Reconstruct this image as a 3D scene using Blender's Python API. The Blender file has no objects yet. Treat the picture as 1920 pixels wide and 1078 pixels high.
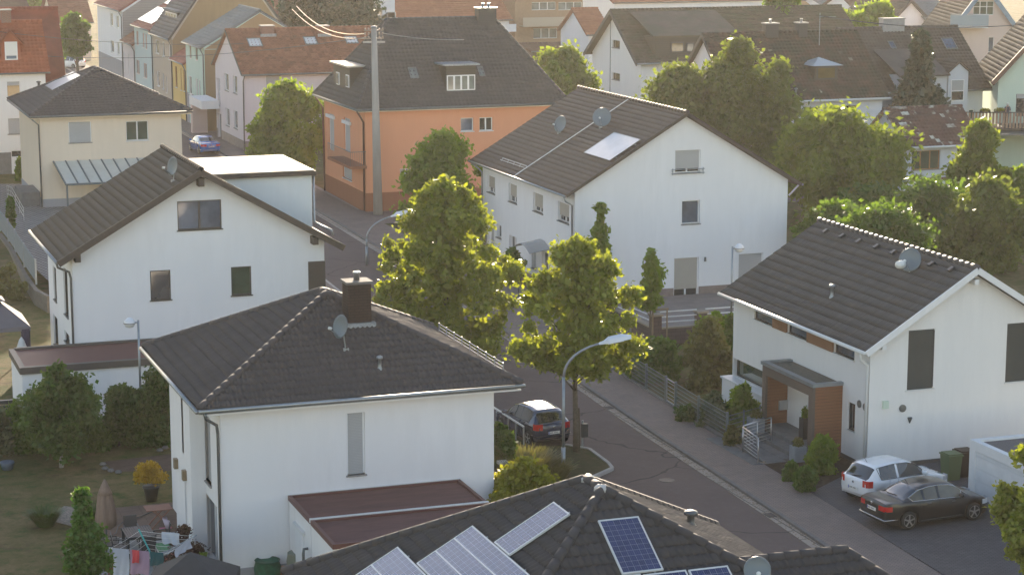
import bpy, math, random
import numpy as np
from mathutils import Vector, Matrix
from mathutils.geometry import tessellate_polygon
random.seed(7)
RNG = np.random.default_rng(11)
scene = bpy.context.scene
COL = scene.collection
R = math.radians

# ------------------------------------------------------------- the view: where the photographer stood
FPX, HPX, HC, AZ = 4000.0, 740.0, 22.0, R(19.6)
PIT = math.atan(HPX / FPX)
CP, SP = math.cos(PIT), math.sin(PIT)
CA, SA = math.cos(AZ), math.sin(AZ)

def ray(px, py):
    u = px - 960; v = 539 - py
    fw = FPX * CP + v * SP; up = v * CP - FPX * SP
    return Vector((u * CA + fw * SA, -u * SA + fw * CA, up))
def at(px, py, z=0.0):
    r = ray(px, py); t = (z - HC) / r.z
    return Vector((r.x * t, r.y * t, z))
def onx(px, py, x):
    r = ray(px, py); t = x / r.x
    return Vector((x, r.y * t, HC + r.z * t))
def ony(px, py, y):
    r = ray(px, py); t = y / r.y
    return Vector((r.x * t, y, HC + r.z * t))
def zat(px, py, x, y):
    f = x * SA + y * CA; v = 539 - py
    return HC + (v * CP - FPX * SP) / (FPX * CP + v * SP) * f
def onplane(px, py, P, N):
    r = ray(px, py); c = Vector((0, 0, HC))
    t = (Vector(P) - c).dot(N) / r.dot(N)
    return c + r * t
def scl(x, y):      # pixels of the photograph per metre at this spot
    return FPX / ((x * SA + y * CA) * 1.02)
def sstep(a, b, x):
    t = min(1, max(0, (x - a) / (b - a))); return t * t * (3 - 2 * t)
def gz(x, y):       # lie of the land: the gardens on the left are lower than the street
    return -0.85 * (1 - sstep(23.5, 28.0, x)) * (1 - sstep(112, 140, y))
def atg(px, py):
    z = 0
    for _ in range(6):
        p = at(px, py, z); z = gz(p.x, p.y)
    return at(px, py, z)

# ------------------------------------------------------------- materials
MATS = {}
def nodes_of(name):
    m = bpy.data.materials.new(name); m.use_nodes = True
    nt = m.node_tree; b = nt.nodes['Principled BSDF']
    return m, nt, b
def mat(name, col, rough=0.7, metal=0.0, var=0.0, vs=3.0, bump=0.0, bs=30.0, spec=0.5, col2=None, coat=0.0, stretch=None):
    if name in MATS: return MATS[name]
    m, nt, b = nodes_of(name)
    b.inputs['Roughness'].default_value = rough
    b.inputs['Metallic'].default_value = metal
    b.inputs['Specular IOR Level'].default_value = spec
    if coat: b.inputs['Coat Weight'].default_value = coat; b.inputs['Coat Roughness'].default_value = .05
    c = (*col, 1)
    tc = nt.nodes.new('ShaderNodeTexCoord')
    src = tc.outputs['Object']
    if stretch:
        mp = nt.nodes.new('ShaderNodeMapping'); mp.inputs['Scale'].default_value = stretch
        nt.links.new(src, mp.inputs[0]); src = mp.outputs[0]
    if var > 0 or col2:
        n = nt.nodes.new('ShaderNodeTexNoise'); n.inputs['Scale'].default_value = vs; n.inputs['Detail'].default_value = 6
        n.inputs['Roughness'].default_value = .65
        nt.links.new(src, n.inputs['Vector'])
        r = nt.nodes.new('ShaderNodeValToRGB')
        r.color_ramp.elements[0].position = .3; r.color_ramp.elements[1].position = .7
        a = tuple(max(0, x * (1 - var)) for x in col); d = col2 or tuple(min(1, x * (1 + var)) for x in col)
        r.color_ramp.elements[0].color = (*a, 1); r.color_ramp.elements[1].color = (*d, 1)
        nt.links.new(n.outputs['Fac'], r.inputs[0]); nt.links.new(r.outputs[0], b.inputs['Base Color'])
    else:
        b.inputs['Base Color'].default_value = c
    if bump > 0:
        n2 = nt.nodes.new('ShaderNodeTexNoise'); n2.inputs['Scale'].default_value = bs; n2.inputs['Detail'].default_value = 4
        nt.links.new(src, n2.inputs['Vector'])
        bp = nt.nodes.new('ShaderNodeBump'); bp.inputs['Strength'].default_value = bump; bp.inputs['Distance'].default_value = .02
        nt.links.new(n2.outputs['Fac'], bp.inputs['Height']); nt.links.new(bp.outputs[0], b.inputs['Normal'])
    MATS[name] = m
    return m
def mixcol(nt, fac, a, b, mode='MIX'):
    x = nt.nodes.new('ShaderNodeMix'); x.data_type = 'RGBA'; x.blend_type = mode
    for s, i in ((fac, 0), (a, 6), (b, 7)):
        if hasattr(s, 'is_linked') or hasattr(s, 'links'): nt.links.new(s, x.inputs[i])
        elif i == 0: x.inputs[0].default_value = s
        else: x.inputs[i].default_value = (*s, 1)
    return x.outputs[2]
def noise(nt, scale, detail=5, vec=None, rough=.6):
    n = nt.nodes.new('ShaderNodeTexNoise'); n.inputs['Scale'].default_value = scale; n.inputs['Detail'].default_value = detail
    n.inputs['Roughness'].default_value = rough
    if vec is not None: nt.links.new(vec, n.inputs['Vector'])
    return n.outputs['Fac']
def ramp(nt, f, a, b, ca=(0, 0, 0), cb=(1, 1, 1)):
    r = nt.nodes.new('ShaderNodeValToRGB'); e = r.color_ramp.elements
    e[0].position = a; e[1].position = b; e[0].color = (*ca, 1); e[1].color = (*cb, 1)
    nt.links.new(f, r.inputs[0]); return r.outputs[0]
def stucco(name, col, dirt=.065):
    if name in MATS: return MATS[name]
    m, nt, b = nodes_of(name)
    tc = nt.nodes.new('ShaderNodeTexCoord').outputs['Object']
    mp = nt.nodes.new('ShaderNodeMapping'); mp.inputs['Scale'].default_value = (1, 1, .16); nt.links.new(tc, mp.inputs[0])
    f1 = ramp(nt, noise(nt, 2.2, 6, mp.outputs[0], .7), .42, .72)
    f2 = ramp(nt, noise(nt, .35, 5, tc), .3, .7)
    c = mixcol(nt, f1, col, tuple(x * (1 - dirt * 1.3) for x in col))
    c = mixcol(nt, f2, c, tuple(x * (1 - dirt * .8) for x in col))
    nt.links.new(c, b.inputs['Base Color']); b.inputs['Roughness'].default_value = .9
    b.inputs['Specular IOR Level'].default_value = .2
    bp = nt.nodes.new('ShaderNodeBump'); bp.inputs['Strength'].default_value = .35; bp.inputs['Distance'].default_value = .01
    nt.links.new(noise(nt, 35, 3, tc), bp.inputs['Height']); nt.links.new(bp.outputs[0], b.inputs['Normal'])
    MATS[name] = m; return m
def tilemat(name, col, var=.1, rough=.6, moss=None, mossamt=.5, lichen=0):
    """roof tiles: one tone per tile, weathering over the whole slope"""
    if name in MATS: return MATS[name]
    m, nt, b = nodes_of(name)
    uv = nt.nodes.new('ShaderNodeTexCoord')
    fl = nt.nodes.new('ShaderNodeVectorMath'); fl.operation = 'FLOOR'; nt.links.new(uv.outputs['UV'], fl.inputs[0])
    wn = nt.nodes.new('ShaderNodeTexWhiteNoise'); wn.noise_dimensions = '2D'; nt.links.new(fl.outputs[0], wn.inputs['Vector'])
    dark = tuple(x * (1 - var) for x in col); lite = tuple(x * (1 + var) for x in col)
    c = mixcol(nt, wn.outputs['Value'], dark, lite)
    f = ramp(nt, noise(nt, .8, 7, uv.outputs['Object'], .7), .38, .68)
    c = mixcol(nt, f, c, tuple(x * .85 for x in col))
    if moss:
        f = ramp(nt, noise(nt, .5, 8, uv.outputs['Object'], .75), .62 - mossamt * .35, .75 - mossamt * .2)
        c = mixcol(nt, f, c, moss)
    if lichen:
        f = ramp(nt, wn.outputs['Value'], 1 - lichen, 1 - lichen + .01)
        f3 = ramp(nt, noise(nt, .45, 3, uv.outputs['Object']), .52, .6)
        mm = nt.nodes.new('ShaderNodeMath'); mm.operation = 'MULTIPLY'; nt.links.new(f, mm.inputs[0]); nt.links.new(f3, mm.inputs[1])
        c = mixcol(nt, mm.outputs[0], c, (.55, .55, .5))
    nt.links.new(c, b.inputs['Base Color'])
    b.inputs['Roughness'].default_value = rough + .12; b.inputs['Specular IOR Level'].default_value = .22
    bp = nt.nodes.new('ShaderNodeBump'); bp.inputs['Strength'].default_value = .15; bp.inputs['Distance'].default_value = .005
    nt.links.new(noise(nt, 40, 3, uv.outputs['Object']), bp.inputs['Height']); nt.links.new(bp.outputs[0], b.inputs['Normal'])
    MATS[name] = m; return m
def brickmat(name, c1, c2, mortar, sx, sy, rough=.85, rot=0.0, msize=.02, vert=None, var=.2, off=.5):
    if name in MATS: return MATS[name]
    m, nt, b = nodes_of(name)
    tc = nt.nodes.new('ShaderNodeTexCoord').outputs['Object']
    mp = nt.nodes.new('ShaderNodeMapping'); mp.inputs['Rotation'].default_value = vert or (0, 0, rot); nt.links.new(tc, mp.inputs[0])
    br = nt.nodes.new('ShaderNodeTexBrick'); br.inputs['Scale'].default_value = 1
    br.inputs['Brick Width'].default_value = sx; br.inputs['Row Height'].default_value = sy
    br.inputs['Mortar Size'].default_value = msize; br.offset = off
    br.inputs['Color1'].default_value = (*c1, 1); br.inputs['Color2'].default_value = (*c2, 1); br.inputs['Mortar'].default_value = (*mortar, 1)
    nt.links.new(mp.outputs[0], br.inputs['Vector'])
    f = ramp(nt, noise(nt, .7, 7, tc, .7), .35, .7)
    c = mixcol(nt, f, br.outputs['Color'], (1 - var,) * 3, 'MULTIPLY')
    nt.links.new(c, b.inputs['Base Color']); b.inputs['Roughness'].default_value = rough; b.inputs['Specular IOR Level'].default_value = .3
    bp = nt.nodes.new('ShaderNodeBump'); bp.inputs['Strength'].default_value = .5; bp.inputs['Distance'].default_value = .01
    nt.links.new(br.outputs['Fac'], bp.inputs['Height']); bp.invert = True; nt.links.new(bp.outputs[0], b.inputs['Normal'])
    MATS[name] = m; return m
def leafmat(name, ca, cb, trans=.45, rough=.38):
    if name in MATS: return MATS[name]
    m, nt, b = nodes_of(name)
    g = nt.nodes.new('ShaderNodeNewGeometry'); tc = nt.nodes.new('ShaderNodeTexCoord').outputs['Object']
    c = mixcol(nt, g.outputs['Random Per Island'], ca, cb)
    f = ramp(nt, noise(nt, 1.1, 4, tc), .35, .65)
    c = mixcol(nt, f, c, tuple((x * .6 + y * .4) * 1.15 for x, y in zip(ca, cb)))
    nt.links.new(c, b.inputs['Base Color']); b.inputs['Roughness'].default_value = rough
    b.inputs['Specular IOR Level'].default_value = .35
    t = nt.nodes.new('ShaderNodeBsdfTranslucent')
    c2 = mixcol(nt, 1.0, c, (1.5, 1.5, .45), 'MULTIPLY'); nt.links.new(c2, t.inputs['Color'])
    mx = nt.nodes.new('ShaderNodeMixShader'); mx.inputs[0].default_value = trans
    nt.links.new(b.outputs[0], mx.inputs[1]); nt.links.new(t.outputs[0], mx.inputs[2])
    nt.links.new(mx.outputs[0], nt.nodes['Material Output'].inputs['Surface'])
    MATS[name] = m; return m
def slatmat(name, col, period=.05, axis=2, rough=.6, depth=.5, spec=.4):
    if name in MATS: return MATS[name]
    m, nt, b = nodes_of(name)
    tc = nt.nodes.new('ShaderNodeTexCoord').outputs['Object']
    sx = nt.nodes.new('ShaderNodeSeparateXYZ'); nt.links.new(tc, sx.inputs[0])
    q = nt.nodes.new('ShaderNodeMath'); q.operation = 'DIVIDE'; q.inputs[1].default_value = period; nt.links.new(sx.outputs[axis], q.inputs[0])
    fr = nt.nodes.new('ShaderNodeMath'); fr.operation = 'FRACT'; nt.links.new(q.outputs[0], fr.inputs[0])
    f = ramp(nt, fr.outputs[0], .78, .95)
    f2 = noise(nt, 2.0, 4, tc)
    c = mixcol(nt, f, col, tuple(x * (1 - depth) for x in col))
    c = mixcol(nt, ramp(nt, f2, .3, .7), c, tuple(x * .88 for x in col))
    nt.links.new(c, b.inputs['Base Color']); b.inputs['Roughness'].default_value = rough; b.inputs['Specular IOR Level'].default_value = spec
    bp = nt.nodes.new('ShaderNodeBump'); bp.inputs['Strength'].default_value = .6; bp.inputs['Distance'].default_value = .008
    nt.links.new(f, bp.inputs['Height']); bp.invert = True; nt.links.new(bp.outputs[0], b.inputs['Normal'])
    MATS[name] = m; return m
def groundmat(name, a, b_, c_, s=.25, dirt=(.1, .075, .05)):
    if name in MATS: return MATS[name]
    m, nt, b = nodes_of(name)
    tc = nt.nodes.new('ShaderNodeTexCoord').outputs['Object']
    c = mixcol(nt, ramp(nt, noise(nt, s, 8, tc, .7), .36, .62), a, b_)
    c = mixcol(nt, ramp(nt, noise(nt, s * 5, 6, tc, .7), .45, .7), c, c_)
    c = mixcol(nt, ramp(nt, noise(nt, s * 2.2, 7, tc, .75), .56, .7), c, dirt)
    c = mixcol(nt, ramp(nt, noise(nt, 14, 4, tc, .8), .25, .75), c, (.62, .62, .6), 'MULTIPLY')
    nt.links.new(c, b.inputs['Base Color']); b.inputs['Roughness'].default_value = .95; b.inputs['Specular IOR Level'].default_value = .1
    bp = nt.nodes.new('ShaderNodeBump'); bp.inputs['Strength'].default_value = .9; bp.inputs['Distance'].default_value = .05
    nt.links.new(noise(nt, 12, 5, tc, .8), bp.inputs['Height']); nt.links.new(bp.outputs[0], b.inputs['Normal'])
    MATS[name] = m; return m
def glassmat(name, col, rough=.06, spec=.9, wave=0.0):
    if name in MATS: return MATS[name]
    m, nt, b = nodes_of(name)
    tc = nt.nodes.new('ShaderNodeTexCoord').outputs['Object']
    f = ramp(nt, noise(nt, .9, 3, tc), .35, .65)
    c = mixcol(nt, f, col, tuple(x * .55 for x in col)); nt.links.new(c, b.inputs['Base Color'])
    b.inputs['Roughness'].default_value = rough; b.inputs['Specular IOR Level'].default_value = spec
    b.inputs['Coat Weight'].default_value = .6; b.inputs['Coat Roughness'].default_value = .03
    MATS[name] = m; return m
def pvmat(name, cell, line):
    if name in MATS: return MATS[name]
    m, nt, b = nodes_of(name)
    uv = nt.nodes.new('ShaderNodeTexCoord').outputs['UV']
    sx = nt.nodes.new('ShaderNodeSeparateXYZ'); nt.links.new(uv, sx.inputs[0])
    fs = []
    for i, n, w in ((0, 1, .035), (1, 1, .035), (0, 3, .05)):
        q = nt.nodes.new('ShaderNodeMath'); q.operation = 'MULTIPLY'; q.inputs[1].default_value = n; nt.links.new(sx.outputs[i], q.inputs[0])
        fr = nt.nodes.new('ShaderNodeMath'); fr.operation = 'FRACT'; nt.links.new(q.outputs[0], fr.inputs[0])
        lt = nt.nodes.new('ShaderNodeMath'); lt.operation = 'LESS_THAN'; lt.inputs[1].default_value = w; nt.links.new(fr.outputs[0], lt.inputs[0]); fs.append(lt.outputs[0])
    mx = nt.nodes.new('ShaderNodeMath'); mx.operation = 'MAXIMUM'; nt.links.new(fs[0], mx.inputs[0]); nt.links.new(fs[1], mx.inputs[1])
    fl = nt.nodes.new('ShaderNodeVectorMath'); fl.operation = 'FLOOR'; nt.links.new(uv, fl.inputs[0])
    wn = nt.nodes.new('ShaderNodeTexWhiteNoise'); wn.noise_dimensions = '2D'; nt.links.new(fl.outputs[0], wn.inputs['Vector'])
    c = mixcol(nt, wn.outputs['Value'], cell, tuple(x * 1.35 for x in cell))
    c = mixcol(nt, fs[2], c, tuple(x * .5 + y * .5 for x, y in zip(cell, line)))
    c = mixcol(nt, mx.outputs[0], c, line)
    nt.links.new(c, b.inputs['Base Color']); b.inputs['Roughness'].default_value = .22; b.inputs['Specular IOR Level'].default_value = .45
    b.inputs['Coat Weight'].default_value = .5; b.inputs['Coat Roughness'].default_value = .12
    MATS[name] = m; return m

# ------------------------------------------------------------- object helpers
ORG = {}
def tag(o, label=None, cat=None, group=None, kind=None):
    if label: o['label'] = label
    if cat: o['category'] = cat
    if group: o['group'] = group
    if kind: o['kind'] = kind
    return o
def thing(name, label, cat, loc=(0, 0, 0), group=None):
    o = bpy.data.objects.new(name, None); COL.objects.link(o)
    o.empty_display_size = .3
    o.location = loc; ORG[o.name] = Vector(loc)
    return tag(o, label, cat, group)
class MB:
    def __init__(s): s.v = []; s.f = []; s.uv = []; s.smooth = False; s.arr = []
    def add(s, vs, fs, uvs=None):
        n = len(s.v); s.v.extend([tuple(p) for p in vs]); s.f.extend([tuple(i + n for i in f) for f in fs])
        s.uv.extend(uvs if uvs else [(0., 0.)] * len(vs)); return s
    def quad(s, a, b, c, d, uvs=None): return s.add([a, b, c, d], [(0, 1, 2, 3)], uvs)
    def box(s, lo, hi):
        x0, y0, z0 = lo; x1, y1, z1 = hi
        return s.add([(x0, y0, z0), (x1, y0, z0), (x1, y1, z0), (x0, y1, z0), (x0, y0, z1), (x1, y0, z1), (x1, y1, z1), (x0, y1, z1)],
                     [(0, 3, 2, 1), (4, 5, 6, 7), (0, 1, 5, 4), (1, 2, 6, 5), (2, 3, 7, 6), (3, 0, 4, 7)])
    def obox(s, o, U, V, W):    # corner + three edge vectors
        o, U, V, W = map(Vector, (o, U, V, W))
        if U.cross(V).dot(W) < 0: o = o + U; U = -U
        p = [o, o + U, o + U + V, o + V]; q = [x + W for x in p]
        return s.add(p + q, [(0, 3, 2, 1), (4, 5, 6, 7), (0, 1, 5, 4), (1, 2, 6, 5), (2, 3, 7, 6), (3, 0, 4, 7)])
    def beam(s, a, b, w, h, up=(0, 0, 1)):
        a, b = Vector(a), Vector(b); d = (b - a); L = d.length
        if L < 1e-6: return s
        d /= L; up = Vector(up)
        if abs(d.dot(up)) > .98: up = Vector((1, 0, 0))
        sd = d.cross(up).normalized(); u2 = sd.cross(d)
        return s.obox(a - sd * w / 2 - u2 * h / 2, sd * w, d * L, u2 * h)
    def tube(s, pts, r, n=8, r2=None, cap=True):
        pts = [Vector(p) for p in pts]; k = len(pts)
        rs = r if isinstance(r, (list, tuple)) else [r + ((r2 if r2 is not None else r) - r) * i / max(1, k - 1) for i in range(k)]
        vs = []; prev = None
        for i, p in enumerate(pts):
            d = (pts[min(i + 1, k - 1)] - pts[max(i - 1, 0)])
            d = d.normalized() if d.length > 1e-9 else Vector((0, 0, 1))
            if prev is None:
                a = Vector((0, 0, 1)) if abs(d.z) < .9 else Vector((1, 0, 0)); e1 = d.cross(a).normalized()
            else:
                e1 = (prev - d * prev.dot(d)).normalized()
            prev = e1; e2 = d.cross(e1)
            for j in range(n):
                t = 2 * math.pi * j / n; vs.append(p + e1 * math.cos(t) * rs[i] + e2 * math.sin(t) * rs[i])
        fs = []
        for i in range(k - 1):
            for j in range(n):
                a = i * n + j; b = i * n + (j + 1) % n; fs.append((a, b, b + n, a + n))
        if cap: fs.append(tuple(range(n))[::-1]); fs.append(tuple((k - 1) * n + j for j in range(n)))
        return s.add(vs, fs)
    def lathe(s, c, prof, n=16, axis=(0, 0, 1)):   # prof: (radius, height along axis)
        c = Vector(c); ax = Vector(axis).normalized()
        a = Vector((0, 0, 1)) if abs(ax.z) < .9 else Vector((1, 0, 0)); e1 = ax.cross(a).normalized(); e2 = ax.cross(e1)
        vs = []; k = len(prof)
        for r, h in prof:
            for j in range(n):
                t = 2 * math.pi * j / n; vs.append(c + ax * h + (e1 * math.cos(t) + e2 * math.sin(t)) * r)
        fs = []
        for i in range(k - 1):
            for j in range(n):
                a = i * n + j; b = i * n + (j + 1) % n; fs.append((a, b, b + n, a + n))
        fs.append(tuple(range(n))[::-1]); fs.append(tuple((k - 1) * n + j for j in range(n)))
        return s.add(vs, fs)
    def poly(s, pts, th=None, up=(0, 0, 1)):       # planar polygon, optional thickness along up
        pts = [Vector(p) for p in pts]; n = len(pts); up = Vector(up)
        if not th: return s.add(pts, [tuple(range(n))])
        q = [p - up * th for p in pts]
        fs = [tuple(range(n)), tuple(range(2 * n - 1, n - 1, -1))]
        for i in range(n): j = (i + 1) % n; fs.append((i, i + n, j + n, j))
        return s.add(pts + q, fs)
    def addarr(s, V, F, UV=None):                 # big numpy chunks of quads
        s.arr.append((V, F, UV)); return s
    def build(s, name, material, parent=None, smooth=False, label=None, origin=None, recalc=False):
        if parent is not None: org = ORG[parent.name]
        else: org = Vector(origin) if origin is not None else Vector((0, 0, 0))
        me = bpy.data.meshes.new(name)
        if s.arr:
            Vs = [np.array(s.v, dtype=float).reshape(-1, 3)]; n = len(s.v); fl = [f for f in s.f]
            UVs = [np.array(s.uv, dtype=float).reshape(-1, 2)]
            loops = [i for f in fl for i in f]; tot = [len(f) for f in fl]
            LA = [np.array(loops, dtype=np.int64)]; TA = [np.array(tot, dtype=np.int64)]
            for V, F, UV in s.arr:
                Vs.append(V); UVs.append(UV if UV is not None else np.zeros((len(V), 2)))
                LA.append((F + n).ravel()); TA.append(np.full(len(F), F.shape[1])); n += len(V)
            V = np.vstack(Vs) - np.array(org); UV = np.vstack(UVs); L = np.concatenate(LA); T = np.concatenate(TA)
            me.vertices.add(len(V)); me.vertices.foreach_set('co', V.ravel().astype(np.float32))
            me.loops.add(len(L)); me.loops.foreach_set('vertex_index', L.astype(np.int32))
            me.polygons.add(len(T)); st = np.concatenate(([0], np.cumsum(T)[:-1]))
            me.polygons.foreach_set('loop_start', st.astype(np.int32)); me.polygons.foreach_set('loop_total', T.astype(np.int32))
            me.update(calc_edges=True)
            ul = me.uv_layers.new(name='UVMap'); ul.data.foreach_set('uv', UV[L].ravel().astype(np.float32))
            me.validate()
        else:
            me.from_pydata([(p[0] - org.x, p[1] - org.y, p[2] - org.z) for p in s.v], [], s.f)
            if any(u != (0., 0.) for u in s.uv):
                ul = me.uv_layers.new(name='UVMap')
                for lp in me.loops: ul.data[lp.index].uv = s.uv[lp.vertex_index]
        if recalc:
            import bmesh
            bm = bmesh.new(); bm.from_mesh(me); bmesh.ops.recalc_face_normals(bm, faces=bm.faces); bm.to_mesh(me); bm.free()
        if smooth: me.polygons.foreach_set('use_smooth', [True] * len(me.polygons))
        me.update()
        o = bpy.data.objects.new(name, me); COL.objects.link(o)
        if material: me.materials.append(material)
        ORG[o.name] = Vector(org)
        if parent is not None: o.parent = parent
        else: o.location = org
        if label: o['label'] = label
        return o
def copy_thing(src, label, loc=None, rotz=None, group=None):
    r = src.copy(); COL.objects.link(r)
    if loc is not None: r.location = loc
    if rotz is not None: r.rotation_euler = (0, 0, rotz)
    r['label'] = label
    if group: r['group'] = group
    for ch in list(src.children):
        c = ch.copy(); COL.objects.link(c); c.parent = r
        for g in list(ch.children):
            d = g.copy(); COL.objects.link(d); d.parent = c
    return r

# ------------------------------------------------------------- roofs
def tiles(mb, A, B, C, D, w=.3, c=.34, amp=.03, step=.03, sub=4, th=.14, under=True):
    """tiled slope: eave A->B (left to right seen from outside), top C (above A) -> D (above B)"""
    A, B, C, D = map(Vector, (A, B, C, D))
    U = (B - A).normalized(); N = U.cross(((C + D) / 2 - (A + B) / 2)).normalized(); V = N.cross(U)
    if N.z < 0: N = -N; V = -V
    L = (C - A).dot(V); W = (B - A).length
    lu = (C - A).dot(U); ru = (D - A).dot(U)
    nc = max(2, int(round(L / c))); c = L / nc
    xmin = min(0, lu); xmax = max(W, ru)
    dx = w / sub; xs = np.arange(xmin, xmax + dx, dx)
    wave = amp * (.5 + .5 * np.cos(2 * np.pi * xs / w)) if amp > 0 else np.zeros_like(xs)
    if amp > 0: wave = wave ** 1.3 / max(1e-9, amp ** .3)
    rows = []
    for k in range(nc):
        j = RNG.normal(0, step * .08)
        for s_, h, uvk in ((k * c + .006, -.014, k + .02), (k * c - .02, step + j, k + .04), ((k + 1) * c, .0, k + .96)):
            rows.append((min(max(s_, -.03), L), h, uvk))
    Vs = []; UVs = []; m = len(xs)
    A_ = np.array(A); U_ = np.array(U); V_ = np.array(V); N_ = np.array(N)
    jit = RNG.normal(0, .0025, (nc, m))
    for i, (s_, h, uvk) in enumerate(rows):
        f = s_ / L; l = lu * f; r = W + (ru - W) * f
        xc = np.clip(xs, l, r)
        hh = (wave * (.15 if (i % 3) == 0 else 1.0) + h + jit[i // 3])
        Vs.append(A_ + xc[:, None] * U_ + s_ * V_ + hh[:, None] * N_)
        UVs.append(np.stack([xs / w + .001, np.full(m, uvk)], 1))
    P = np.vstack(Vs); UV = np.vstack(UVs); F = []
    for i in range(len(rows) - 1):
        if i % 3 == 2: continue
        f0 = rows[i][0] / L; f1 = rows[i + 1][0] / L
        l = min(lu * f0, lu * f1); r = max(W + (ru - W) * f0, W + (ru - W) * f1)
        ok = np.where((xs[1:] > l) & (xs[:-1] < r))[0]
        a = i * m + ok; F.append(np.stack([a, a + 1, a + 1 + m, a + m], 1))
    F = np.vstack(F); mb.addarr(P, F, UV)
    if under:
        pts = [A, B, D, C] if (C - D).length > 1e-4 else [A, B, C]
        q = [p - N * .02 for p in pts]; mb.poly(q, th, N)
    return U, V, N
def ridgecap(mb, a, b, r=.13, seg=.42, n=8):
    a, b = Vector(a), Vector(b); d = b - a; L = d.length; k = max(1, int(L / seg)); d.normalize()
    for i in range(k):
        p = a + d * (L * i / k); q = a + d * (L * (i + 1) / k + .03)
        mb.tube([p, q], r * 1.04, n, r2=r * .95)

def facade(mb, P0, U, Nn, outline, holes, rec=.16):
    """flat wall with real openings and reveals. outline/holes in (u, z)"""
    P0 = Vector(P0); U = Vector(U); Nn = Vector(Nn)
    W = lambda u, z, d=0: Vector((P0.x + U.x * u - Nn.x * d, P0.y + U.y * u - Nn.y * d, z))
    polys = [[Vector((u, z, 0)) for u, z in outline]]
    for (u0, u1, z0, z1) in holes: polys.append([Vector((u0, z0, 0)), Vector((u0, z1, 0)), Vector((u1, z1, 0)), Vector((u1, z0, 0))])
    flat = [p for q in polys for p in q]
    tris = tessellate_polygon(polys)
    vs = [W(p.x, p.y) for p in flat]; fs = []
    for t in tris:
        a, b, c = (vs[i] for i in t)
        fs.append(tuple(t) if (b - a).cross(c - a).dot(Nn) > 0 else (t[0], t[2], t[1]))
    mb.add(vs, fs)
    for (u0, u1, z0, z1) in holes:
        c = [(u0, z0), (u1, z0), (u1, z1), (u0, z1)]
        for i in range(4):
            (ua, za), (ub, zb) = c[i], c[(i + 1) % 4]
            mb.quad(W(ua, za), W(ub, zb), W(ub, zb, rec), W(ua, za, rec))
# ------------------------------------------------------------- shared materials
M = dict(
 white=stucco('stucco_white', (.81, .79, .785)), cool=stucco('stucco_cool', (.79, .785, .79)), warm=stucco('stucco_warm', (.80, .78, .75)),
 cream=stucco('stucco_cream', (.74, .62, .49)), orange=stucco('stucco_orange', (.68, .315, .18), .05), orange_b=stucco('stucco_dark_orange', (.30, .13, .075)),
 pinkw=stucco('stucco_pinkish', (.66, .60, .60)), beige=stucco('stucco_beige', (.50, .43, .35)), tan=stucco('stucco_tan', (.36, .25, .14), .15),
 paleblue=stucco('stucco_pale_blue', (.52, .62, .62)), palegreen=stucco('stucco_pale_green', (.52, .66, .58)), yellow=stucco('stucco_yellow', (.68, .50, .20)),
 mint=stucco('stucco_mint', (.60, .70, .58)), pink=stucco('stucco_pink', (.66, .52, .46)), greyclad=slatmat('grey_cladding', (.33, .30, .28), .28),
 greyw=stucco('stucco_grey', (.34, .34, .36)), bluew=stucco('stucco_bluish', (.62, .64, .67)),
 frame=mat('white_plastic', (.78, .78, .77), .35), dframe=mat('anthracite_frame', (.045, .042, .042), .4), wframe=mat('orange_brown_wood', (.36, .17, .06), .5, var=.2, vs=8),
 bframe=mat('blue_trim', (.16, .24, .32), .5), shut=slatmat('grey_roller_slats', (.44, .44, .44), .055), shutb=slatmat('beige_roller_slats', (.42, .39, .34), .055),
 dshut=slatmat('dark_roller_slats', (.055, .062, .06), .06, depth=.35), sill=mat('grey_stone_sill', (.25, .24, .23), .6, var=.15), wsill=mat('white_sill', (.68, .68, .67), .4), dsill=mat('dark_sill', (.06, .055, .05), .45),
 glass=glassmat('window_glass_dark', (.035, .04, .045)), glassb=glassmat('window_glass_blue', (.10, .14, .20)), glassc=glassmat('window_glass_curtain', (.22, .24, .22), .12),
 glassg=glassmat('window_glass_green', (.05, .085, .06)), glassy=glassmat('window_glass_warm', (.16, .12, .05)),
 zinc=mat('zinc', (.32, .34, .35), .38, .8, var=.12, vs=4), dzinc=mat('weathered_zinc', (.16, .17, .17), .45, .6, var=.15), wzinc=mat('white_gutter', (.66, .66, .64), .4),
 steel=mat('stainless_steel', (.55, .55, .55), .3, .95), galv=mat('galvanised_steel', (.30, .33, .35), .45, .7, var=.1), brownw=mat('dark_brown_timber', (.055, .042, .035), .55, var=.2, vs=5),
 whitew=mat('white_painted_timber', (.74, .74, .73), .5, var=.04), copper=mat('copper_brown_flashing', (.16, .08, .06), .5, .4),
 concrete=mat('concrete', (.36, .34, .32), .9, var=.15, vs=2.5, bump=.4), dconc=mat('dark_concrete', (.15, .145, .14), .9, var=.2, vs=3, bump=.4), plinth=mat('grey_plinth', (.20, .19, .18), .85, var=.15, vs=3),
 brick=brickmat('chimney_brick', (.38, .14, .08), (.30, .11, .06), (.25, .2, .17), .25, .08, vert=(R(90), 0, 0)), lead=mat('lead_flashing', (.28, .31, .34), .45, .5, var=.3, vs=6, bump=.5),
 dplast=mat('dark_grey_plastic', (.04, .042, .045), .45), wplast=mat('pale_plastic', (.72, .72, .68), .4), dishm=mat('dish_grey_paint', (.15, .18, .20), .4, .2), dishw=mat('dish_pale_paint', (.62, .63, .62), .4),
 slatecl=slatmat('anthracite_cladding', (.075, .068, .065), .12), slateb=slatmat('brown_cladding', (.07, .06, .045), .2),
 black=mat('black_rubber', (.015, .015, .015), .7), chrome=mat('chrome_trim', (.7, .7, .7), .15, 1.0),
)
T_dark = tilemat('tiles_anthracite', (.084, .076, .077), var=.05); T_brown = tilemat('tiles_dark_brown', (.072, .066, .067), rough=.55)
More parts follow.
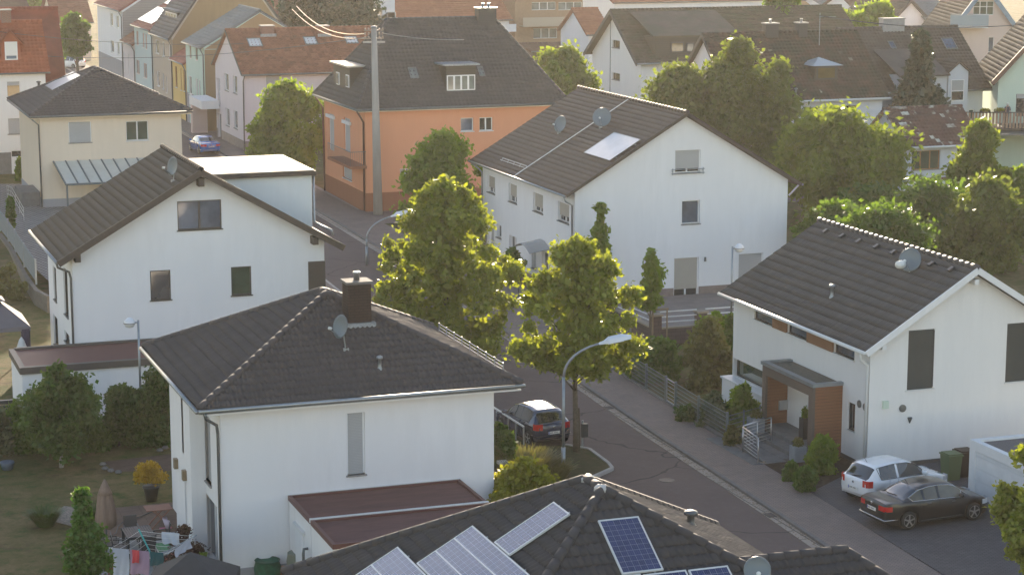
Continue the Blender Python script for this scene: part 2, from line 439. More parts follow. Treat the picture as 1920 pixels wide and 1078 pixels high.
T_flat = tilemat('tiles_flat_black', (.034, .032, .033), var=.05); T_big = tilemat('tiles_brown_grey', (.115, .09, .077), var=.06, rough=.5)
T_or = tilemat('tiles_anthracite_blue', (.085, .080, .078), var=.08, rough=.5); T_red = tilemat('tiles_clay_red', (.33, .10, .05), var=.15); T_dred = tilemat('tiles_dark_red', (.20, .055, .035), var=.25)
T_pred = tilemat('tiles_clay_brown', (.25, .115, .07), var=.3, moss=(.15, .09, .06), mossamt=.2); T_pink = tilemat('tiles_faded_red', (.33, .13, .10), var=.2)
T_moss = tilemat('tiles_mossy_brown', (.125, .072, .055), var=.3, moss=(.058, .056, .042), mossamt=.9, lichen=.015); T_lich = tilemat('tiles_lichen', (.13, .07, .06), var=.25, moss=(.08, .06, .055), mossamt=.5, lichen=.22)
T_grey = tilemat('tiles_grey_sheet', (.20, .22, .23), var=.08, rough=.6); T_W = tilemat('tiles_old_green_brown', (.105, .08, .06), var=.3, moss=(.075, .078, .05), mossamt=.7)
T_R2 = tilemat('tiles_grey_brown', (.115, .098, .082), var=.2, moss=(.08, .075, .06), mossamt=.4)
PV = pvmat('solar_cells', (.018, .028, .085), (.30, .33, .42))

class House:
    def __init__(s, name, label, wall, zg, roof, ze, kind, rz, ridge, wm, tm, th=.14, cat='house', tk=None, closed=True, group=None, rot=0):
        s.x0, s.y0, s.x1, s.y1 = wall; s.zg = zg; s.roof = roof; s.ze = ze; s.kind = kind; s.rz = rz; s.ridge = ridge; s.wm = wm; s.tm = tm; s.th = th
        s.t = thing(name, label, cat, ((s.x0 + s.x1) / 2, (s.y0 + s.y1) / 2, zg), group)
        s.holes = {'F': [], 'L': []}; s.tk = tk or {}
        s.make_roof()
    def P(s, side):
        return (Vector((s.x0, s.y0, 0)), Vector((1, 0, 0)), Vector((0, -1, 0))) if side == 'F' else (Vector((s.x0, s.y1, 0)), Vector((0, -1, 0)), Vector((-1, 0, 0)))
    def uz(s, side, px, py):
        if side == 'F': p = ony(px, py, s.y0); return p.x - s.x0, p.z
        p = onx(px, py, s.x0); return s.y1 - p.y, p.z
    def make_roof(s):
        rx0, ry0, rx1, ry1 = s.roof; ze, rz = s.ze, s.rz; V3 = lambda x, y, z=ze: Vector((x, y, z))
        mb = MB(); s.pl = {}; tk = dict(th=s.th); tk.update(s.tk)
        c00, c10, c11, c01 = V3(rx0, ry0), V3(rx1, ry0), V3(rx1, ry1), V3(rx0, ry1)
        cap = MB()
        if s.kind == 'gy':
            xr = s.ridge; a, b = V3(xr, ry0, rz), V3(xr, ry1, rz)
            sl = {'L': (c01, c00, b, a), 'R': (c10, c11, a, b)}; ridgecap(cap, a + Vector((0, 0, .03)), b + Vector((0, 0, .03)))
        elif s.kind == 'gx':
            yr = s.ridge; a, b = V3(rx0, yr, rz), V3(rx1, yr, rz)
            sl = {'F': (c00, c10, a, b), 'B': (c11, c01, b, a)}; ridgecap(cap, a + Vector((0, 0, .03)), b + Vector((0, 0, .03)))
        else:
            (ax, ay), (bx, by) = s.ridge; a, b = V3(ax, ay, rz), V3(bx, by, rz)
            if abs(ax - bx) > abs(ay - by): sl = {'F': (c00, c10, a, b), 'R': (c10, c11, b, b), 'B': (c11, c01, b, a), 'L': (c01, c00, a, a)}; hp = ((c00, a), (c10, b), (c11, b), (c01, a))
            else: sl = {'F': (c00, c10, a, a), 'R': (c10, c11, a, b), 'B': (c11, c01, b, b), 'L': (c01, c00, b, a)}; hp = ((c00, a), (c10, a), (c11, b), (c01, b))
            up = Vector((0, 0, .04))
            for p, q in hp: ridgecap(cap, p + up, q + up)
            if (a - b).length > .3: ridgecap(cap, a + up, b + up)
        for k, q in sl.items():
            U, V, N = tiles(mb, *q, **tk); s.pl[k] = (Vector(q[0]), N, U, V)
        s.ro = mb.build('roof', s.tm, s.t)
        cap.build('ridge_tiles', s.tm, s.ro, smooth=True)
        s.slope = (rz - ze) / {'gy': abs((s.ridge if s.kind == 'gy' else 0) - rx0), 'gx': abs((s.ridge if s.kind == 'gx' else 0) - ry0)}.get(s.kind, 1e9)
    def hiptop(s): return s.ze - s.th - .03
    def gutter(s, lines, m, r=.07, fascia=None, fm=None):
        g = MB()
        for a, b in lines: g.tube([a, b], r, 8)
        g.build('gutter', m, s.t, smooth=True)
    def downpipe(s, pts, m, r=.05):
        g = MB(); g.tube(pts, r, 8); return g.build('downpipe', m, s.t, smooth=True)
    def soffit(s, m=None, drop=.05):
        rx0, ry0, rx1, ry1 = s.roof; z = s.ze - s.th - drop
        MB().box((rx0 + .04, ry0 + .04, z - .06), (rx1 - .04, ry1 - .04, z)).build('soffit', m or M['whitew'], s.t); s.soff = z - .065
    def win(s, side, px0, py0, px1, py1, kind='glass', shut=0., n=2, fm=None, gm=None, sm=None, sil='sill', rec=.19, name='window', uzr=None, label=None, mull=0):
        fm = fm or M['frame']; gm = gm or M['glass']; sm = sm or M['shut']
        if uzr: u0, u1, z0, z1 = uzr
        else:
            (u0, za), (u1, zb) = s.uz(side, px0, py0), s.uz(side, px1, py1); z1, z0 = za, zb
            if side == 'F':   # the two corners sit at the same depth
                pass
        P0, U, N = s.P(side); W = lambda u, z, d=0.: Vector((P0.x + U.x * u - N.x * d, P0.y + U.y * u - N.y * d, z))
        s.holes[side].append((u0, u1, z0, z1)); rec2 = rec
        f = MB(); g = MB(); fw = .055; w = u1 - u0; h = z1 - z0
        def bar(ua, ub, za, zb, d0=rec2 - .05, d1=rec2 + .03):
            f.obox(W(ua, za, d1), U * (ub - ua), Vector((0, 0, zb - za)), N * (d1 - d0))
        bar(u0, u1, z0, z0 + fw); bar(u0, u1, z1 - fw, z1); gd = rec2 - (.1 if shut > 0 else .05); bar(u0, u0 + fw, z0 + fw, z1 - fw, gd); bar(u1 - fw, u1, z0 + fw, z1 - fw, gd)
        for i in range(1, n):
            c = u0 + w * i / n; bar(c - fw * .8, c + fw * .8, z0 + fw, z1 - fw)
        if mull: bar(u0 + fw, u1 - fw, z0 + h * mull - .03, z0 + h * mull + .03, rec2 - .045, rec2 + .025)
        fo = f.build(name, fm, s.t, label=label)
        g.quad(W(u0, z0, rec2), W(u1, z0, rec2), W(u1, z1, rec2), W(u0, z1, rec2)); g.build('pane', gm, fo)
        if shut > 0:
            q = MB(); zt = z1; zb2 = z1 - h * shut
            q.obox(W(u0 + fw, zb2, rec2 - .065), U * (w - 2 * fw), Vector((0, 0, zt - zb2)), N * .02); q.build('roller_shutter', sm, fo)
        if sil:
            q = MB(); q.obox(W(u0 - .05, z0 - .05, rec2 - .02), U * (w + .1), Vector((0, 0, .05)), N * (rec2 + .045)); q.build('sill', M[sil], fo)
        return fo
    def finish(s, plinth=None, ph=.4, pm=None, front_top=None):
        rx0, ry0, rx1, ry1 = s.roof; wb = MB(); zg = s.zg - .3
        dx, dy = s.x1 - s.x0, s.y1 - s.y0
        if s.kind == 'gy':
            k1 = (s.rz - s.ze) / (s.ridge - rx0); k2 = (s.rz - s.ze) / (rx1 - s.ridge); t = s.th * 1.2 + .04
            zl = s.ze + k1 * (s.x0 - rx0) - t; zr = s.ze + k2 * (rx1 - s.x1) - t; za = s.rz - t
            of = [(0, zg), (dx, zg), (dx, zr), (s.ridge - s.x0, za), (0, zl)]; ol = [(0, zg), (dy, zg), (dy, zl), (0, zl)]
            ob = [(0, zg), (dx, zg), (dx, zl), (s.x1 - s.ridge, za), (0, zr)]; orr = [(0, zg), (dy, zg), (dy, zr), (0, zr)]
        elif s.kind == 'gx':
            k1 = (s.rz - s.ze) / (s.ridge - ry0); k2 = (s.rz - s.ze) / (ry1 - s.ridge); t = s.th * 1.2 + .04
            zf = s.ze + k1 * (s.y0 - ry0) - t; zb = s.ze + k2 * (ry1 - s.y1) - t; za = s.rz - t
            of = [(0, zg), (dx, zg), (dx, zf), (0, zf)]; ob = [(0, zg), (dx, zg), (dx, zb), (0, zb)]
            ol = [(0, zg), (dy, zg), (dy, zf), (s.y1 - s.ridge, za), (0, zb)]; orr = [(0, zg), (dy, zg), (dy, zb), (s.ridge - s.y0, za), (0, zf)]
        else:
            zt = getattr(s, 'soff', s.ze - s.th); of = [(0, zg), (dx, zg), (dx, zt), (0, zt)]; ob = of; ol = [(0, zg), (dy, zg), (dy, zt), (0, zt)]; orr = ol
        facade(wb, *s.P('F'), of, s.holes['F']); facade(wb, *s.P('L'), ol, s.holes['L'])
        facade(wb, (s.x1, s.y0, 0), (0, 1, 0), (1, 0, 0), orr, []); facade(wb, (s.x1, s.y1, 0), (-1, 0, 0), (0, 1, 0), ob, [])
        s.wo = wb.build('wall', s.wm, s.t)
        if plinth:
            q = MB(); e = .03; z1 = s.zg + ph
            def strip(side, L):
                P0, U, N = s.P(side); cuts = sorted([(max(0, h[0] - .02), min(L, h[1] + .02)) for h in s.holes[side] if h[2] < z1]); u = -e if side == 'F' else 0
                for a, b in cuts + [(L + (0 if side == 'L' else 0), None)]:
                    if a - u > .05:
                        o = P0 + U * u; o.z = zg; q.obox(o, U * (a - u), N * e, Vector((0, 0, z1 - zg)))
                    if b: u = b
            strip('F', dx); strip('L', dy); q.build('plinth', pm or M['plinth'], s.t)
    def on(s, side, px, py, off=0.):
        A, N, U, V = s.pl[side]; return onplane(px, py, A, N) + N * off
    def verge(s, m, w=.05, h=.22, sides=('F',), out=.0):
        rx0, ry0, rx1, ry1 = s.roof
        q = MB(); T = s.th
        if s.kind == 'gy':
            for y, k in ((ry0 - .03, 0),):
                q.beam((rx0, y, s.ze - h / 2 + .03), (s.ridge, y, s.rz - h / 2 + .05), w, h); q.beam((s.ridge, y - .002, s.rz - h / 2 + .05), (rx1, y - .002, s.ze - h / 2 + .03), w, h)
        else:
            for x in (rx0 - .03,):
                q.beam((x, ry0, s.ze - h / 2 + .03), (x, s.ridge, s.rz - h / 2 + .05), w, h); q.beam((x - .002, s.ridge, s.rz - h / 2 + .05), (x - .002, ry1, s.ze - h / 2 + .03), w, h)
        q.build('bargeboard', m, s.t)

def skylight(H, side, corners, fm=None, gm=None, name='skylight', open_=0, tilt=None, hh=.07):
    """roof window from its four photographed corners (tl, tr, br, bl), lying on the slope"""
    A, N, U, V = H.pl[side]; pts = [onplane(px, py, A, N) for px, py in corners]
    o = sum(pts, Vector()) / 4; w = (abs((pts[1] - pts[0]).dot(U)) + abs((pts[2] - pts[3]).dot(U))) / 2; h = (abs((pts[0] - pts[3]).dot(V)) + abs((pts[1] - pts[2]).dot(V))) / 2
    c0 = o - U * w / 2 - V * h / 2; q = MB(); e = .07
    for (a, b, c, d) in ((0, 0, w, e), (0, h - e, w, e), (0, e, e, h - 2 * e), (w - e, e, e, h - 2 * e)):
        q.obox(c0 + U * a + V * b, U * c, V * d, N * (hh + .04))
    f = q.build(name, fm or M['dzinc'], H.t)
    MB().poly([c0 + N * hh + U * e + V * e, c0 + N * hh + U * (w - e) + V * e, c0 + N * hh + U * (w - e) + V * (h - e), c0 + N * hh + U * e + V * (h - e)], .03, N).build('pane', gm or M['glassc'], f)
    return f
def panel(H, side, corners, nu=6, nv=10, fm=None, gm=None, name='solar_panel', off=.13, split=1, w_=None):
    A, N, U, V = H.pl[side]; pts = [onplane(px, py, A + N * off, N) for px, py in corners]
    q = MB(); g = MB(); fm = fm or M['wzinc']
    tl, tr, br, bl = pts; e = .04
    # keep it a rectangle in the slope: use tl, mean axes
    uu = ((tr - tl) + (br - bl)) / 2; vv = ((bl - tl) + (br - tr)) / 2
    uu = U * uu.dot(U) if abs(uu.dot(U)) > abs(uu.dot(V)) else V * uu.dot(V)
    vv = V * vv.dot(V) if abs(vv.dot(V)) > abs(vv.dot(U)) else U * vv.dot(U)
    c = (tl + tr + br + bl) / 4; tl = c - uu / 2 - vv / 2; ul = uu.length; vl = vv.length; ud = uu / ul; vd = vv / vl
    for a, b, cc, d in ((0, 0, ul, e), (0, vl - e, ul, e), (0, e, e, vl - 2 * e), (ul - e, e, e, vl - 2 * e)):
        q.obox(tl + ud * a + vd * b - N * .04, ud * cc, vd * d, N * .05)
    for k in range(1, split):
        b = vl * k / split - e / 2; q.obox(tl + ud * e + vd * b - N * .04, ud * (ul - 2 * e), vd * e, N * .05)
    f = q.build(name, fm, H.t)
    a0 = tl + ud * e + vd * e; g.quad(a0, a0 + ud * (ul - 2 * e), a0 + ud * (ul - 2 * e) + vd * (vl - 2 * e), a0 + vd * (vl - 2 * e), [(0, 0), (nu, 0), (nu, nv), (0, nv)])
    g.build('cells', gm or PV, f)
    r = MB()
    for k in (.2, .8): r.beam(tl + ud * (ul * k) + vd * -.06 - N * .08, tl + ud * (ul * k) + vd * (vl + .06) - N * .08, .05, .05, N)
    r.build('mounting_rail', M['galv'], f)
    return f
def dish(H, c, r, face, foot, m=None, lnb=None, up=None):
    """satellite dish: bowl, feed arm and mast as one fitting of its roof"""
    c = Vector(c); face = Vector(face).normalized(); q = MB(); n = 20; prof = []
    for i in range(6): t = i / 5; prof.append((max(.004, r * t), -.16 * r * (1 - t * t)))
    q.lathe(c, prof + [(r * .985, .012), (r * .6, -.16 * r * .64 - .03), (.004, -.16 * r - .035)], n, face)
    d = q.build('satellite_dish', m or M['dishm'], H.t, smooth=True)
    a = MB(); s = c + face * r * 1.05 - Vector((0, 0, r * .35)); a.tube([c - Vector((0, 0, r * .95)) , s], .018, 6); a.build('feed_arm', M['galv'], d)
    MB().lathe(s + Vector((0, 0, .03)), [(.035, -.07), (.055, -.03), (.055, .05), (.03, .07)], 10, face).build('feed_head', M['wplast'], d, smooth=True)
    k = MB(); b = c - face * .12; k.tube([b, b - Vector((0, 0, r * .3)), Vector(foot)], .025, 7); k.box((foot[0] - .1, foot[1] - .1, foot[2] - .08), (foot[0] + .1, foot[1] + .1, foot[2] + .05)); k.build('mast', M['galv'], d)
    return d
def chimney(H, lo, hi, m, cap=M['concrete'], pots=2, flash=True):
    q = MB(); q.box(lo, hi); c = q.build('chimney', m, H.t)
    MB().box((lo[0] - .06, lo[1] - .06, hi[2]), (hi[0] + .06, hi[1] + .06, hi[2] + .09)).build('cap', cap, c)
    for i in range(pots): p = MB(); x = lo[0] + (hi[0] - lo[0]) * (i + 1) / (pots + 1); p.lathe((x, (lo[1] + hi[1]) / 2, hi[2] + .09), [(.11, 0), (.1, .22), (.13, .24), (.13, .3)], 10); p.build('flue', M['steel'], c, smooth=True)
    return c
def vent(H, side, px, py, h=.45, r=.06, m=None):
    p = H.on(side, px, py); q = MB(); q.lathe(p - Vector((0, 0, .1)), [(r * 2.2, 0), (r * 1.6, .1), (r, .2), (r, h), (r * 1.9, h + .02), (r * 1.9, h + .09), (r * .8, h + .13)], 10)
    return q.build('vent_pipe', m or M['zinc'], H.t, smooth=True)
# ============================================================= the near houses
WT = dict(w=.17, c=.345, amp=.035, step=.035, sub=6)       # rolled tiles
FT = dict(w=.3, c=.36, amp=.004, step=.016, sub=3)         # flat tiles
# --- white hip-roofed house in the middle foreground
F = House('hip_roof_house', 'white house under a dark hipped tile roof with tall brown chimney, middle foreground', (14.0, 68.3, 23.65, 77.5), -.85,
          (13.2, 67.7, 24.5, 78.2), 5.3, 'hip', 7.93, ((18.85, 72.7), (18.85, 73.3)), M['white'], T_dark, tk=dict(w=.17, c=.36, amp=.05, step=.045, sub=6))
F.soffit(M['white'])
F.gutter([((13.15, 67.6, 5.24), (24.55, 67.6, 5.24)), ((13.1, 67.6, 5.24), (13.1, 78.2, 5.24))], M['zinc'], .075)
b = M['zinc']
F.downpipe([(13.35, 67.62, 5.2), (13.4, 67.66, 4.98), (13.86, 68.2, 4.6), (13.9, 68.22, 4.3), (13.9, 68.22, -.8)], M['dzinc'], .055)
F.win('F', 650, 775, 685, 888, shut=1, n=1, sm=M['shut'])
yb = onx(385, 850, 14.0).y; xb = ony(357, 850, yb).x; yf = onx(328, 850, xb).y
# projecting bay of the garden side
bay = MB(); zt = 5.08
facade(bay, (xb, yb, 0), (1, 0, 0), (0, -1, 0), [(0, -1.1), (14.0 - xb, -1.1), (14.0 - xb, zt), (0, zt)], [])
def yz(px, py, x): p = onx(px, py, x); return p.y, p.z
y1_, z1_ = yz(338, 705, xb); y0_, z0_ = yz(345, 850, xb); d1, e1 = yz(345, 885, xb); d0, e0 = yz(357, 1005, xb)
facade(bay, (xb, yf, 0), (0, -1, 0), (-1, 0, 0), [(0, -1.1), (yf - yb, -1.1), (yf - yb, zt), (0, zt)],
       [(yf - y1_, yf - y0_, z0_, z1_ - .1), (yf - d1 + .05, yf - d0 - .5, -.8, e1)])
bay.build('bay_wall', M['white'], F.t)
for a, b2, z0, z1, g in ((y1_, y0_, z0_, z1_ - .1, 'shut'), (d1 - .05, d0 + .5, -.8, e1, 'glass')):
    q = MB(); q.box((xb + .1, b2, z0), (xb + .14, a, z1)); fo = q.build('window', M['frame'], F.t)
    MB().box((xb + .08, b2 + .06, z0 + .06), (xb + .11, a - .06, z1 - .06)).build('roller_shutter' if g == 'shut' else 'pane', M['shut'] if g == 'shut' else M['glassb'], fo)
for px, py in ((333, 868), (349, 890)):
    p = onx(px, py, xb); MB().box((xb - .14, p.y - .12, p.z - .18), (xb, p.y + .12, p.z + .18)).build('wall_lamp', mat('brown_lamp', (.2, .15, .09), .5), F.t)
F.win('L', 391, 830, 399, 890, shut=1, n=1, uzr=(F.y1 - 71.2, F.y1 - 70.0, 2.0, 4.4))
F.win('L', 0, 0, 0, 0, kind='glass', n=2, uzr=(F.y1 - 71.3, F.y1 - 69.2, -.75, 1.5), sil=None, gm=M['glassb'])
F.finish()
MB().box((13.97, 68.26, -1.15), (23.68, 68.3, -.45)).build('plinth', M['greyw'], F.t)
pc = F.on('F', 675, 612); chimney(F, (pc.x - .42, pc.y, 5.9), (pc.x + .42, pc.y + .75, zat(675, 533, pc.x, pc.y)), brickmat('dark_clad_brick', (.055, .035, .03), (.045, .03, .026), (.03, .022, .02), .3, .1, vert=(R(90), 0, 0)), cap=M['dconc'], pots=1)
MB().box((pc.x - .55, pc.y - .14, pc.z - .02), (pc.x + .55, pc.y + .1, pc.z + .14)).build('flashing', M['lead'], F.t)
pf = F.on('F', 648, 655); pd = ony(638, 612, pf.y - .12); dish(F, pd, .42, (-.95, -.35, .25), pf)
vent(F, 'F', 712, 692)
# snow guard mesh on the street-side slope
q = MB(); 
for z in (0, .12, .24): q.tube([(24.1, 68.6, 5.62 + z), (24.1, 76, 5.62 + z)], .015, 5)
for k in range(9): q.beam((24.1, 68.6 + k * .92, 5.45), (24.1, 68.6 + k * .92, 5.9), .03, .03)
q.build('snow_guard', M['galv'], F.t)

# --- its double garage
zr = 1.95; a = at(541, 931, zr); b_ = at(869, 903, zr); c = at(621, 1021, zr)
gx0, gx1, gy0, gy1 = a.x + .02, b_.x, c.y, 68.26
FG = thing('garage', 'double garage with dark red flat roof split by a white strip, against hipped house', 'garage', ((gx0 + gx1) / 2, (gy0 + gy1) / 2, -.85))
gm_ = at(579, 974, zr).y
q = MB(); q.box((gx0 + .03, gy0 + .03, -1.1), (gx1 - .03, gm_ - .05, zr - .1)); q.box((gx0 + .03, gm_ + .05, -1.1), (gx1 - .03, gy1 - .03, zr - .1)); q.build('wall', M['white'], FG)
redf = mat('dark_red_roofing_felt', (.135, .058, .05), .75, var=.22, vs=1.6, bump=.5, bs=12, stretch=(.5, 2, 1)); redt = mat('dark_red_trim', (.13, .05, .04), .5)
q = MB(); q.box((gx0 + .12, gy0 + .12, zr - .12), (gx1 - .12, gm_ - .06, zr - .07)); q.box((gx0 + .12, gm_ + .06, zr - .12), (gx1 - .12, gy1 - .1, zr - .07)); q.build('roof', redf, FG)
q = MB()
for y0, y1 in ((gy0, gm_ - .06), (gm_ + .06, gy1 - .02)):
    q.box((gx0, y0, zr - .16), (gx0 + .12, y1, zr)); q.box((gx1 - .12, y0, zr - .16), (gx1, y1, zr)); q.box((gx0 + .12, y0, zr - .16), (gx1 - .12, y0 + .1, zr - .003)); q.box((gx0 + .12, y1 - .1, zr - .16), (gx1 - .12, y1, zr - .003))
q.build('roof_edge', redt, FG)
q = MB(); q.box((gx0 - .01, gm_ - .06, zr - .1), (gx1 + .01, gm_ + .06, zr + .03)); q.box((gx0, gy1 - .02, zr - .1), (gx1, gy1 + .03, zr + .02)); q.build('joint_strip', M['wsill'], FG)
q = MB(); yv = gm_ + .25
q.tube([(gx0 - .02, yv, .9), (gx0 - .16, yv, .9), (gx0 - .18, yv, .75), (gx0 - .18, yv, -.8)], .05); q.tube([(gx0 - .02, yv - .55, .75), (gx0 - .18, yv - .55, .7), (gx0 - .18, yv - .1, .3)], .05)
q.build('drainpipe', M['dzinc'], FG, smooth=True)
dl = MB(); dl.box((gx0 - .03, gm_ + 1.0, -.8), (gx0 + .03, gm_ + 1.95, 1.15)); dr = dl.build('door', M['cool'], FG)
MB().box((gx0 - .08, gm_ + .8, 1.2), (gx0 + .02, gm_ + 2.1, 1.3)).build('door_canopy', M['wsill'], FG)

# --- foreground roof with the solar panels
G = House('solar_panel_house', 'house at the bottom edge whose dark hipped roof carries blue and grey solar panels', (13.6, 42.0, 25.2, 54.2), -.3,
          (12.9, 41.3, 25.9, 54.9), 3.7, 'hip', 7.33, ((19.42, 47.8), (19.35, 48.75)), M['white'], T_brown, tk=dict(w=.2, c=.36, amp=.05, step=.045, sub=6))
G.soffit(M['white']); G.finish(); G.gutter([((12.85, 41.2, 3.64), (25.95, 41.2, 3.64))], M['zinc'])
PVg = PV
panel(G, 'L', [(1039, 939), (1067, 963), (955, 1040), (926, 1017)], 6, 10)
panel(G, 'L', [(887, 983), (1003, 1088), (895, 1164), (779, 1058)], 18, 10, split=3)
panel(G, 'L', [(744, 1025), (830, 1105), (728, 1175), (640, 1096)], 12, 10, split=2)
panel(G, 'F', [(1122, 974), (1200, 968), (1242, 1068), (1165, 1075)], 6, 10, gm=PV)
panel(G, 'F', [(1207, 1076), (1287, 1068), (1334, 1170), (1250, 1178)], 6, 10)
panel(G, 'F', [(1291, 1067), (1367, 1060), (1412, 1160), (1338, 1168)], 6, 10)
panel(G, 'F', [(1126, 1081), (1204, 1077), (1246, 1178), (1166, 1184)], 6, 10)
vent(G, 'R', 1295, 985, .4, .1, M['dzinc'])
pf = ony(1422, 1110, 44.2); dish(G, ony(1420, 1068, 44.0), .33, (-.35, -.9, .3), (pf.x, 44.3, 4.9), m=M['dishm'])
for y in (47.8, 48.75): q = MB(); q.lathe((19.4, y, 7.3), [(.2, 0), (.19, .1), (.1, .17), (.01, .18)], 10); q.build('ridge_cap', mat('bright_cap', (.5, .49, .47), .5), G.t, smooth=True)
# little hipped wing of that roof on the street side
ww = MB(); wy = 46.1; wa = Vector((21.2, wy, 6.1)); wb_ = Vector((25.6, wy, 6.1)); e0 = Vector((21.2, 43.0, 4.2)); e1 = Vector((27.3, 43.0, 4.2)); e2 = Vector((27.3, 49.2, 4.2)); e3 = Vector((21.2, 49.2, 4.2))
wa = Vector((22.6, wy, 5.62)); wb_ = Vector((25.4, wy, 5.62)); e0 = Vector((22.6, 43.6, 4.2)); e1 = Vector((27.2, 43.6, 4.2)); e2 = Vector((27.2, 48.6, 4.2)); e3 = Vector((22.6, 48.6, 4.2))
kw = dict(w=.2, c=.36, amp=.05, step=.045, sub=6)
tiles(ww, e0, e1, wa, wb_, **kw); tiles(ww, e1, e2, wb_, wb_, **kw); tiles(ww, e2, e3, wb_, wa, **kw); wo = ww.build('wing_roof', T_brown, G.t)
cc = MB(); ridgecap(cc, wa - Vector((.3, 0, -.03)), wb_ + Vector((0, 0, .03))); ridgecap(cc, e1 + Vector((0, 0, .04)), wb_); ridgecap(cc, e2 + Vector((0, 0, .04)), wb_); cc.build('wing_ridge_tiles', T_brown, wo, smooth=True)
MB().box((22, 44.1, -.3), (26.6, 48.1, 4.1)).build('wing_wall', M['white'], G.t)

# --- white gabled house on the left
B = House('gable_house', 'white gabled house with black roof and dark framed windows, left of the street', (13.25, 97.05, 25.1, 105.6), -.9,
          (12.55, 96.4, 25.9, 106.2), 5.6, 'gy', 9.47, 19.2, M['cool'], T_flat, tk=FT)
B.verge(M['brownw'], .06, .3)
for x, z in ((13.45, 5.75), (19.2, 8.95), (24.55, 5.95)): MB().box((x - .13, 96.45, z - .25), (x + .13, 97.1, z + .12)).build('purlin', M['brownw'], B.t)
B.win('F', 332, 378, 416, 428, n=2, fm=M['dframe'], gm=M['glassb'], sil='dsill', rec=.1); B.win('F', 281, 508, 321, 561, n=1, fm=M['dframe'], gm=M['glass'], sil='dsill', rec=.1); B.win('F', 433, 501, 472, 552, n=1, fm=M['dframe'], gm=M['glassg'], sil='dsill', rec=.1)
MB().box(*[(lambda a_, b2: ((a_.x, 97.0, b2.z), (25.13, 97.2, a_.z)))(ony(578, 491, 97.0), ony(600, 545, 97.0))][0]).build('corner_window', M['dframe'], B.t)
pL = ony(578, 547, 97.0); MB().box((pL.x - .1, 96.9, pL.z - .09), (25.4, 97.3, pL.z)).build('corner_sill', M['wsill'], B.t)
for (pa, pb) in (((99, 497), (107, 567)), ((118, 499), (129, 597)), ((100, 588), (110, 655)), ((121, 618), (131, 650))):
    B.win('L', pa[0], pa[1], pb[0], pb[1], n=1, fm=M['dframe'], gm=M['glass'], sil='sill', rec=.12)
B.gutter([((12.47, 96.4, 5.55), (12.47, 106.2, 5.55))], M['zinc'])
B.downpipe([(12.5, 96.55, 5.5), (12.55, 96.6, 5.3), (13.1, 96.98, 5.0), (13.17, 97.0, 4.7), (13.17, 97.0, -.8)], M['dzinc'], .055)
B.finish()
pf = B.on('L', 325, 340); dish(B, ony(323, 312, pf.y), .45, (-.93, -.33, .2), pf)
vent(B, 'R', 401, 328, .5, .07, M['steel'])
vent(B, 'R', 558, 412, .5, .07, M['steel'])
# flat-roofed box dormer over its street side
zd = 8.3; dl_ = ony(372, 306, 99.2); dr_ = ony(586, 326, 99.2)
q = MB(); q.box((20.6, 99.2, 4.5), (dr_.x - .05, 105.4, dr_.z - .05)); bd = q.build('box_dormer', stucco('stucco_dormer', (.70, .74, .76)), B.t)
q = MB(); z = dr_.z; q.box((20.0, 98.95, z - .05), (dr_.x + .12, 105.6, z + .16)); q.build('dormer_trim', M['brownw'], bd)
q = MB(); q.box((20.05, 99.02, z + .16), (dr_.x + .05, 105.5, z + .21)); q.build('dormer_roof', mat('pale_roof_membrane', (.26, .23, .18), .6, var=.1, vs=2), bd)
q = MB(); q.tube([(dr_.x + .02, 99.1, z - .05), (dr_.x + .02, 99.1, z - 2.3), (dr_.x + .3, 98.9, z - 2.5), (dr_.x + .75, 98.7, z - 2.7), (dr_.x + .8, 98.6, z - 2.95)], .06); q.build('dormer_drainpipe', M['zinc'], bd, smooth=True)
# --- its low garage
z = 1.62; a = at(15, 656, z); n_ = at(37, 690, z); r_ = at(290, 672, z)
BG = thing('garage', 'long low white garage with ribbed dark red flat roof, below the black-roofed gabled house', 'garage', (16, 94, -.9))
MB().box((n_.x + .1, n_.y + .12, -1.1), (21.5, 96.95, z - .25)).build('wall', M['cool'], BG)
MB().box((n_.x + .25, n_.y + .3, z - .2), (21.4, 96.85, z - .06)).build('roof', slatmat('ribbed_red_roof', (.16, .06, .05), .18, axis=1, depth=.35), BG)
q = MB(); q.box((n_.x, n_.y, z - .3), (21.6, n_.y + .28, z)); q.box((n_.x, n_.y + .28, z - .3), (n_.x + .25, 97.0, z - .002)); q.box((n_.x + .25, 96.85, z - .2), (21.6, 97.02, z + .04)); q.build('roof_rim', mat('brown_grey_rim', (.085, .075, .068), .5), BG)

# --- big white duplex
D2 = House('duplex', 'large white double house with brown-grey gabled roof and two satellite dishes, centre', (41.55, 106.55, 54.35, 122.0), 0,
           (40.9, 106.15, 55.0, 122.5), 6.0, 'gy', 10.18, 47.97, M['cool'], T_big, tk=FT, th=.12)
D2.verge(M['brownw'], .05, .17)
W_ = D2.win
W_('F', 1266, 283, 1313, 323, n=2, shut=.82, sm=M['shut']); W_('F', 1279, 377, 1312, 419, n=1, gm=M['glassb']); W_('F', 1264, 485, 1309, 555, n=2, shut=.8, sm=M['shutb'], sil=None, name='patio_door'); W_('F', 1385, 477, 1430, 520, n=2, shut=.98)
ra = ony(1259, 319, 106.42); rb = ony(1321, 317, 106.42); q = MB()
for dz in (0, -.22): q.tube([(ra.x, 106.4, ra.z + dz), (rb.x, 106.4, ra.z + dz)], .022, 6)
for x in (ra.x + .08, rb.x - .08):
    q.beam((x, 106.42, ra.z + .08), (x, 106.42, ra.z - .3), .03, .03); q.beam((x, 106.42, ra.z - .1), (x, 106.56, ra.z - .1), .03, .03)
q.build('window_railing', M['galv'], D2.t)
p = ony(1322, 486, 106.5); q = MB(); q.lathe((p.x, 106.47, p.z - .12), [(.06, 0), (.06, .24)], 10); q.build('wall_lamp', M['dzinc'], D2.t)
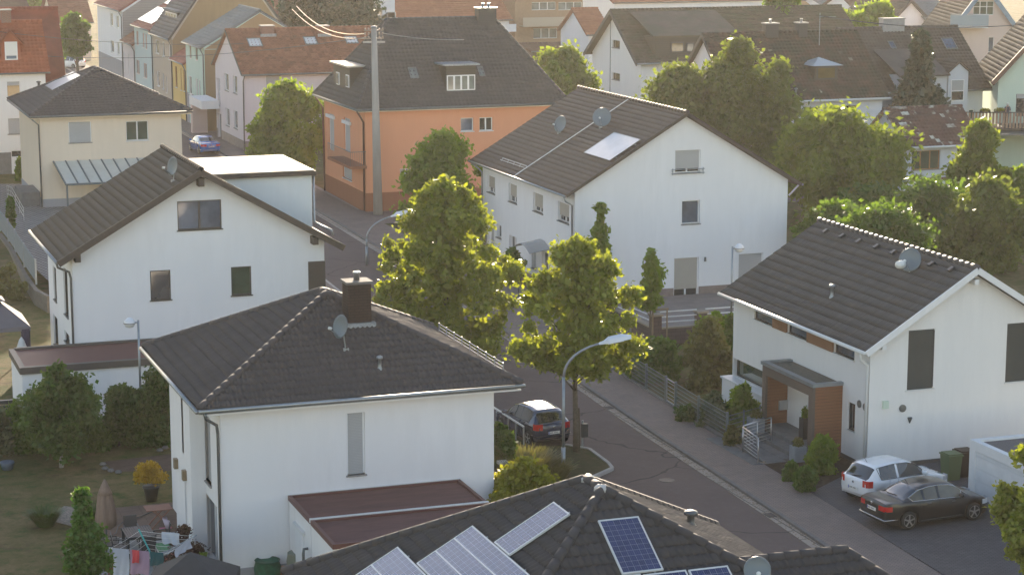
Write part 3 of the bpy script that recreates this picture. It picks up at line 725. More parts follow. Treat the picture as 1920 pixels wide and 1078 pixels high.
for i, (a, b2, sh) in enumerate((((914, 328), (928, 365), .7), ((954, 343), (969, 383), .68), ((1000, 360), (1018, 402), .75), ((1046, 377), (1067, 421), .7))):
    W_('L', a[0], a[1], b2[0], b2[1], n=2, shut=sh, sm=M['shutb'])
W_('L', 955, 440, 968, 476, n=2, gm=M['glass']); W_('L', 997, 467, 1005, 505, n=1, shut=1); W_('L', 903, 408, 913, 458, n=1, shut=1, gm=M['glass']); W_('L', 918, 414, 926, 462, n=1, shut=1); W_('L', 931, 420, 940, 448, n=1, gm=M['glass'])
W_('L', 1016, 470, 1028, 522, n=1, sil=None, name='front_door', gm=M['glass'])
D2.gutter([((40.83, 106.15, 5.93), (40.83, 122.5, 5.93))], M['zinc'])
D2.gutter([((55.07, 106.15, 5.93), (55.07, 122.5, 5.93))], M['zinc'])
D2.downpipe([(54.9, 106.3, 5.9), (54.4, 106.5, 5.3)], M['wzinc']); D2.downpipe([(40.9, 106.5, 5.85), (41.0, 106.5, 5.6), (41.45, 106.7, 5.35), (41.47, 106.7, .1)], M['zinc']); D2.downpipe([(40.9, 122.2, 5.85), (41.3, 122, 5.5), (41.47, 121.9, 5.3), (41.47, 121.9, .1)], M['zinc'])
D2.finish(plinth=1, ph=.45, pm=mat('plinth_brownish', (.24, .19, .17), .85, var=.15))
# glass canopy over the door
ca = onx(1031, 468, 41.5); cb = onx(990, 452, 41.5); zc = (ca.z + cb.z) / 2 + .05; y0, y1 = ca.y, ca.y + 2.6
fr = MB(); gl = MB(); nseg = 6
for i in range(nseg + 1):
    t = i / nseg; y = y0 + (y1 - y0) * t; h = .35 * math.sin(math.pi * t)
    if i in (0, 2, 4, 6): fr.tube([(41.52, y, zc + h), (40.3, y, zc + h - .18)], .022, 6)
    if i: gl.quad((41.5, py_, zc + ph_ + .02), (41.5, y, zc + h + .02), (40.3, y, zc + h - .16), (40.3, py_, zc + ph_ - .16)); fr.tube([(40.3, py_, zc + ph_ - .18), (40.3, y, zc + h - .18)], .022, 6)
    py_, ph_ = y, h
cn = fr.build('door_canopy', M['galv'], D2.t); gl.build('canopy_glass', mat('smoked_canopy_glass', (.34, .35, .35), .15), cn)
# party-wall flashing and fittings on the roof
A, N, U, V = D2.pl['L']; yp = D2.on('L', 1095, 245).y
q = MB(); a = Vector((40.92, yp, 6.0)); b2 = Vector((47.97, yp, 10.18)); q.beam(a + N * .08, b2 + N * .08, .07, .04, N); q.build('party_wall_strip', M['wsill'], D2.t)
panel(D2, 'L', [(1085, 285), (1159, 250), (1201, 261), (1145, 301)], 3, 1, fm=M['dzinc'], gm=mat('bright_collector_glass', (.36, .40, .44), .3, coat=.3, var=.15, vs=1), name='solar_collector', off=.12)
pf = D2.on('L', 1127, 240); dish(D2, pf + Vector((0, -.1, .62)), .55, (-.55, -.82, .3), pf); pf = D2.on('L', 1049, 250); dish(D2, pf + Vector((0, -.1, .55)), .5, (-.9, -.35, .3), pf)
q = MB(); p0 = D2.on('L', 940, 303, .12); p1 = D2.on('L', 985, 318, .12); 
for k in range(2): q.tube([p0 + V * .18 * k, p1 + V * .18 * k], .025, 6)
for k in range(5): p = p0.lerp(p1, k / 4); q.beam(p - N * .12, p + V * .2 + N * .02, .04, .03)
q.build('snow_guard', M['zinc'], D2.t)

# --- right white gabled house with timber porch
H = House('porch_house', 'white gabled house with ribbed dark roof and timber entrance porch, on the right', (39.7, 70.6, 48.3, 82.7), 0,
          (39.25, 70.12, 48.8, 83.15), 4.85, 'gy', 7.78, 44.0, M['warm'], tilemat('tiles_ribbed_charcoal', (.088, .082, .081), var=.08, rough=.5), tk=dict(w=.15, c=.42, amp=.022, step=.018, sub=6))
H.verge(M['whitew'], .06, .24)
for x, z in ((40.05, 5.02), (44.0, 7.3)): MB().box((x - .09, 70.15, z - .15), (x + .09, 70.7, z + .05)).build('purlin', M['whitew'], H.t)
W_ = H.win
W_('F', 1704, 620, 1749, 727, n=1, shut=1, sm=M['dshut'], sil='wsill', fm=M['dframe'], rec=.1); W_('F', 1889, 607, 1935, 712, n=1, shut=1, sm=M['dshut'], sil='wsill', fm=M['dframe'], rec=.1)
def yzr(px, py): return onx(px, py, 39.7)
def band(p0, p1, z0, z1): return (82.7 - yzr(p0, 600).y, 82.7 - yzr(p1, 600).y, z0, z1)
zb1 = 4.68; zb0 = 4.13
for p0, p1 in ((1414, 1450), (1478, 1515), (1566, 1604)): W_('L', 0, 0, 0, 0, n=1, uzr=band(p0, p1, zb0, zb1), fm=M['dframe'], gm=M['glassb'], sil='wsill', rec=.12)
for p0, p1 in ((1450, 1478), (1515, 1566)):
    a0, a1, _, _ = band(p0, p1, 0, 0); MB().box((39.63, 82.7 - a1 + .04, zb0 - .02), (39.7, 82.7 - a0 - .04, zb1)).build('timber_panel', slatmat('warm_timber_slats', (.25, .12, .06), .07, depth=.5), H.t)
W_('L', 1590, 752, 1602, 810, n=1, fm=M['dframe'], sil='wsill', rec=.12)
# corner strip window low down
zc0 = onx(1400, 716, 39.7).z
a_ = onx(1400, 692, 39.7); c_ = onx(1432, 728, 39.7)
W_('L', 0, 0, 0, 0, n=1, uzr=(0.05, 82.7 - 77.8, zc0, zc0 + .8), fm=M['dframe'], gm=M['glassg'], sil=None, rec=.25)
MB().box((39.25, 77.5, -.1), (39.7, 82.8, zc0 - .1)).build('window_bay', M['white'], H.t); MB().box((39.18, 77.45, zc0 - .1), (39.75, 82.86, zc0 - .02)).build('bay_sill', M['wsill'], H.t)
for px, py in ((1611, 757), (1622, 763)):
    p = onx(px, py, 39.68); q = MB(); q.lathe((39.7, p.y, p.z), [(.15, 0), (.15, .04), (.1, .05)], 18, (-1, 0, 0)); q.build('air_vent', M['dzinc'], H.t)
p = ony(1692, 765, 70.6); q = MB(); q.lathe((p.x, 70.6, p.z), [(.15, 0), (.15, .04), (.1, .05)], 18, (0, -1, 0)); q.build('air_vent', M['dzinc'], H.t)
p = ony(1659, 758, 70.6); MB().box((p.x - .11, 70.48, p.z - .15), (p.x + .11, 70.6, p.z + .15)).build('meter_box', M['mint'], H.t)
p = ony(1705, 787, 70.6); q = MB(); q.lathe((p.x, 70.57, p.z - .12), [(.02, 0), (.1, .22), (.08, .24)], 12); q.build('wall_lamp', M['dzinc'], H.t)
H.gutter([((39.18, 70.07, 4.8), (39.18, 83.15, 4.8))], M['wzinc'], .08)
H.downpipe([(39.22, 70.5, 4.75), (39.25, 70.52, 4.45), (39.6, 70.62, 4.2), (39.62, 70.65, 3.95), (39.62, 70.7, .05)], M['wzinc'], .06)
H.finish(plinth=1, ph=.25, pm=mat('dark_plinth', (.09, .08, .075), .8))
pf = H.on('L', 1708, 508); dd = dish(H, ony(1706, 487, pf.y), .48, (-.75, -.55, .3), pf, m=M['dishm'])
p = ony(1690, 496, pf.y - .35); q = MB(); q.lathe(p, [(.03, -.3), (.15, -.25), (.17, 0), (.14, .14)], 12, (.8, .5, -.1)); q.build('multi_feed_head', M['wplast'], dd, smooth=True)
vent(H, 'L', 1560, 557, .5, .07, M['zinc'])
A, N, U, V = H.pl['L']
for px, py in ((1545, 440), (1576, 449), (1607, 459), (1640, 469), (1672, 480), (1743, 502), (1780, 512)):
    p = onplane(px, py, A, N) + N * .05; MB().obox(p - U * .1, U * .2, V * .25, N * .1).build('vent_tile', M['dplast'], H.ro)
# porch
pz = 3.0
px0 = 38.4; py0, py1 = onx(1525, 722, px0).y, onx(1430, 678, px0).y; pz = (onx(1525, 722, px0).z + onx(1430, 678, px0).z) / 2
T_wood = slatmat('reddish_timber_cladding', (.25, .11, .055), .13, depth=.8); T_wg = slatmat('grey_timber_frame', (.13, .10, .085), .085, depth=.4)
Z0 = .45
for a, b in ((py0, py0 + .1), (py1 - .1, py1)): MB().box((px0 + .1, a, 0), (39.7, b, pz - .1)).build('porch_side', T_wood, H.t)
q = MB(); q.box((px0, py0, 0), (px0 + .1, py0 + .38, pz - .1)); q.box((px0, py1 - .3, 0), (px0 + .1, py1, pz - .1)); q.box((px0, py0 + .38, pz - .5), (px0 + .1, py1 - .3, pz - .1)); q.build('porch_frame', T_wg, H.t)
q = MB(); q.box((px0 - .06, py0 - .06, pz - .1), (px0 + .2, py1 + .06, pz + .04)); q.box((px0 + .2, py0 - .06, pz - .1), (39.7, py0 + .16, pz + .035)); q.box((px0 + .2, py1 - .16, pz - .1), (39.7, py1 + .06, pz + .035)); pr = q.build('porch_rim', M['galv'], H.t)
MB().box((px0 + .2, py0 + .16, pz - .1), (39.68, py1 - .16, pz - .04)).build('porch_roof', mat('moss_grey_gravel', (.13, .12, .095), .95, var=.3, vs=10, bump=.6), pr)
MB().box((39.52, py0 + .1, Z0), (39.7, py1 - .1, pz - .1)).build('porch_back_wall', M['warm'], H.t)
dy = py0 + .5
q = MB(); q.box((39.45, dy, Z0), (39.52, dy + 1.15, min(Z0 + 2.1, pz - .2))); do = q.build('front_door', M['whitew'], H.t); MB().box((39.42, dy + .3, Z0 + .15), (39.45, dy + .95, min(Z0 + 2.0, pz - .3))).build('pane', M['glass'], do)
q = MB(); q.tube([(39.38, dy + .2, Z0 + .6), (39.38, dy + .2, Z0 + 1.7)], .02, 6); q.build('handle', M['steel'], do)
p = ony(1469, 759, py1 - .12); MB().box((p.x - .22, py1 - .17, p.z - .2), (p.x + .22, py1 - .1, p.z + .2)).build('letter_box', M['steel'], H.t)
stp = MB(); stp.box((px0 - .1, py0 + .0, -.1), (39.6, py1, Z0)); stp.box((px0 - .7, py0 + .4, -.1), (px0 - .1, py1 - .0, Z0 - .16)); stp.box((px0 - 1.15, py0 + .2, -.1), (px0 - .7, py1 - .0, Z0 - .31)); stp.box((px0 - 2.6, py0 - .1, -.1), (px0 - 1.15, py1 - .2, Z0 - .33))
stp.build('entrance_steps', M['dconc'], H.t)
# --- its garage
a = Vector((41.3, 65.9, 0)); zg_ = zat(1806, 823, 41.3, 65.9)
HG = thing('garage', 'white garage with a gravel flat roof at the right edge beside the parked cars', 'garage', (44, 62.6, 0))
MB().box((41.38, 59.5, -.1), (47.5, 65.82, zg_ - .25)).build('wall', M['white'], HG)
q = MB(); q.box((41.3, 59.4, zg_ - .35), (41.55, 65.9, zg_)); q.box((41.55, 65.65, zg_ - .35), (47.6, 65.9, zg_ - .002)); q.box((41.3, 65.5, 0), (41.38, 65.9, zg_ - .35)); q.box((41.3, 59.4, 0), (41.38, 59.8, zg_ - .35)); q.build('roof_rim', M['whitew'], HG)
MB().box((41.55, 59.45, zg_ - .15), (47.5, 65.65, zg_ - .08)).build('roof', mat('roof_gravel', (.16, .14, .13), .95, var=.45, vs=22, bump=1, bs=40), HG)
MB().box((41.33, 59.8, 0.02), (41.37, 65.5, zg_ - .37)).build('garage_door', slatmat('white_door_panels', (.70, .72, .73), .45, depth=.15), HG)
# ============================================================= ground, road, paths
def xr(y):
    pts = [(10, 31.6), (40, 32.7), (59.3, 33.4), (67.2, 33.8), (79.3, 34.2), (93.9, 35.0), (110, 35.8), (126.9, 36.45), (144.7, 36.85), (180, 37.6), (215, 37.9), (260, 38.1), (330, 38.2)]
    for (a, b), (c, d) in zip(pts, pts[1:]):
        if y <= c: return b + (d - b) * (y - a) / (c - a)
    return 38.2
def xl(y): return xr(y) - (5.6 if y < 135 else 5.6 + .4 * min(1, (y - 135) / 20))
# one sheet of terrain out to the horizon
gxs = [-3000, -1500, -700, -300, -150, -80, -40, -20, 0, 5, 8, 10, 12, 14, 16, 18, 20, 22, 23.5, 24.2, 25, 25.7, 26.4, 27.2, 28, 30, 34, 38, 42, 50, 60, 80, 110, 150, 220, 350, 700, 1500, 3000]
gys = [-1500, -300, -60, 0, 20, 40, 50, 60, 65, 70, 75, 80, 85, 90, 95, 100, 105, 112, 116, 120, 124, 128, 132, 136, 140, 150, 170, 200, 250, 320, 420, 600, 1000, 2000, 4000]
q = MB(); nx = len(gxs)
q.add([(x, y, gz(x, y) - .02) for y in gys for x in gxs], [(j * nx + i, j * nx + i + 1, (j + 1) * nx + i + 1, (j + 1) * nx + i) for j in range(len(gys) - 1) for i in range(nx - 1)])
tag(q.build('ground', groundmat('dry_grass_ground', (.13, .125, .045), (.25, .18, .095), (.07, .11, .028), .3), smooth=True), kind='structure')
ys = [10 + 4 * i for i in range(81)]
def strip(name, f0, f1, z, m, ys=ys, th=None):
    q = MB()
    for a, b in zip(ys, ys[1:]):
        p = [(f0(a), a, z), (f1(a), a, z), (f1(b), b, z), (f0(b), b, z)]
        q.poly(p, th) if th else q.add(p, [(0, 1, 2, 3)])
    return tag(q.build(name, m), kind='structure')
def asphaltmat():
    m, nt, b = nodes_of('asphalt'); tc = nt.nodes.new('ShaderNodeTexCoord').outputs['Object']
    c = mixcol(nt, ramp(nt, noise(nt, .35, 6, tc, .7), .35, .65), (.150, .113, .102), (.125, .096, .088))
    c = mixcol(nt, ramp(nt, noise(nt, 2.2, 6, tc, .8), .5, .72), c, (.155, .125, .114))
    v = nt.nodes.new('ShaderNodeTexVoronoi'); v.feature = 'DISTANCE_TO_EDGE'; v.inputs['Scale'].default_value = .13
    w1 = nt.nodes.new('ShaderNodeVectorMath'); w1.operation = 'ADD'; nn = nt.nodes.new('ShaderNodeTexNoise'); nn.inputs['Scale'].default_value = .8; nt.links.new(tc, nn.inputs['Vector']); nt.links.new(tc, w1.inputs[0]); nt.links.new(nn.outputs['Color'], w1.inputs[1]); nt.links.new(w1.outputs[0], v.inputs['Vector'])
    c = mixcol(nt, ramp(nt, v.outputs['Distance'], .003, .006), (.062, .052, .048), c)
    c = mixcol(nt, ramp(nt, noise(nt, 45, 2, tc), .3, .7), c, (.8, .8, .8), 'MULTIPLY')
    nt.links.new(c, b.inputs['Base Color']); b.inputs['Roughness'].default_value = .9; b.inputs['Specular IOR Level'].default_value = .25
    bp = nt.nodes.new('ShaderNodeBump'); bp.inputs['Strength'].default_value = .4; bp.inputs['Distance'].default_value = .01; nt.links.new(noise(nt, 60, 3, tc), bp.inputs['Height']); nt.links.new(bp.outputs[0], b.inputs['Normal']); return m
asph = asphaltmat()
strip('road', lambda y: xl(y), lambda y: xr(y) - .42, .012, asph)
kerbm = brickmat('kerb_stone', (.40, .33, .27), (.34, .29, .24), (.15, .13, .11), 1.0, .5, msize=.03, vert=(0, 0, R(90)))
strip('gutter_strip', lambda y: xr(y) - .42, lambda y: xr(y) - .02, .02, kerbm, th=.1)
strip('kerb', lambda y: xr(y) - .02, lambda y: xr(y) + .14, .11, mat('kerb_concrete', (.15, .135, .125), .9, var=.2, vs=3), th=.3)
pavm = brickmat('pavement_blocks', (.26, .20, .17), (.22, .175, .15), (.12, .10, .09), .2, .1, rot=R(45), msize=.008)
def px1(y): return xr(y) + (2.3 if y < 96 else 2.3 + .6 * sstep(96, 115, y))
strip('pavement', lambda y: xr(y) + .14, px1, .10, pavm, th=.3)
lk = lambda y: xl(y) - .15
strip('kerb', lambda y: xl(y) - .15, lambda y: xl(y), .1, M['concrete'], ys=[84 + 4 * i for i in range(62)], th=.3)
strip('pavement', lambda y: xl(y) - 2.0, lambda y: xl(y) - .15, .09, pavm, ys=[84 + 4 * i for i in range(62)], th=.3)
# parking bay on the left and the planted island
def flat(name, pts, z, m, th=None, kind='structure', label=None, cat=None):
    q = MB(); q.poly([(p[0], p[1], z) for p in pts], th); o = q.build(name, m); 
    return tag(o, label, cat, kind=kind)
flat('parking_bay', [(26.9, 76.2), (xl(76.2) + .01, 76.2), (xl(86) + .01, 86), (27.0, 86)], .008, pavm)
flat('asphalt_junction', [(20.5, 64), (xl(64) + .01, 60), (xl(76.0) + .01, 76), (30.0, 76), (27.5, 71.5), (20.5, 70.5)], .006, asph)
isl = [at(x, y) for x, y in ((925, 905), (985, 925), (1068, 918), (1148, 882), (1140, 872), (1105, 846), (1060, 838), (1000, 842), (925, 800))]
ip = [(p.x, p.y) for p in isl]
flat('planting_island', ip, .1, groundmat('island_soil', (.10, .085, .045), (.07, .08, .03), (.12, .1, .06), .8), th=.3)
q = MB()
for a, b in zip(isl[1:6], isl[2:7]): q.beam((a.x, a.y, .06), (b.x, b.y, .06), .14, .16)
tag(q.build('kerb', M['concrete']), kind='structure')
# driveway of the porch house
dry = brickmat('driveway_blocks', (.135, .122, .122), (.11, .10, .10), (.065, .06, .056), .22, .11, rot=R(12), msize=.01)
flat('driveway', [(px1(40) - .02, 40), (60, 40), (60, 60), (41.3, 60), (41.3, 66), (48, 66), (48, 70.6), (39.7, 70.6), (38.6, 70.2), (px1(68.4), 68.4)], .112, dry, th=.3)
flat('garden_bed', [(px1(72.6), 72.6), (px1(68.4), 68.41), (38.6, 70.21), (39.66, 70.65), (39.66, 72.6)], .10, groundmat('bark_soil', (.06, .04, .028), (.08, .055, .04), (.1, .09, .07), .9))
# patio of the duplex behind the stone wall
flat('patio', [(41.4, 98.8), (56, 98.8), (56, 106.6), (41.4, 106.6)], .03, mat('patio_slabs', (.24, .20, .18), .9, var=.12, vs=1.5))
flat('front_yard', [(px1(100), 97.5), (41.5, 97.5), (41.5, 124), (px1(124), 124)], .04, mat('yard_slabs', (.20, .17, .15), .9, var=.15, vs=2))
# patio and decking in the left garden
zl = -.85
def fl(name, pix, z, m, **k): return flat(name, [(lambda p: (p.x, p.y))(at(x, y, z)) for x, y in pix], z, m, **k)
deckm = brickmat('worn_deck_boards', (.20, .135, .10), (.165, .115, .088), (.09, .06, .05), 1.6, .14, msize=.012)
fl('terrace_decking', [(208, 952), (332, 940), (345, 996), (160, 1012)], zl + .03, deckm)
fl('patio', [(165, 1014), (347, 994), (420, 1100), (150, 1110)], zl + .05, brickmat('pale_patio_slabs', (.30, .31, .31), (.27, .28, .28), (.17, .17, .17), .6, .6, msize=.01, off=0))
fl('gravel_bed', [(98, 962), (120, 948), (185, 955), (190, 985), (150, 990), (105, 978)], zl + .02, mat('pale_gravel', (.24, .20, .16), .9, var=.6, vs=14, bump=1, bs=20))
fl('bare_soil', [(195, 865), (325, 850), (330, 882), (215, 884)], zl + .0, mat('bare_soil', (.10, .065, .045), .95, var=.3, vs=3, bump=1, bs=9))
# paving beside the cream house
fl('paved_yard', [(0, 345), (48, 345), (150, 400), (130, 470), (128, 560), (88, 524), (60, 498), (8, 420), (0, 400)], .02, brickmat('chequered_paving', (.38, .36, .33), (.30, .28, .26), (.13, .12, .11), .42, .3, msize=.07, rot=R(20)))
# side street between the orange and the pinkish house
flat('side_street', [(px1(146) - .02, 143.5), (80, 143.5), (80, 137), (px1(137) - .02, 137)], .05, pavm)
flat('side_pavement', [(px1(146) - .05, 143.5), (39.6, 143.5), (39.6, 180), (px1(180) - .05, 180)], .101, mat('light_pavement', (.26, .225, .20), .9, var=.12, vs=2))

# ============================================================= light, air, camera
w = bpy.data.worlds.new('World'); scene.world = w; w.use_nodes = True
nt = w.node_tree; bg = nt.nodes['Background']; sky = nt.nodes.new('ShaderNodeTexSky'); sky.sky_type = 'NISHITA'
SUN_EL, SUN_AZ = R(9.5), R(21)       # azimuth from +Y towards +X
sky.sun_disc = False; sky.sun_elevation = SUN_EL; sky.sun_rotation = SUN_AZ; sky.air_density = 1.0; sky.dust_density = .5; sky.ozone_density = .7
wb = mixcol(nt, 1.0, sky.outputs[0], (1.05, .965, 1.0), 'MULTIPLY'); nt.links.new(wb, bg.inputs[0]); bg.inputs[1].default_value = .12
sl = bpy.data.lights.new('sun', 'SUN'); sl.energy = 4.2; sl.angle = R(.5); sl.color = (1, .83, .62)
so = bpy.data.objects.new('sun', sl); COL.objects.link(so)
sd = Vector((math.sin(SUN_AZ) * math.cos(SUN_EL), math.cos(SUN_AZ) * math.cos(SUN_EL), math.sin(SUN_EL)))
so.rotation_euler = sd.to_track_quat('Z', 'Y').to_euler(); so.location = (60, 120, 60)
if not globals().get('NOHAZE'):
    q = MB(); q.box((-420, -30, -2.2), (620, 900, 34)); hz = q.build('haze', None)
    hm = bpy.data.materials.new('haze'); hm.use_nodes = True; hn = hm.node_tree; hn.nodes.remove(hn.nodes['Principled BSDF'])
    pv = hn.nodes.new('ShaderNodeVolumePrincipled'); pv.inputs['Color'].default_value = (.95, .93, .9, 1); pv.inputs['Density'].default_value = .00010; pv.inputs['Anisotropy'].default_value = .55
    hn.links.new(pv.outputs[0], hn.nodes['Material Output'].inputs['Volume']); hz.data.materials.append(hm); tag(hz, kind='stuff')
    hz.display_type = 'WIRE'
cam = bpy.data.cameras.new('camera'); co = bpy.data.objects.new('camera', cam); COL.objects.link(co)
cam.sensor_fit = 'HORIZONTAL'; cam.sensor_width = 36; cam.lens = FPX / 1920 * 36; cam.clip_end = 6000; cam.clip_start = .5
co.location = (0, 0, HC); co.rotation_euler = (R(90) - PIT, 0, -AZ)
scene.camera = co
scene.view_settings.view_transform = 'Standard'; scene.view_settings.look = 'None'; scene.view_settings.exposure = 1.72; scene.view_settings.gamma = 1
scene.cycles.volume_bounces = 0; scene.cycles.max_bounces = 6; scene.cycles.use_denoising = True
# ============================================================= houses further off
MT = dict(w=.32, c=.38, amp=.045, step=.045, sub=4); FART = dict(w=.45, c=.42, amp=.05, step=.06, sub=3)
X = 39.7
def mid(a, b): return (a + b) / 2
# --- cream hip-roofed house (left)
D = House('cream_house', 'cream house with low black pyramid roof, left, behind the black-roofed gabled house', (18.95, 152.5, 29.0, 164.6), -.3,
          (18.25, 151.9, 29.65, 165.2), 6.6, 'hip', 9.3, ((23.9, 158.0), (23.9, 159.0)), M['cream'], T_dark, tk=dict(w=.3, c=.38, amp=.045, step=.05, sub=4))
D.soffit(M['cream']); D.gutter([((18.2, 151.85, 6.52), (29.7, 151.85, 6.52)), ((18.2, 151.85, 6.52), (18.2, 165.2, 6.52))], M['dzinc'], .08)
D.downpipe([(18.3, 152.0, 6.4), (18.85, 152.4, 5.9), (18.88, 152.42, .0)], M['dzinc'], .06)
D.win('F', 128, 230, 172, 267, shut=1, n=1); D.win('F', 236, 228, 279, 263, n=2, gm=M['glassg'], sil='wsill')
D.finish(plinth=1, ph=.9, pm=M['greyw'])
panel(D, 'L', [(83, 161), (138, 134), (151, 142), (99, 169)], 1, 3, fm=M['dzinc'], gm=mat('bright_collector_glass', (.5, .5, .5), .12), name='solar_collector', off=.12)
vent(D, 'L', 73, 163, .4, .1, M['dplast'])
# glazed veranda roof on the street side wall
zt_ = ony(100, 303, 152.5); zr_ = ony(300, 293, 152.5); yfr = 149.3; zf = zat(124, 348, at(124, 348, 3).x, yfr); xl_ = ony(124, 348, yfr).x
g = MB(); fr = MB(); nb = 9; xr_ = xl_ + (zr_.x - zt_.x)
for i in range(nb + 1):
    t = i / nb; a = Vector((zt_.x + (zr_.x - zt_.x) * t, 152.48, zt_.z)); b = Vector((xl_ + (xr_ - xl_) * t, yfr, zf)); fr.beam(a, b, .09, .1)
    if i: g.quad(pa_, pb_, b, a)
    pa_, pb_ = a, b
fr.beam((xl_, yfr, zf), (xr_, yfr, zf), .12, .14); fr.beam((xl_ + .06, yfr, -.1), (xl_ + .06, yfr, zf), .12, .12); fr.beam((xr_ - .06, yfr, -.1), (xr_ - .06, yfr, zf), .12, .12)
v = fr.build('veranda_frame', mat('slate_blue_metal', (.10, .13, .15), .45, .3), D.t); g.build('veranda_glazing', mat('reflection_pale_glazing', (.50, .52, .48), .2, coat=.6, var=.06, vs=1), v)  # pale base colour of the glazing stands in for its bright reflection
# --- pinkish house with red roof at the left edge, dormer
y0 = 172.0; xe = 22.35; zr2 = onx(78, 40, xe)
A1 = House('red_roof_house', 'pale pinkish house with bright clay-red roof and gabled dormer, at the left edge', (8, y0 + .3, 22.0, 2 * zr2.y - y0 - .3), 0, (7, y0, xe, 2 * zr2.y - y0), 8.0, 'gx', zr2.z, zr2.y, M['warm'], T_red, tk=MT)
A1.gutter([((7, y0 - .05, 7.95), (xe, y0 - .05, 7.95))], M['dzinc'])
A1.win('F', 12, 154, 39, 182, n=1, shut=.25, gm=M['glassy']); A1.win('F', 14, 223, 43, 251, n=1, shut=1); A1.win('F', 21, 283, 42, 295, n=1, sil=None)
A1.finish(plinth=1, ph=1.7, pm=M['plinth'])
pc = A1.on('F', 10, 40); chimney(A1, (pc.x - .35, pc.y - .2, zr2.z - .6), (pc.x + .45, pc.y + .6, zr2.z + .9), M['brick'], pots=0)
# gabled dormer: front wall, side, roof
def gdormer(H, px0, py0, px1, py1, pyap, depth, wallm, roofm, winspec=None, frm=None):
    """gabled dormer on the front slope: px0..px1 wide, base row py1, eave row py0, apex row pyap"""
    b = H.on('F', mid(px0, px1), py1); y = b.y - .02; a = ony(px0, py0, y); c = ony(px1, py0, y); ap = ony(mid(px0, px1), pyap, y); zb = b.z - .1
    q = MB(); xm = mid(a.x, c.x); 
    q.add([(a.x, y, zb), (c.x, y, zb), (c.x, y, a.z), (xm, y, ap.z - .12), (a.x, y, a.z)], [(0, 1, 2, 3, 4)])
    q.quad((a.x, y, zb), (a.x, y, a.z), (a.x, y + depth, a.z), (a.x, y + depth, zb)); q.quad((c.x, y, a.z), (c.x, y, zb), (c.x, y + depth, zb), (c.x, y + depth, a.z))
    d = q.build('dormer', wallm, H.t); r = MB(); o = .25
    k = (ap.z - a.z) / (xm - a.x); el = Vector((a.x - o, y - .3, a.z - k * o)); er = Vector((c.x + o, y - .3, a.z - k * o)); tp = Vector((xm, y - .3, ap.z)); dy = Vector((0, depth + .3, 0))
    kk = dict(MT); kk.update(th=.1); tiles(r, el + dy, el, tp + dy, tp, **kk); tiles(r, er, er + dy, tp, tp + dy, **kk); r.build('dormer_roof', roofm, d)
    w = (a.x, c.x, zb, a.z, y)
    return d, w
def dwin(d, x0, x1, z0, z1, y, n=2, fm=None, gm=None, shut=0, sm=None):
    """window laid on a dormer front (standing 4 cm proud)"""
    q = MB(); fm = fm or M['frame']; e = .06
    q.box((x0, y - .05, z0), (x1, y, z0 + e)); q.box((x0, y - .05, z1 - e), (x1, y, z1)); q.box((x0, y - .05, z0 + e), (x0 + e, y, z1 - e)); q.box((x1 - e, y - .05, z0 + e), (x1, y, z1 - e))
    for i in range(1, n): c = x0 + (x1 - x0) * i / n; q.box((c - e * .8, y - .05, z0 + e), (c + e * .8, y, z1 - e))
    f = q.build('window', fm, d); MB().quad((x0 + e, y - .02, z0 + e), (x1 - e, y - .02, z0 + e), (x1 - e, y - .02, z1 - e), (x0 + e, y - .02, z1 - e)).build('pane', gm or M['glass'], f) if not MAXD(d) else None
    return f
def MAXD(d): return d.parent is not None and d.parent.parent is None and False
d, w_ = gdormer(A1, 2, 78, 38, 113, 57, 3.2, T_red, T_red)
q = MB(); q.box((w_[0] + .25, w_[4] - .06, w_[2] + .1), (w_[1] - .25, w_[4] - .01, w_[3] - .05)); f = q.build('dormer_window', M['frame'], A1.t)
MB().box((w_[0] + .35, w_[4] - .09, w_[2] + .45), (w_[1] - .35, w_[4] - .05, w_[3] - .1)).build('roller_shutter', M['wplast'], f); MB().box((w_[0] + .35, w_[4] - .085, w_[2] + .2), (w_[1] - .35, w_[4] - .055, w_[2] + .44)).build('pane', M['glassb'], f)
# --- darker red roof behind it
xe = 25.7; zr3 = onx(108, 15, xe); y0 = 195
A2 = House('dark_red_roof_house', 'house with a steep darker red tile roof, directly behind the clay-red one on the left', (6, y0 + .3, 25.4, 2 * zr3.y - y0 - .3), 0, (5, y0, xe, 2 * zr3.y - y0), 5.6, 'gx', zr3.z, zr3.y, M['warm'], T_dred, tk=MT); A2.finish()
# --- pinkish white house with the long clay roof
P = House('long_roof_house', 'pinkish white house with long clay-brown roof, three roof windows and two brick chimneys', (39.75, 180.3, 52.5, 192.0), 0, (39.5, 179.8, 52.8, 192.4), 6.7, 'gx', 10.1, 186.2, M['pinkw'], T_pred, tk=MT)
P.verge(M['dframe'], .06, .16); P.gutter([((39.5, 179.75, 6.62), (52.8, 179.75, 6.62))], M['dzinc'], .08)
P.downpipe([(39.8, 180.1, 6.5), (39.72, 180.25, 6.1), (39.7, 180.28, .1)], M['dzinc'], .06)
for a, b in (((421, 137), (429, 172)), ((437, 141), (445, 177)), ((423, 202), (431, 238)), ((438, 206), (446, 243))): P.win('L', a[0], a[1], b[0], b[1], n=1, gm=M['glassc'], sil='sill', rec=.12)
P.win('L', 407, 146, 413, 200, n=1, gm=M['glassc'], sil=None, mull=.5); P.win('L', 408, 212, 416, 262, n=1, gm=M['glass'], sil=None, name='front_door')
P.win('F', 498, 143, 530, 177, n=1, shut=.88)
P.finish(plinth=1, ph=.9, pm=mat('plinth_stone', (.26, .22, .19), .85, var=.2))
for cs in ([(463, 74), (487, 73), (493, 88), (467, 90)], [(568, 71), (590, 71), (597, 84), (573, 86)], [(645, 70), (668, 70), (672, 82), (650, 84)]): skylight(P, 'F', cs, gm=mat('bright_pane', (.62, .62, .58), .25, coat=1))
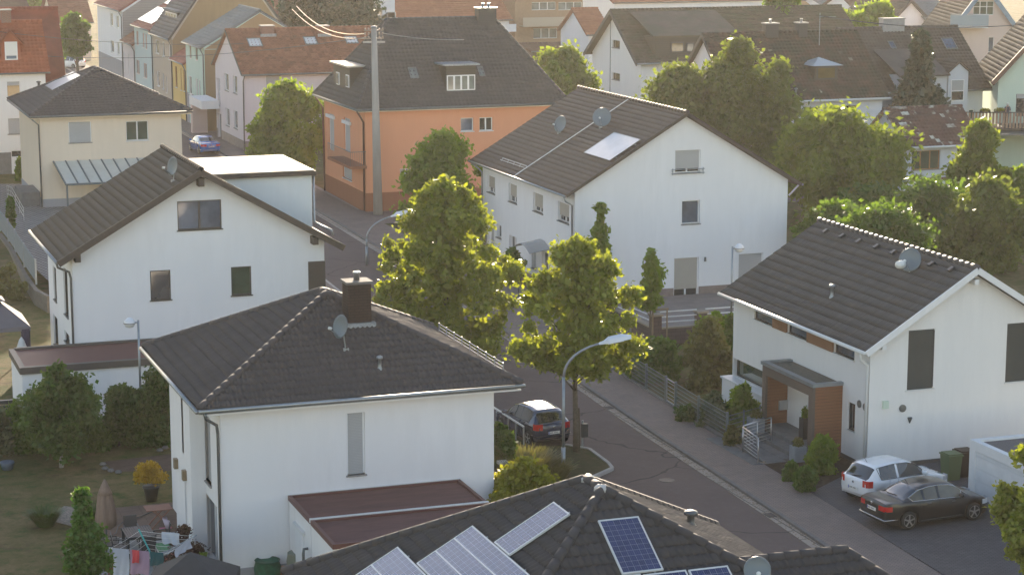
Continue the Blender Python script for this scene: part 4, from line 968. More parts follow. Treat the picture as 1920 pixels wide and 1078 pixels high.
for px, w2 in ((502, .55), (607, .45)):
    p = P.on('F', px, 68); chimney(P, (p.x - w2, p.y - .2, p.z - .3), (p.x + w2, p.y + .8, zat(px, 50, p.x, p.y)), M['brick'], pots=0); MB().box((p.x - w2 - .15, p.y - .35, p.z - .05), (p.x + w2 + .15, p.y - .2, p.z + .2)).build('flashing', M['lead'], P.t)
q = MB(); a = onx(389, 193, X - 1.9); b = onx(414, 207, X); q.box((X - 1.6, 190.5, 2.75), (X + .05, 196.2, 3.5)); q.build('porch_roof', M['warm'], P.t); MB().box((X - 1.5, 195.4, 0), (X - .1, 196.2, 2.75)).build('porch_wall', M['pink'], P.t)
# --- the terrace down the street: facades face the road
def terr(name, label, ya, yb, ze, zr, xr_, wm, tm, over=.35, x1=None, gut=1, plinth=None, base=0, flat_=None):
    H_ = House(name, label, (X, ya, x1 or (2 * xr_ - X), yb), 0, (X - over, ya - .02, (x1 or (2 * xr_ - X)) + over, yb + .02), ze, 'gy', zr, xr_, wm, tm, tk=dict(w=.4, c=.42, amp=.03, step=.05, sub=3), group='houses of the terrace along the far street')
    if gut: H_.gutter([((X - over - .06, ya, ze - .05), (X - over - .06, yb, ze - .05))], M['zinc'], .07); H_.downpipe([(X - over, ya + .1, ze - .1), (X - .06, ya + .12, ze - .7), (X - .06, ya + .12, .1)], M['dzinc'], .06)
    return H_
g = ony(487, 20, 196.75)
T6 = terr('terraced_house', 'pale green terraced house with flat grey roof and bare brown gable, nearest of the terrace', 196.75, 205.5, 7.85, g.z, g.x, M['palegreen'], T_grey)
for a, b in (((355, 84), (359, 110)), ((366, 88), (371, 114)), ((354, 142), (360, 178)), ((367, 147), (371, 182)), ((372, 149), (376, 186))): T6.win('L', a[0], a[1], b[0], b[1], n=1, gm=M['glassy'] if a[1] < 100 else M['glassc'], fm=M['beige'] if a[1] < 100 else None, sil='wsill', rec=.1)
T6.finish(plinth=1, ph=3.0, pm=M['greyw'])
MB().box((X + .06, 196.7, -.2), (T6.x1, 196.76, T6.ze - .2)).build('bare_gable', M['tan'], T6.t)
q = MB(); t = .3; q.add([(X + .06, 196.72, T6.ze - .15), (T6.x1, 196.72, T6.ze - .15), (g.x, 196.72, g.z - .25)], [(0, 1, 2)]); q.build('gable_render', M['tan'], T6.t)
T5 = terr('terraced_house', 'small yellow terraced house with low red roof and brown shutters, between green and beige ones', 205.6, 212.55, 5.7, 8.4, 43.6, M['yellow'], T_pink)
for a, b in (((328, 124), (333, 165)), ((338, 128), (341, 170)), ((343, 130), (347, 172))): T5.win('L', a[0], a[1], b[0], b[1], n=1, gm=M['glassy'], fm=M['wframe'], sil='wsill', rec=.1)
T5.finish()
g4 = ony(372, -8, 212.6)
sl4 = (g4.z - 7.6) / (g4.x - X + .3)
T4 = terr('terraced_house', 'beige terraced house with slate-grey roof and wide white framed dormer', 212.65, 223.4, 7.6, 7.6 + sl4 * 6.3, X + 6, M['beige'], tilemat('tiles_blue_grey', (.15, .15, .16), var=.12))
for a, b in (((291, 74), (298, 102)), ((304, 78), (309, 107)), ((316, 82), (321, 110)), ((294, 133), (300, 163)), ((304, 137), (308, 168)), ((311, 141), (314, 175))): T4.win('L', a[0], a[1], b[0], b[1], n=1, gm=M['glassc'], sil='wsill', rec=.1)
T4.verge(M['dframe'], .06, .2); T4.finish(); MB().add([(X + .05, 212.6, 5.0), (T4.x1, 212.6, 5.0), (T4.x1, 212.6, 7.4), (X + 6, 212.6, T4.rz - .3), (X + .05, 212.6, 7.5)], [(0, 1, 2, 3, 4)]).build('gable_render', M['tan'], T4.t)
q = MB(); q.box((X + 1.1, 215.0, 8.2), (X + 5.5, 221.5, 10.1)); dd = q.build('dormer', M['slateb'], T4.t); MB().box((X + .85, 214.7, 10.1), (X + 6, 221.8, 10.3)).build('dormer_roof', T_grey, dd)
q = MB(); q.box((X + 1.02, 215.3, 8.65), (X + 1.1, 221.2, 9.95)); f = q.build('dormer_window', M['frame'], T4.t); q = MB()
for k in range(4): q.box((X + 1.0, 215.45 + k * 1.45, 8.8), (X + 1.03, 216.7 + k * 1.45, 9.85))
q.build('pane', M['glassc'], f)
T3 = terr('terraced_house', 'light blue terraced house with pink-red roof under white solar panels', 223.5, 234.5, 7.85, 11.6, X + 6, M['paleblue'], T_pink)
for a, b in (((255, 58), (260, 86)), ((267, 62), (271, 90)), ((272, 64), (276, 93)), ((269, 118), (276, 148)), ((255, 112), (262, 140))): T3.win('L', a[0], a[1], b[0], b[1], n=2, gm=M['glassy'] if a[1] < 90 else M['glassc'], fm=M['pink'], sil='wsill', rec=.1)
T3.finish()
panel(T3, 'L', [(256, 36), (300, 12), (322, 22), (282, 45)], 8, 3, fm=M['wsill'], gm=mat('pale_panels', (.42, .46, .48), .2, coat=.8), off=.15); panel(T3, 'L', [(308, 6), (330, -8), (345, -3), (322, 11)], 8, 3, fm=M['wsill'], gm=MATS['pale_panels'], off=.15)
T2 = terr('terraced_house', 'low pinkish terraced house with brown-red roof, squeezed between the light blue and white ones', 234.6, 242.3, 5.6, 8.4, 44, M['pinkw'], T_pred)
for a, b in (((231, 97), (234, 136)), ((240, 100), (243, 140))): T2.win('L', a[0], a[1], b[0], b[1], n=1, gm=M['glassc'], sil=None, rec=.1)
T2.finish()
T1 = terr('terraced_house', 'tall white terraced house with salmon-red roof and grey clad gable, far end of street', 242.4, 260.3, 8.9, 14.0, 47.5, M['cool'], T_pink)
for a, b in (((206, 24), (212, 50)), ((217, 29), (223, 54)), ((207, 75), (214, 100)), ((219, 80), (224, 104))): T1.win('L', a[0], a[1], b[0], b[1], n=1, gm=M['glassc'], sil='wsill', rec=.1)
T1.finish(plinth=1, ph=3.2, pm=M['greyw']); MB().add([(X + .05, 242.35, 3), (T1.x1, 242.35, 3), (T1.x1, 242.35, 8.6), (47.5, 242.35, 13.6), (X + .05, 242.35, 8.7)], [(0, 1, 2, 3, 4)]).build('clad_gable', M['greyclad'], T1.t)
# --- orange house
O = House('orange_house', 'bright orange house with a big grey hipped roof, box dormers and a small balcony', (39.95, 142.6, 54.3, 153.8), 0, (39.3, 142.05, 54.9, 154.3), 7.3, 'hip', 13.0, ((43.2, 148.2), (51.3, 148.2)), M['orange'], T_or, tk=dict(w=.3, c=.36, amp=.05, step=.06, sub=4))
O.soffit(M['cream']); O.gutter([((39.25, 142.0, 7.22), (54.95, 142.0, 7.22)), ((39.25, 142.0, 7.22), (39.25, 154.3, 7.22))], M['dzinc'], .09)
O.downpipe([(39.3, 142.3, 7.1), (39.6, 142.5, 6.7), (39.85, 142.7, 6.3), (39.87, 142.75, .1)], M['copper'], .07); O.downpipe([(39.3, 153.9, 7.1), (39.85, 153.8, 6.3), (39.87, 153.7, .1)], M['copper'], .07)
O.win('F', 864, 222, 888, 246, n=1, gm=M['glassb'], sil='wsill'); O.win('F', 899, 221, 924, 245, n=2, sil='wsill'); O.win('F', 750, 317, 772, 333, n=2, sil='wsill')
O.win('L', 616, 212, 627, 285, n=1, shut=1, sil=None, name='balcony_door'); O.win('L', 645, 220, 657, 288, n=1, shut=1, sil=None, name='balcony_door'); O.win('L', 643, 300, 660, 340, n=1, shut=.95, sil='wsill')
for a, b in ((657, 645), (627, 615)): MB().box((39.8, onx(a, 215, 39.95).y - .2, 5.72), (39.96, onx(b, 215, 39.95).y + .2, 5.95)).build('shutter_box', M['whitew'], O.t)
O.finish(plinth=1, ph=1.35, pm=M['orange_b'])
ya = onx(663, 285, 39.0).y; ybb = onx(630, 275, 39.0).y; zb = 3.3
q = MB(); q.box((38.75, ya, zb - .18), (39.95, ybb + 1.5, zb)); bc = q.build('balcony', M['orange_b'], O.t); q = MB(); n = 22
for i in range(n + 1): y = ya + (ybb + 1.5 - ya) * i / n; q.tube([(38.8, y, zb), (38.8, y, zb + 1)], .012, 4)
for i in range(8): x = 38.8 + i * .15; q.tube([(x, ya + .04, zb), (x, ya + .04, zb + 1)], .012, 4)
q.tube([(39.9, ya + .04, zb + 1), (38.8, ya + .04, zb + 1), (38.8, ybb + 1.5, zb + 1)], .025, 5); q.build('railing', M['dzinc'], bc)
def boxdormer(H, side, corners, depth, clad, roofm, nwin, winrect, fm=None, roofo=.25):
    """flat box dormer whose front face is given by its tl and br pixels"""
    (ax, ay), (bx, by) = corners; A, N, U, V = H.pl[side]; b = onplane((ax + bx) / 2, by, A, N)
    if side == 'F':
        y = b.y; p = ony(ax, ay, y); r = ony(bx, by, y); q = MB(); q.box((p.x, y, r.z - .3), (r.x, y + depth, p.z)); d = q.build('dormer', clad, H.t)
        MB().box((p.x - roofo, y - roofo, p.z), (r.x + roofo, y + depth, p.z + .12)).build('dormer_roof', roofm, d)
        wa = ony(winrect[0], winrect[1], y - .05); wb2 = ony(winrect[2], winrect[3], y - .05); x0, x1, z0, z1 = wa.x, wb2.x, wb2.z, wa.z; q = MB(); e = .07
        q.box((x0, y - .06, z0), (x1, y, z1)); f = q.build('dormer_window', fm or M['frame'], H.t); q = MB(); ww = (x1 - x0) / nwin
        for i in range(nwin): q.box((x0 + ww * i + e, y - .075, z0 + e), (x0 + ww * (i + 1) - e, y - .061, z1 - e))
        q.build('pane', M['glassc'], f)
    else:
        x = b.x; p = onx(ax, ay, x); r = onx(bx, by, x); q = MB(); q.box((x, r.y, r.z - .3), (x + depth, p.y, p.z)); d = q.build('dormer', clad, H.t)
        MB().box((x - roofo, r.y - roofo, p.z), (x + depth, p.y + roofo, p.z + .12)).build('dormer_roof', roofm, d)
        q = MB(); g2 = MB()
        for (a0, b0, a1, b1) in winrect:
            wa = onx(a0, b0, x - .05); wb2 = onx(a1, b1, x - .05); q.box((x - .06, wb2.y, wb2.z), (x, wa.y, wa.z)); g2.box((x - .075, wb2.y + .07, wb2.z + .07), (x - .061, wa.y - .07, wa.z - .07))
        f = q.build('dormer_window', fm or M['frame'], H.t); g2.build('pane', M['glassb'], f)
    return d
boxdormer(O, 'F', ((836, 124), (892, 171)), 3.4, M['slateb'], M['lead'], 4, (838, 142, 891, 169))
boxdormer(O, 'L', ((625, 118), (656, 164)), 3.0, M['slateb'], mat('bright_sheet', (.45, .46, .44), .3, .5), 2, [(630, 135, 636, 160), (648, 140, 654, 165)])
skylight(O, 'F', [(764, 128), (779, 128), (786, 148), (770, 150)]); skylight(O, 'F', [(896, 126), (904, 126), (910, 145), (897, 145)], gm=M['glassc'])
p = O.on('F', 881, 34); chimney(O, (50.0, 147.6, 12.2), (51.35, 148.5, zat(881, 17, 50.7, 147.6)), M['slatecl'], cap=M['steel'], pots=2)
# --- white gabled house top right with broad dormer
xw = 79.6; yn = onx(1200, 118, xw).y; ye = 187.2; zr_w = 0; pr = onx(1142, 20, xw - .4)
W1 = House('white_gable_house', 'white narrow-gabled house with old mossy roof and a wide dark dormer, top right of centre', (80.0, 187.9, 104, 2 * pr.y - 187.9), 0, (79.3, 187.3, 104.6, 2 * pr.y - 187.3), 6.05, 'gx', pr.z, pr.y, M['warm'], T_W, tk=FART)
W1.verge(M['dframe'], .08, .35)
W1.win('L', 1148, 75, 1162, 92, n=1, gm=M['glassy'], fm=M['dframe'], sil='sill'); W1.win('L', 1148, 136, 1162, 152, n=1, gm=M['glassy'], fm=M['dframe'], sil='sill')
W1.gutter([((79.3, 187.2, 5.98), (104.6, 187.2, 5.98))], M['zinc'], .08); W1.finish()
q = MB(); p = onx(1145, 60, 80.0); q.box((79.95, p.y - .03, 0), (80.0, p.y + .03, pr.z - .8)); q.build('seam_strip', M['dzinc'], W1.t)
p0 = W1.on('F', 1240, 108); a = ony(1228, 68, p0.y); b = ony(1330, 66, p0.y); q = MB(); q.box((a.x, p0.y, p0.z - .3), (b.x + 3, p0.y + 3.0, a.z - .1)); d = q.build('dormer', M['slateb'], W1.t)
r = MB(); C_ = W1.on('F', 1195, 40); e_ = Vector((a.x - .3, p0.y - .3, a.z)); r.poly([e_, (b.x + 3.2, p0.y - .3, a.z), (b.x + 3.2, pr.y - .6, pr.z - .15), (a.x - .3, pr.y - .6, pr.z - .15)], .15, (0, 0, 1)); r.build('dormer_roof', T_W, d)
for (x0, y0, x1, y1, m_) in ((1258, 80, 1282, 98, 'glassy'), (1287, 81, 1301, 98, 'glassc')):
    wa, wb2 = ony(x0, y0, p0.y - .05), ony(x1, y1, p0.y - .05); q = MB(); q.box((wa.x, p0.y - .06, wb2.z), (wb2.x, p0.y, wa.z)); f = q.build('dormer_window', M['dframe'], W1.t); MB().box((wa.x + .1, p0.y - .08, wb2.z + .1), (wb2.x - .1, p0.y - .061, wa.z - .1)).build('pane', M[m_], f)
# --- mossy brown roof with glass-topped dormer
xe = 85.1; zr1 = onx(1608, 58, xe)
R1 = House('mossy_roof_house', 'pale house with a broad mossy brown roof and one glass-topped dormer', (71.6, 150.0, 84.7, 2 * zr1.y - 150), 0, (71.2, 149.5, xe, 2 * zr1.y - 149.5), 6.0, 'gx', zr1.z, zr1.y, M['white'], T_moss, tk=MT)
R1.gutter([((71.2, 149.42, 5.93), (85.15, 149.42, 5.93))], M['wzinc'], .1); R1.verge(M['dframe'], .08, .25)
R1.win('F', 1508, 202, 1535, 220, n=1, gm=M['glass'], fm=M['dframe'], shut=0); R1.win('F', 1581, 199, 1606, 224, n=2, fm=M['wframe']); R1.win('F', 1450, 205, 1463, 235, n=1, fm=M['wframe'])
R1.finish()
for px, w2, h in ((1445, .55, 45), (1503, .38, 44)):
    p = ony(px, 62, zr1.y - .2); chimney(R1, (p.x - w2, zr1.y - .5, zr1.z - .7), (p.x + w2, zr1.y + .3, zat(px, h, p.x, zr1.y)), M['slatecl'], pots=1)
p0 = R1.on('F', 1540, 152); a = ony(1528, 124, p0.y); b = ony(1571, 124, p0.y); q = MB(); q.box((a.x, p0.y, p0.z - .2), (b.x, p0.y + 2.6, a.z)); d = q.build('dormer', M['slateb'], R1.t)
r = MB(); c = Vector(((a.x + b.x) / 2 - .3, p0.y + .8, a.z + .62)); e = .35; pp = [Vector((a.x - e, p0.y - e, a.z)), Vector((b.x + e, p0.y - e, a.z)), Vector((b.x + e, p0.y + 2.4, a.z)), Vector((a.x - e, p0.y + 2.4, a.z))]
r.add(pp + [c], [(0, 1, 4), (1, 2, 4), (2, 3, 4), (3, 0, 4), (3, 2, 1, 0)]); r.build('dormer_roof', mat('pale_zinc_sheet', (.42, .46, .47), .35, .4), d)
q = MB(); q.box((a.x + .15, p0.y - .05, p0.z + .1), (b.x - .15, p0.y, a.z - .1)); f = q.build('dormer_window', M['dframe'], R1.t); MB().box((a.x + .28, p0.y - .07, p0.z + .22), (b.x - .28, p0.y - .051, a.z - .18)).build('pane', M['glassy'], f)
q = MB(); p = R1.on('F', 1536, 86); q.tube([p, p + Vector((0, 0, 2.6))], .03, 5); q.tube([p + Vector((0, 0, 2.3)), p + Vector((1.6, .3, 2.25))], .015, 4); q.build('roof_antenna', M['galv'], R1.t)
vent(R1, 'F', 1492, 178, .5, .08)
# --- darker brown neighbour with the gabled bay
xe = 96.9; zq = onx(1795, 50, xe)
R2 = House('gabled_bay_house', 'bluish white house with grey-brown roof and pointed white gabled bay, behind the spruce', (85.6, 154.0, 96.4, 2 * zq.y - 154), 0, (85.3, 153.3, xe, 2 * zq.y - 153.3), 6.0, 'gx', zq.z, zq.y, M['bluew'], T_R2, tk=MT)
R2.gutter([((85.3, 153.2, 5.93), (96.9, 153.2, 5.93))], M['zinc'], .09)
R2.win('F', 1817, 206, 1827, 225, n=1, gm=M['glassg']); R2.finish()
skylight(R2, 'F', [(1764, 73), (1786, 73), (1795, 93), (1773, 94)], gm=M['glassb']); skylight(R2, 'F', [(1664, 79), (1674, 79), (1681, 92), (1670, 93)], gm=M['glassb']); skylight(R2, 'F', [(1718, 72), (1730, 71), (1736, 89), (1727, 90)], gm=M['glassb'])
yb2 = 152.9; l = ony(1779, 135, yb2); r_ = ony(1816, 133, yb2); ap = ony(1797, 118, yb2); q = MB(); xm = mid(l.x, r_.x)
q.add([(l.x, yb2, 0), (r_.x, yb2, 0), (r_.x, yb2, r_.z), (xm, yb2, ap.z), (l.x, yb2, l.z), (l.x, 154, 0), (l.x, 158, l.z), (r_.x, 154, 0), (r_.x, 158, r_.z)], [(0, 1, 2, 3, 4), (5, 0, 4, 6), (1, 7, 8, 2)]); bw = q.build('gabled_bay', M['bluew'], R2.t)
r = MB(); o = .15; k = (ap.z - l.z) / (xm - l.x); e1 = Vector((l.x - o, yb2 - .15, l.z - k * o + .1)); e2 = Vector((r_.x + o, yb2 - .15, l.z - k * o + .1)); tp = Vector((xm, yb2 - .15, ap.z + .12)); dy = Vector((0, 6, 0))
tiles(r, e1 + dy, e1, tp + dy, tp, **dict(MT, th=.1)); tiles(r, e2, e2 + dy, tp, tp + dy, **dict(MT, th=.1)); r.build('bay_roof', T_R2, bw)
wa, wb2 = ony(1783, 150, yb2), ony(1806, 190, yb2); q = MB(); q.box((wa.x, yb2 - .06, wb2.z), (wb2.x, yb2, wa.z)); f = q.build('bay_window', M['frame'], R2.t); MB().box((wa.x + .08, yb2 - .08, wb2.z + .9), (wb2.x - .08, yb2 - .061, wa.z - .05)).build('roller_shutter', M['shut'], f); MB().box((wa.x + .08, yb2 - .08, wb2.z + .12), (wb2.x - .08, yb2 - .062, wb2.z + .82)).build('pane', M['glass'], f)
l2 = ony(1655, 137, 153.1); r2 = ony(1779, 131, 153.1); q = MB(); q.box((88.0, 153.1, 3.2), (l.x - .02, 158, l2.z - .3)); q.build('projecting_wall', M['bluew'], R2.t)
q = MB(); q.poly([(87.7, 152.6, l2.z - .25), (l.x, 152.6, l2.z - .25), (l.x, 157.2, l2.z + 1.6), (87.7, 157.2, l2.z + 1.6)], .12); q.build('lower_roof', T_R2, R2.t)
p = ony(1672, 48, zq.y); chimney(R2, (p.x - 1.0, zq.y - .4, zq.z - .6), (p.x + 1.0, zq.y + .4, zq.z + .75), M['concrete'], pots=0)
# --- small outbuilding with the lichened roof
x0 = 80.1; pr3 = onx(1655, 205, x0 - .2); y0 = 138.0
R3 = House('annex', 'low white annex with patchy dark red roof and wide orange framed window', (80.2, 138.6, 86.3, 2 * pr3.y - 138.6), -1.0, (79.9, y0, 86.7, 2 * pr3.y - y0), 3.5, 'gx', pr3.z, pr3.y, M['bluew'], T_lich, tk=MT)
R3.gutter([((79.9, 137.92, 3.43), (86.7, 137.92, 3.43))], M['wzinc'], .09); R3.win('F', 1710, 284, 1762, 317, n=3, fm=M['wframe'], gm=M['glassg']); R3.win('F', 1795, 278, 1812, 315, n=1, fm=M['dframe']); R3.win('F', 1723, 345, 1758, 400, n=1, shut=1, sm=M['wplast'])
R3.finish(); q = MB(); zz = ony(1720, 337, 138.55).z; q.box((81.0, 138.5, zz - .1), (86.3, 138.6, zz + .1)); q.build('red_band', mat('red_brown_paint', (.14, .05, .05), .6), R3.t)
# --- pink house with blue trim
y0 = 210; la = ony(1775, 42, y0); apx = ony(1838, -30, y0); rr_ = ony(1906, 82, y0); k = (apx.z - rr_.z) / (rr_.x - apx.x); lx = apx.x - (apx.z - rr_.z) / k
R4 = House('pink_house', 'pale pink house with blue roof edges, gable glazing and a railed balcony, top right', (lx + .8, y0 + .6, rr_.x - .6, 225), 0, (lx, y0, rr_.x + .3, 226), rr_.z - .1, 'gy', apx.z, apx.x, M['pink'], T_R2, tk=FART)
R4.verge(M['bframe'], .1, .5); R4.win('F', 1866, 70, 1879, 94, n=2, mull=.7, gm=M['glassg'], sil='wsill'); R4.win('F', 1838, 68, 1845, 110, n=1, mull=.35, gm=M['glassb'], sil='wsill'); R4.win('F', 1814, 2, 1846, 27, n=3, mull=.6, gm=M['glassg'], sil=None); R4.finish()
l_, r_ = ony(1787, 27, y0 - 1.2), ony(1849, 27, y0 - 1.2); tz = ony(1800, 50, y0 - 1.2).z; q = MB(); q.box((l_.x, y0 - 1.2, tz - .15), (r_.x, y0 + .62, tz)); bc = q.build('balcony', M['wsill'], R4.t); q = MB(); q.box((l_.x, y0 - 1.2, tz + .1), (r_.x, y0 - 1.17, l_.z - .1)); q.beam((l_.x, y0 - 1.2, l_.z), (r_.x, y0 - 1.2, l_.z), .06, .06); q.build('railing', mat('blue_grey_panel', (.24, .30, .34), .4), bc)
# --- pale green house with the balcony
y0 = 150; la = ony(1860, 155, y0); k = ony(1920, 78, y0); sl5 = (k.z - la.z) / (k.x - la.x); xr5 = la.x + 6
R5 = House('green_house', 'pale green gabled house with brown edges and wooden balcony, at the right edge', (la.x + .6, y0 + .6, la.x + 11.4, y0 + 11), -1, (la.x, y0, la.x + 12, y0 + 11.5), la.z, 'gy', la.z + sl5 * 6, xr5, M['mint'], T_R2, tk=MT)
R5.verge(mat('red_brown_board', (.12, .055, .04), .6), .1, .35); R5.win('F', 1893, 175, 1917, 216, n=2, shut=.2, sil=None, name='balcony_door', fm=M['dframe']); R5.finish()
yb3 = 147.8; l_, r_ = ony(1833, 206, yb3), ony(1925, 222, yb3); zt5 = ony(1880, 212, yb3).z; zb5 = ony(1880, 238, yb3).z
q = MB(); q.box((l_.x, yb3, zb5 - .25), (l_.x + 13, y0 + .6, zb5)); bc = q.build('balcony', M['brownw'], R5.t)
q = MB(); n = 46
for i in range(n): x = l_.x + i * .27; q.box((x, yb3 - .03, zb5 - .1), (x + .16, yb3, zt5))
for i in range(9): y = yb3 + .1 + i * .27; q.box((l_.x - .03, y, zb5 - .1), (l_.x, y + .16, zt5))
q.build('railing', mat('varnished_balcony_wood', (.32, .19, .12), .5, var=.3, vs=4), bc); MB().box((l_.x - .06, yb3 - .08, zt5), (l_.x + 13, yb3 + .05, zt5 + .07)).build('handrail', M['brownw'], bc)
MB().box((l_.x + 1.0, y0 - .3, -1), (l_.x + 12, y0 + .55, zb5 - .26)).build('ground_floor_wall', M['mint'], R5.t)
q = MB(); zc = ony(1880, 250, 146.5).z; q.box((ony(1880, 250, 145.5).x, 145.5, zc - .1), (l_.x + 13, yb3 + 1.5, zc + .02)); 
for x in (ony(1882, 250, 145.5).x, l_.x + 8): q.beam((x, 145.6, -1), (x, 145.6, zc), .18, .18)
q.build('terrace_roof', M['dzinc'], R5.t)
for px in (1848, 1872):
    p = ony(px, 207, yb3 - .15); 

def swivel(H_, ang):      # the two houses on the right stand at an angle to the street
    c = Vector((H_.roof[0], H_.roof[1], 0)); o = H_.t.location.copy(); m = Matrix.Rotation(ang, 3, 'Z'); H_.t.location = c + m @ (o - c); H_.t.location.z = o.z; H_.t.rotation_euler = (0, 0, ang)
swivel(R5, R(-24)); swivel(R4, R(-20))
# ============================================================= trees and plants
bark = mat('bark_grey_brown', (.12, .095, .07), .9, var=.35, vs=5, bump=.7, bs=18); barkd = mat('bark_dark', (.06, .048, .038), .9, var=.3, vs=5, bump=.7)
L_plane = leafmat('leaf_maple', (.155, .195, .035), (.26, .27, .05), .48); L_mid = leafmat('leaf_mid_green', (.12, .185, .032), (.20, .26, .045), .58)
L_dark = leafmat('leaf_dark', (.07, .12, .028), (.11, .18, .04), .48); L_willow = leafmat('leaf_willow', (.12, .165, .032), (.20, .24, .045), .55); L_birch = leafmat('leaf_birch', (.095, .125, .035), (.15, .185, .05), .5)
L_con = leafmat('needles', (.030, .050, .030), (.050, .075, .042), .15); L_fir = leafmat('bright_shrub', (.05, .12, .022), (.09, .17, .03), .4); L_yel = leafmat('leaf_yellow', (.38, .24, .02), (.5, .33, .04), .35)
L_yg = leafmat('leaf_yellow_green', (.17, .19, .02), (.30, .28, .03), .45); L_red = leafmat('leaf_purple', (.06, .03, .028), (.10, .05, .04), .25); L_brown = leafmat('leaf_dull_brown', (.11, .105, .045), (.15, .155, .055), .4)
L_gr = leafmat('grass_blades', (.13, .13, .05), (.22, .19, .09), .3); L_gg = leafmat('grass_green', (.05, .09, .03), (.09, .13, .04), .3); L_pinkf = leafmat('pink_petals', (.5, .12, .2), (.6, .25, .3), .3)
def leaves(mb, C, Rr, n, size, shell=.55, flat=.0, elong=1.5, droop=0.):
    """n leaf faces in the ellipsoid C, Rr (3 radii)"""
    if n < 1: return
    d = RNG.normal(size=(n, 3)); d /= np.linalg.norm(d, axis=1)[:, None]
    r = (shell + (1 - shell) * RNG.random(n)) ** .8 * (1 + RNG.normal(0, .09, n))
    P = np.array(C) + d * r[:, None] * np.array(Rr)
    a = RNG.normal(size=(n, 3)) + d * .25; a[:, 2] -= droop; a /= np.linalg.norm(a, axis=1)[:, None]
    b = np.cross(a, RNG.normal(size=(n, 3))); b /= np.linalg.norm(b, axis=1)[:, None] + 1e-9
    s = size * (.65 + .7 * RNG.random(n))[:, None]; a = a * s * elong * .5; b = b * s * .5
    c = np.cross(a, b); c /= np.linalg.norm(c, axis=1)[:, None] + 1e-9; c = c * s * .12
    V = np.stack([P - a, P + b + c, P + a, P - b + c], 1).reshape(-1, 3)
    F = np.arange(4 * n).reshape(-1, 4); mb.addarr(V, F)
PROF = {
 'oval': lambda t: math.sin(math.pi * min(1, (t * .86 + .1))) ** .62,
 'egg': lambda t: max(.1, math.sin(math.pi * min(.99, t * .86 + .12) ** .8)) ** .62,
 'pyr': lambda t: max(.06, (1 - t) ** .8) * min(1, .75 + t * 2.5),
 'cone': lambda t: max(.03, (1 - t) ** .95),
 'col': lambda t: .55 + .45 * math.sin(math.pi * (t * .9 + .05)) if t < .9 else .4,
 'round': lambda t: math.sqrt(max(.02, 1 - (2 * t - .95) ** 2)),
 'bush': lambda t: math.sqrt(max(.03, 1 - (t * 1.02) ** 2.4)),
}
def tree(name, label, base, H, Rad, z0, lm, prof='oval', nclump=60, rc=None, n=8000, size=None, trunk=.14, bm=None, lean=(0, 0), ry=None, group=None, cat='tree', shell=.3, elong=1.5, droop=0., seed=1, asym=0., loose=1.0, inner=True, branches=14):
    rnd = random.Random(seed); bx, by, bz = base; px = scl(bx, by) * 1024 / 1920
    size = size or max(.085, 3.6 / px); ry = ry or Rad; pf = PROF[prof]
    t = thing(name, label, cat, base, group); cr = MB(); cl = []
    rc = rc or Rad * .34
    for i in range(nclump):
        h = rnd.random(); env = pf(h); 
        ang = rnd.uniform(0, 2 * math.pi); rr = env * (rnd.random() ** .42) * (1 + .07 * math.sin(3 * ang + seed) + .09 * math.sin(5 * ang + 2 * h * 6 + seed)) * loose
        k = max(0, rr - rc * .55 / Rad); x = bx + lean[0] * h + math.cos(ang) * k * Rad * (1 + asym * math.cos(ang)); y = by + lean[1] * h + math.sin(ang) * k * ry; z = bz + z0 + (H - z0) * h
        s = rc * rnd.choice((.45, .6, .8, 1.0, 1.25)) * (.5 + .5 * min(1, env + .25)); cl.append((x, y, z, s * .8))
    tot = sum(c[3] ** 2 for c in cl)
    for x, y, z, s in cl:
        m = int(n * s * s / tot); zz = min(z, bz + H - s * .5)
        leaves(cr, (x, y, zz), (s, s * (ry / Rad) ** .5, s * .85), m, size, shell, elong=elong, droop=droop)
        leaves(cr, (x, y, zz), (s * 1.6, s * 1.6, s * 1.4), m // 3, size, .4, elong=elong)
    if inner:
        for k in range(7):
            h = (k + .5) / 7; e = pf(h) * .55
            leaves(cr, (bx + lean[0] * h, by + lean[1] * h, bz + z0 + (H - z0) * h), (Rad * e, ry * e, (H - z0) * .12), n // 60, size * 1.7, .0)
    cr.build('crown', lm, t)
    if trunk:
        tb = MB(); top = Vector((bx + lean[0] * .7, by + lean[1] * .7, bz + z0 + (H - z0) * .75)); b0 = Vector((bx, by, bz - .1)); pts = [b0.lerp(top, k / 5) + Vector((rnd.uniform(-.06, .06), rnd.uniform(-.06, .06), 0)) * (k > 0) for k in range(6)]
        tb.tube(pts, [trunk * 1.15, trunk, trunk * .85, trunk * .62, trunk * .42, trunk * .15], 8)
        for x, y, z, s in rnd.sample(cl, min(branches, len(cl))):
            f = max(.25, min(.95, ((z - bz) * .75) / max(.1, (top.z - bz)))); p = b0.lerp(top, f * .9); q_ = Vector((x, y, z)); mid_ = p.lerp(q_, .5) + Vector((0, 0, .12 * (q_ - p).length))
            tb.tube([p, mid_, q_], [trunk * .33, trunk * .2, trunk * .06], 5)
        tb.build('trunk', bm or bark, t, smooth=True)
    return t
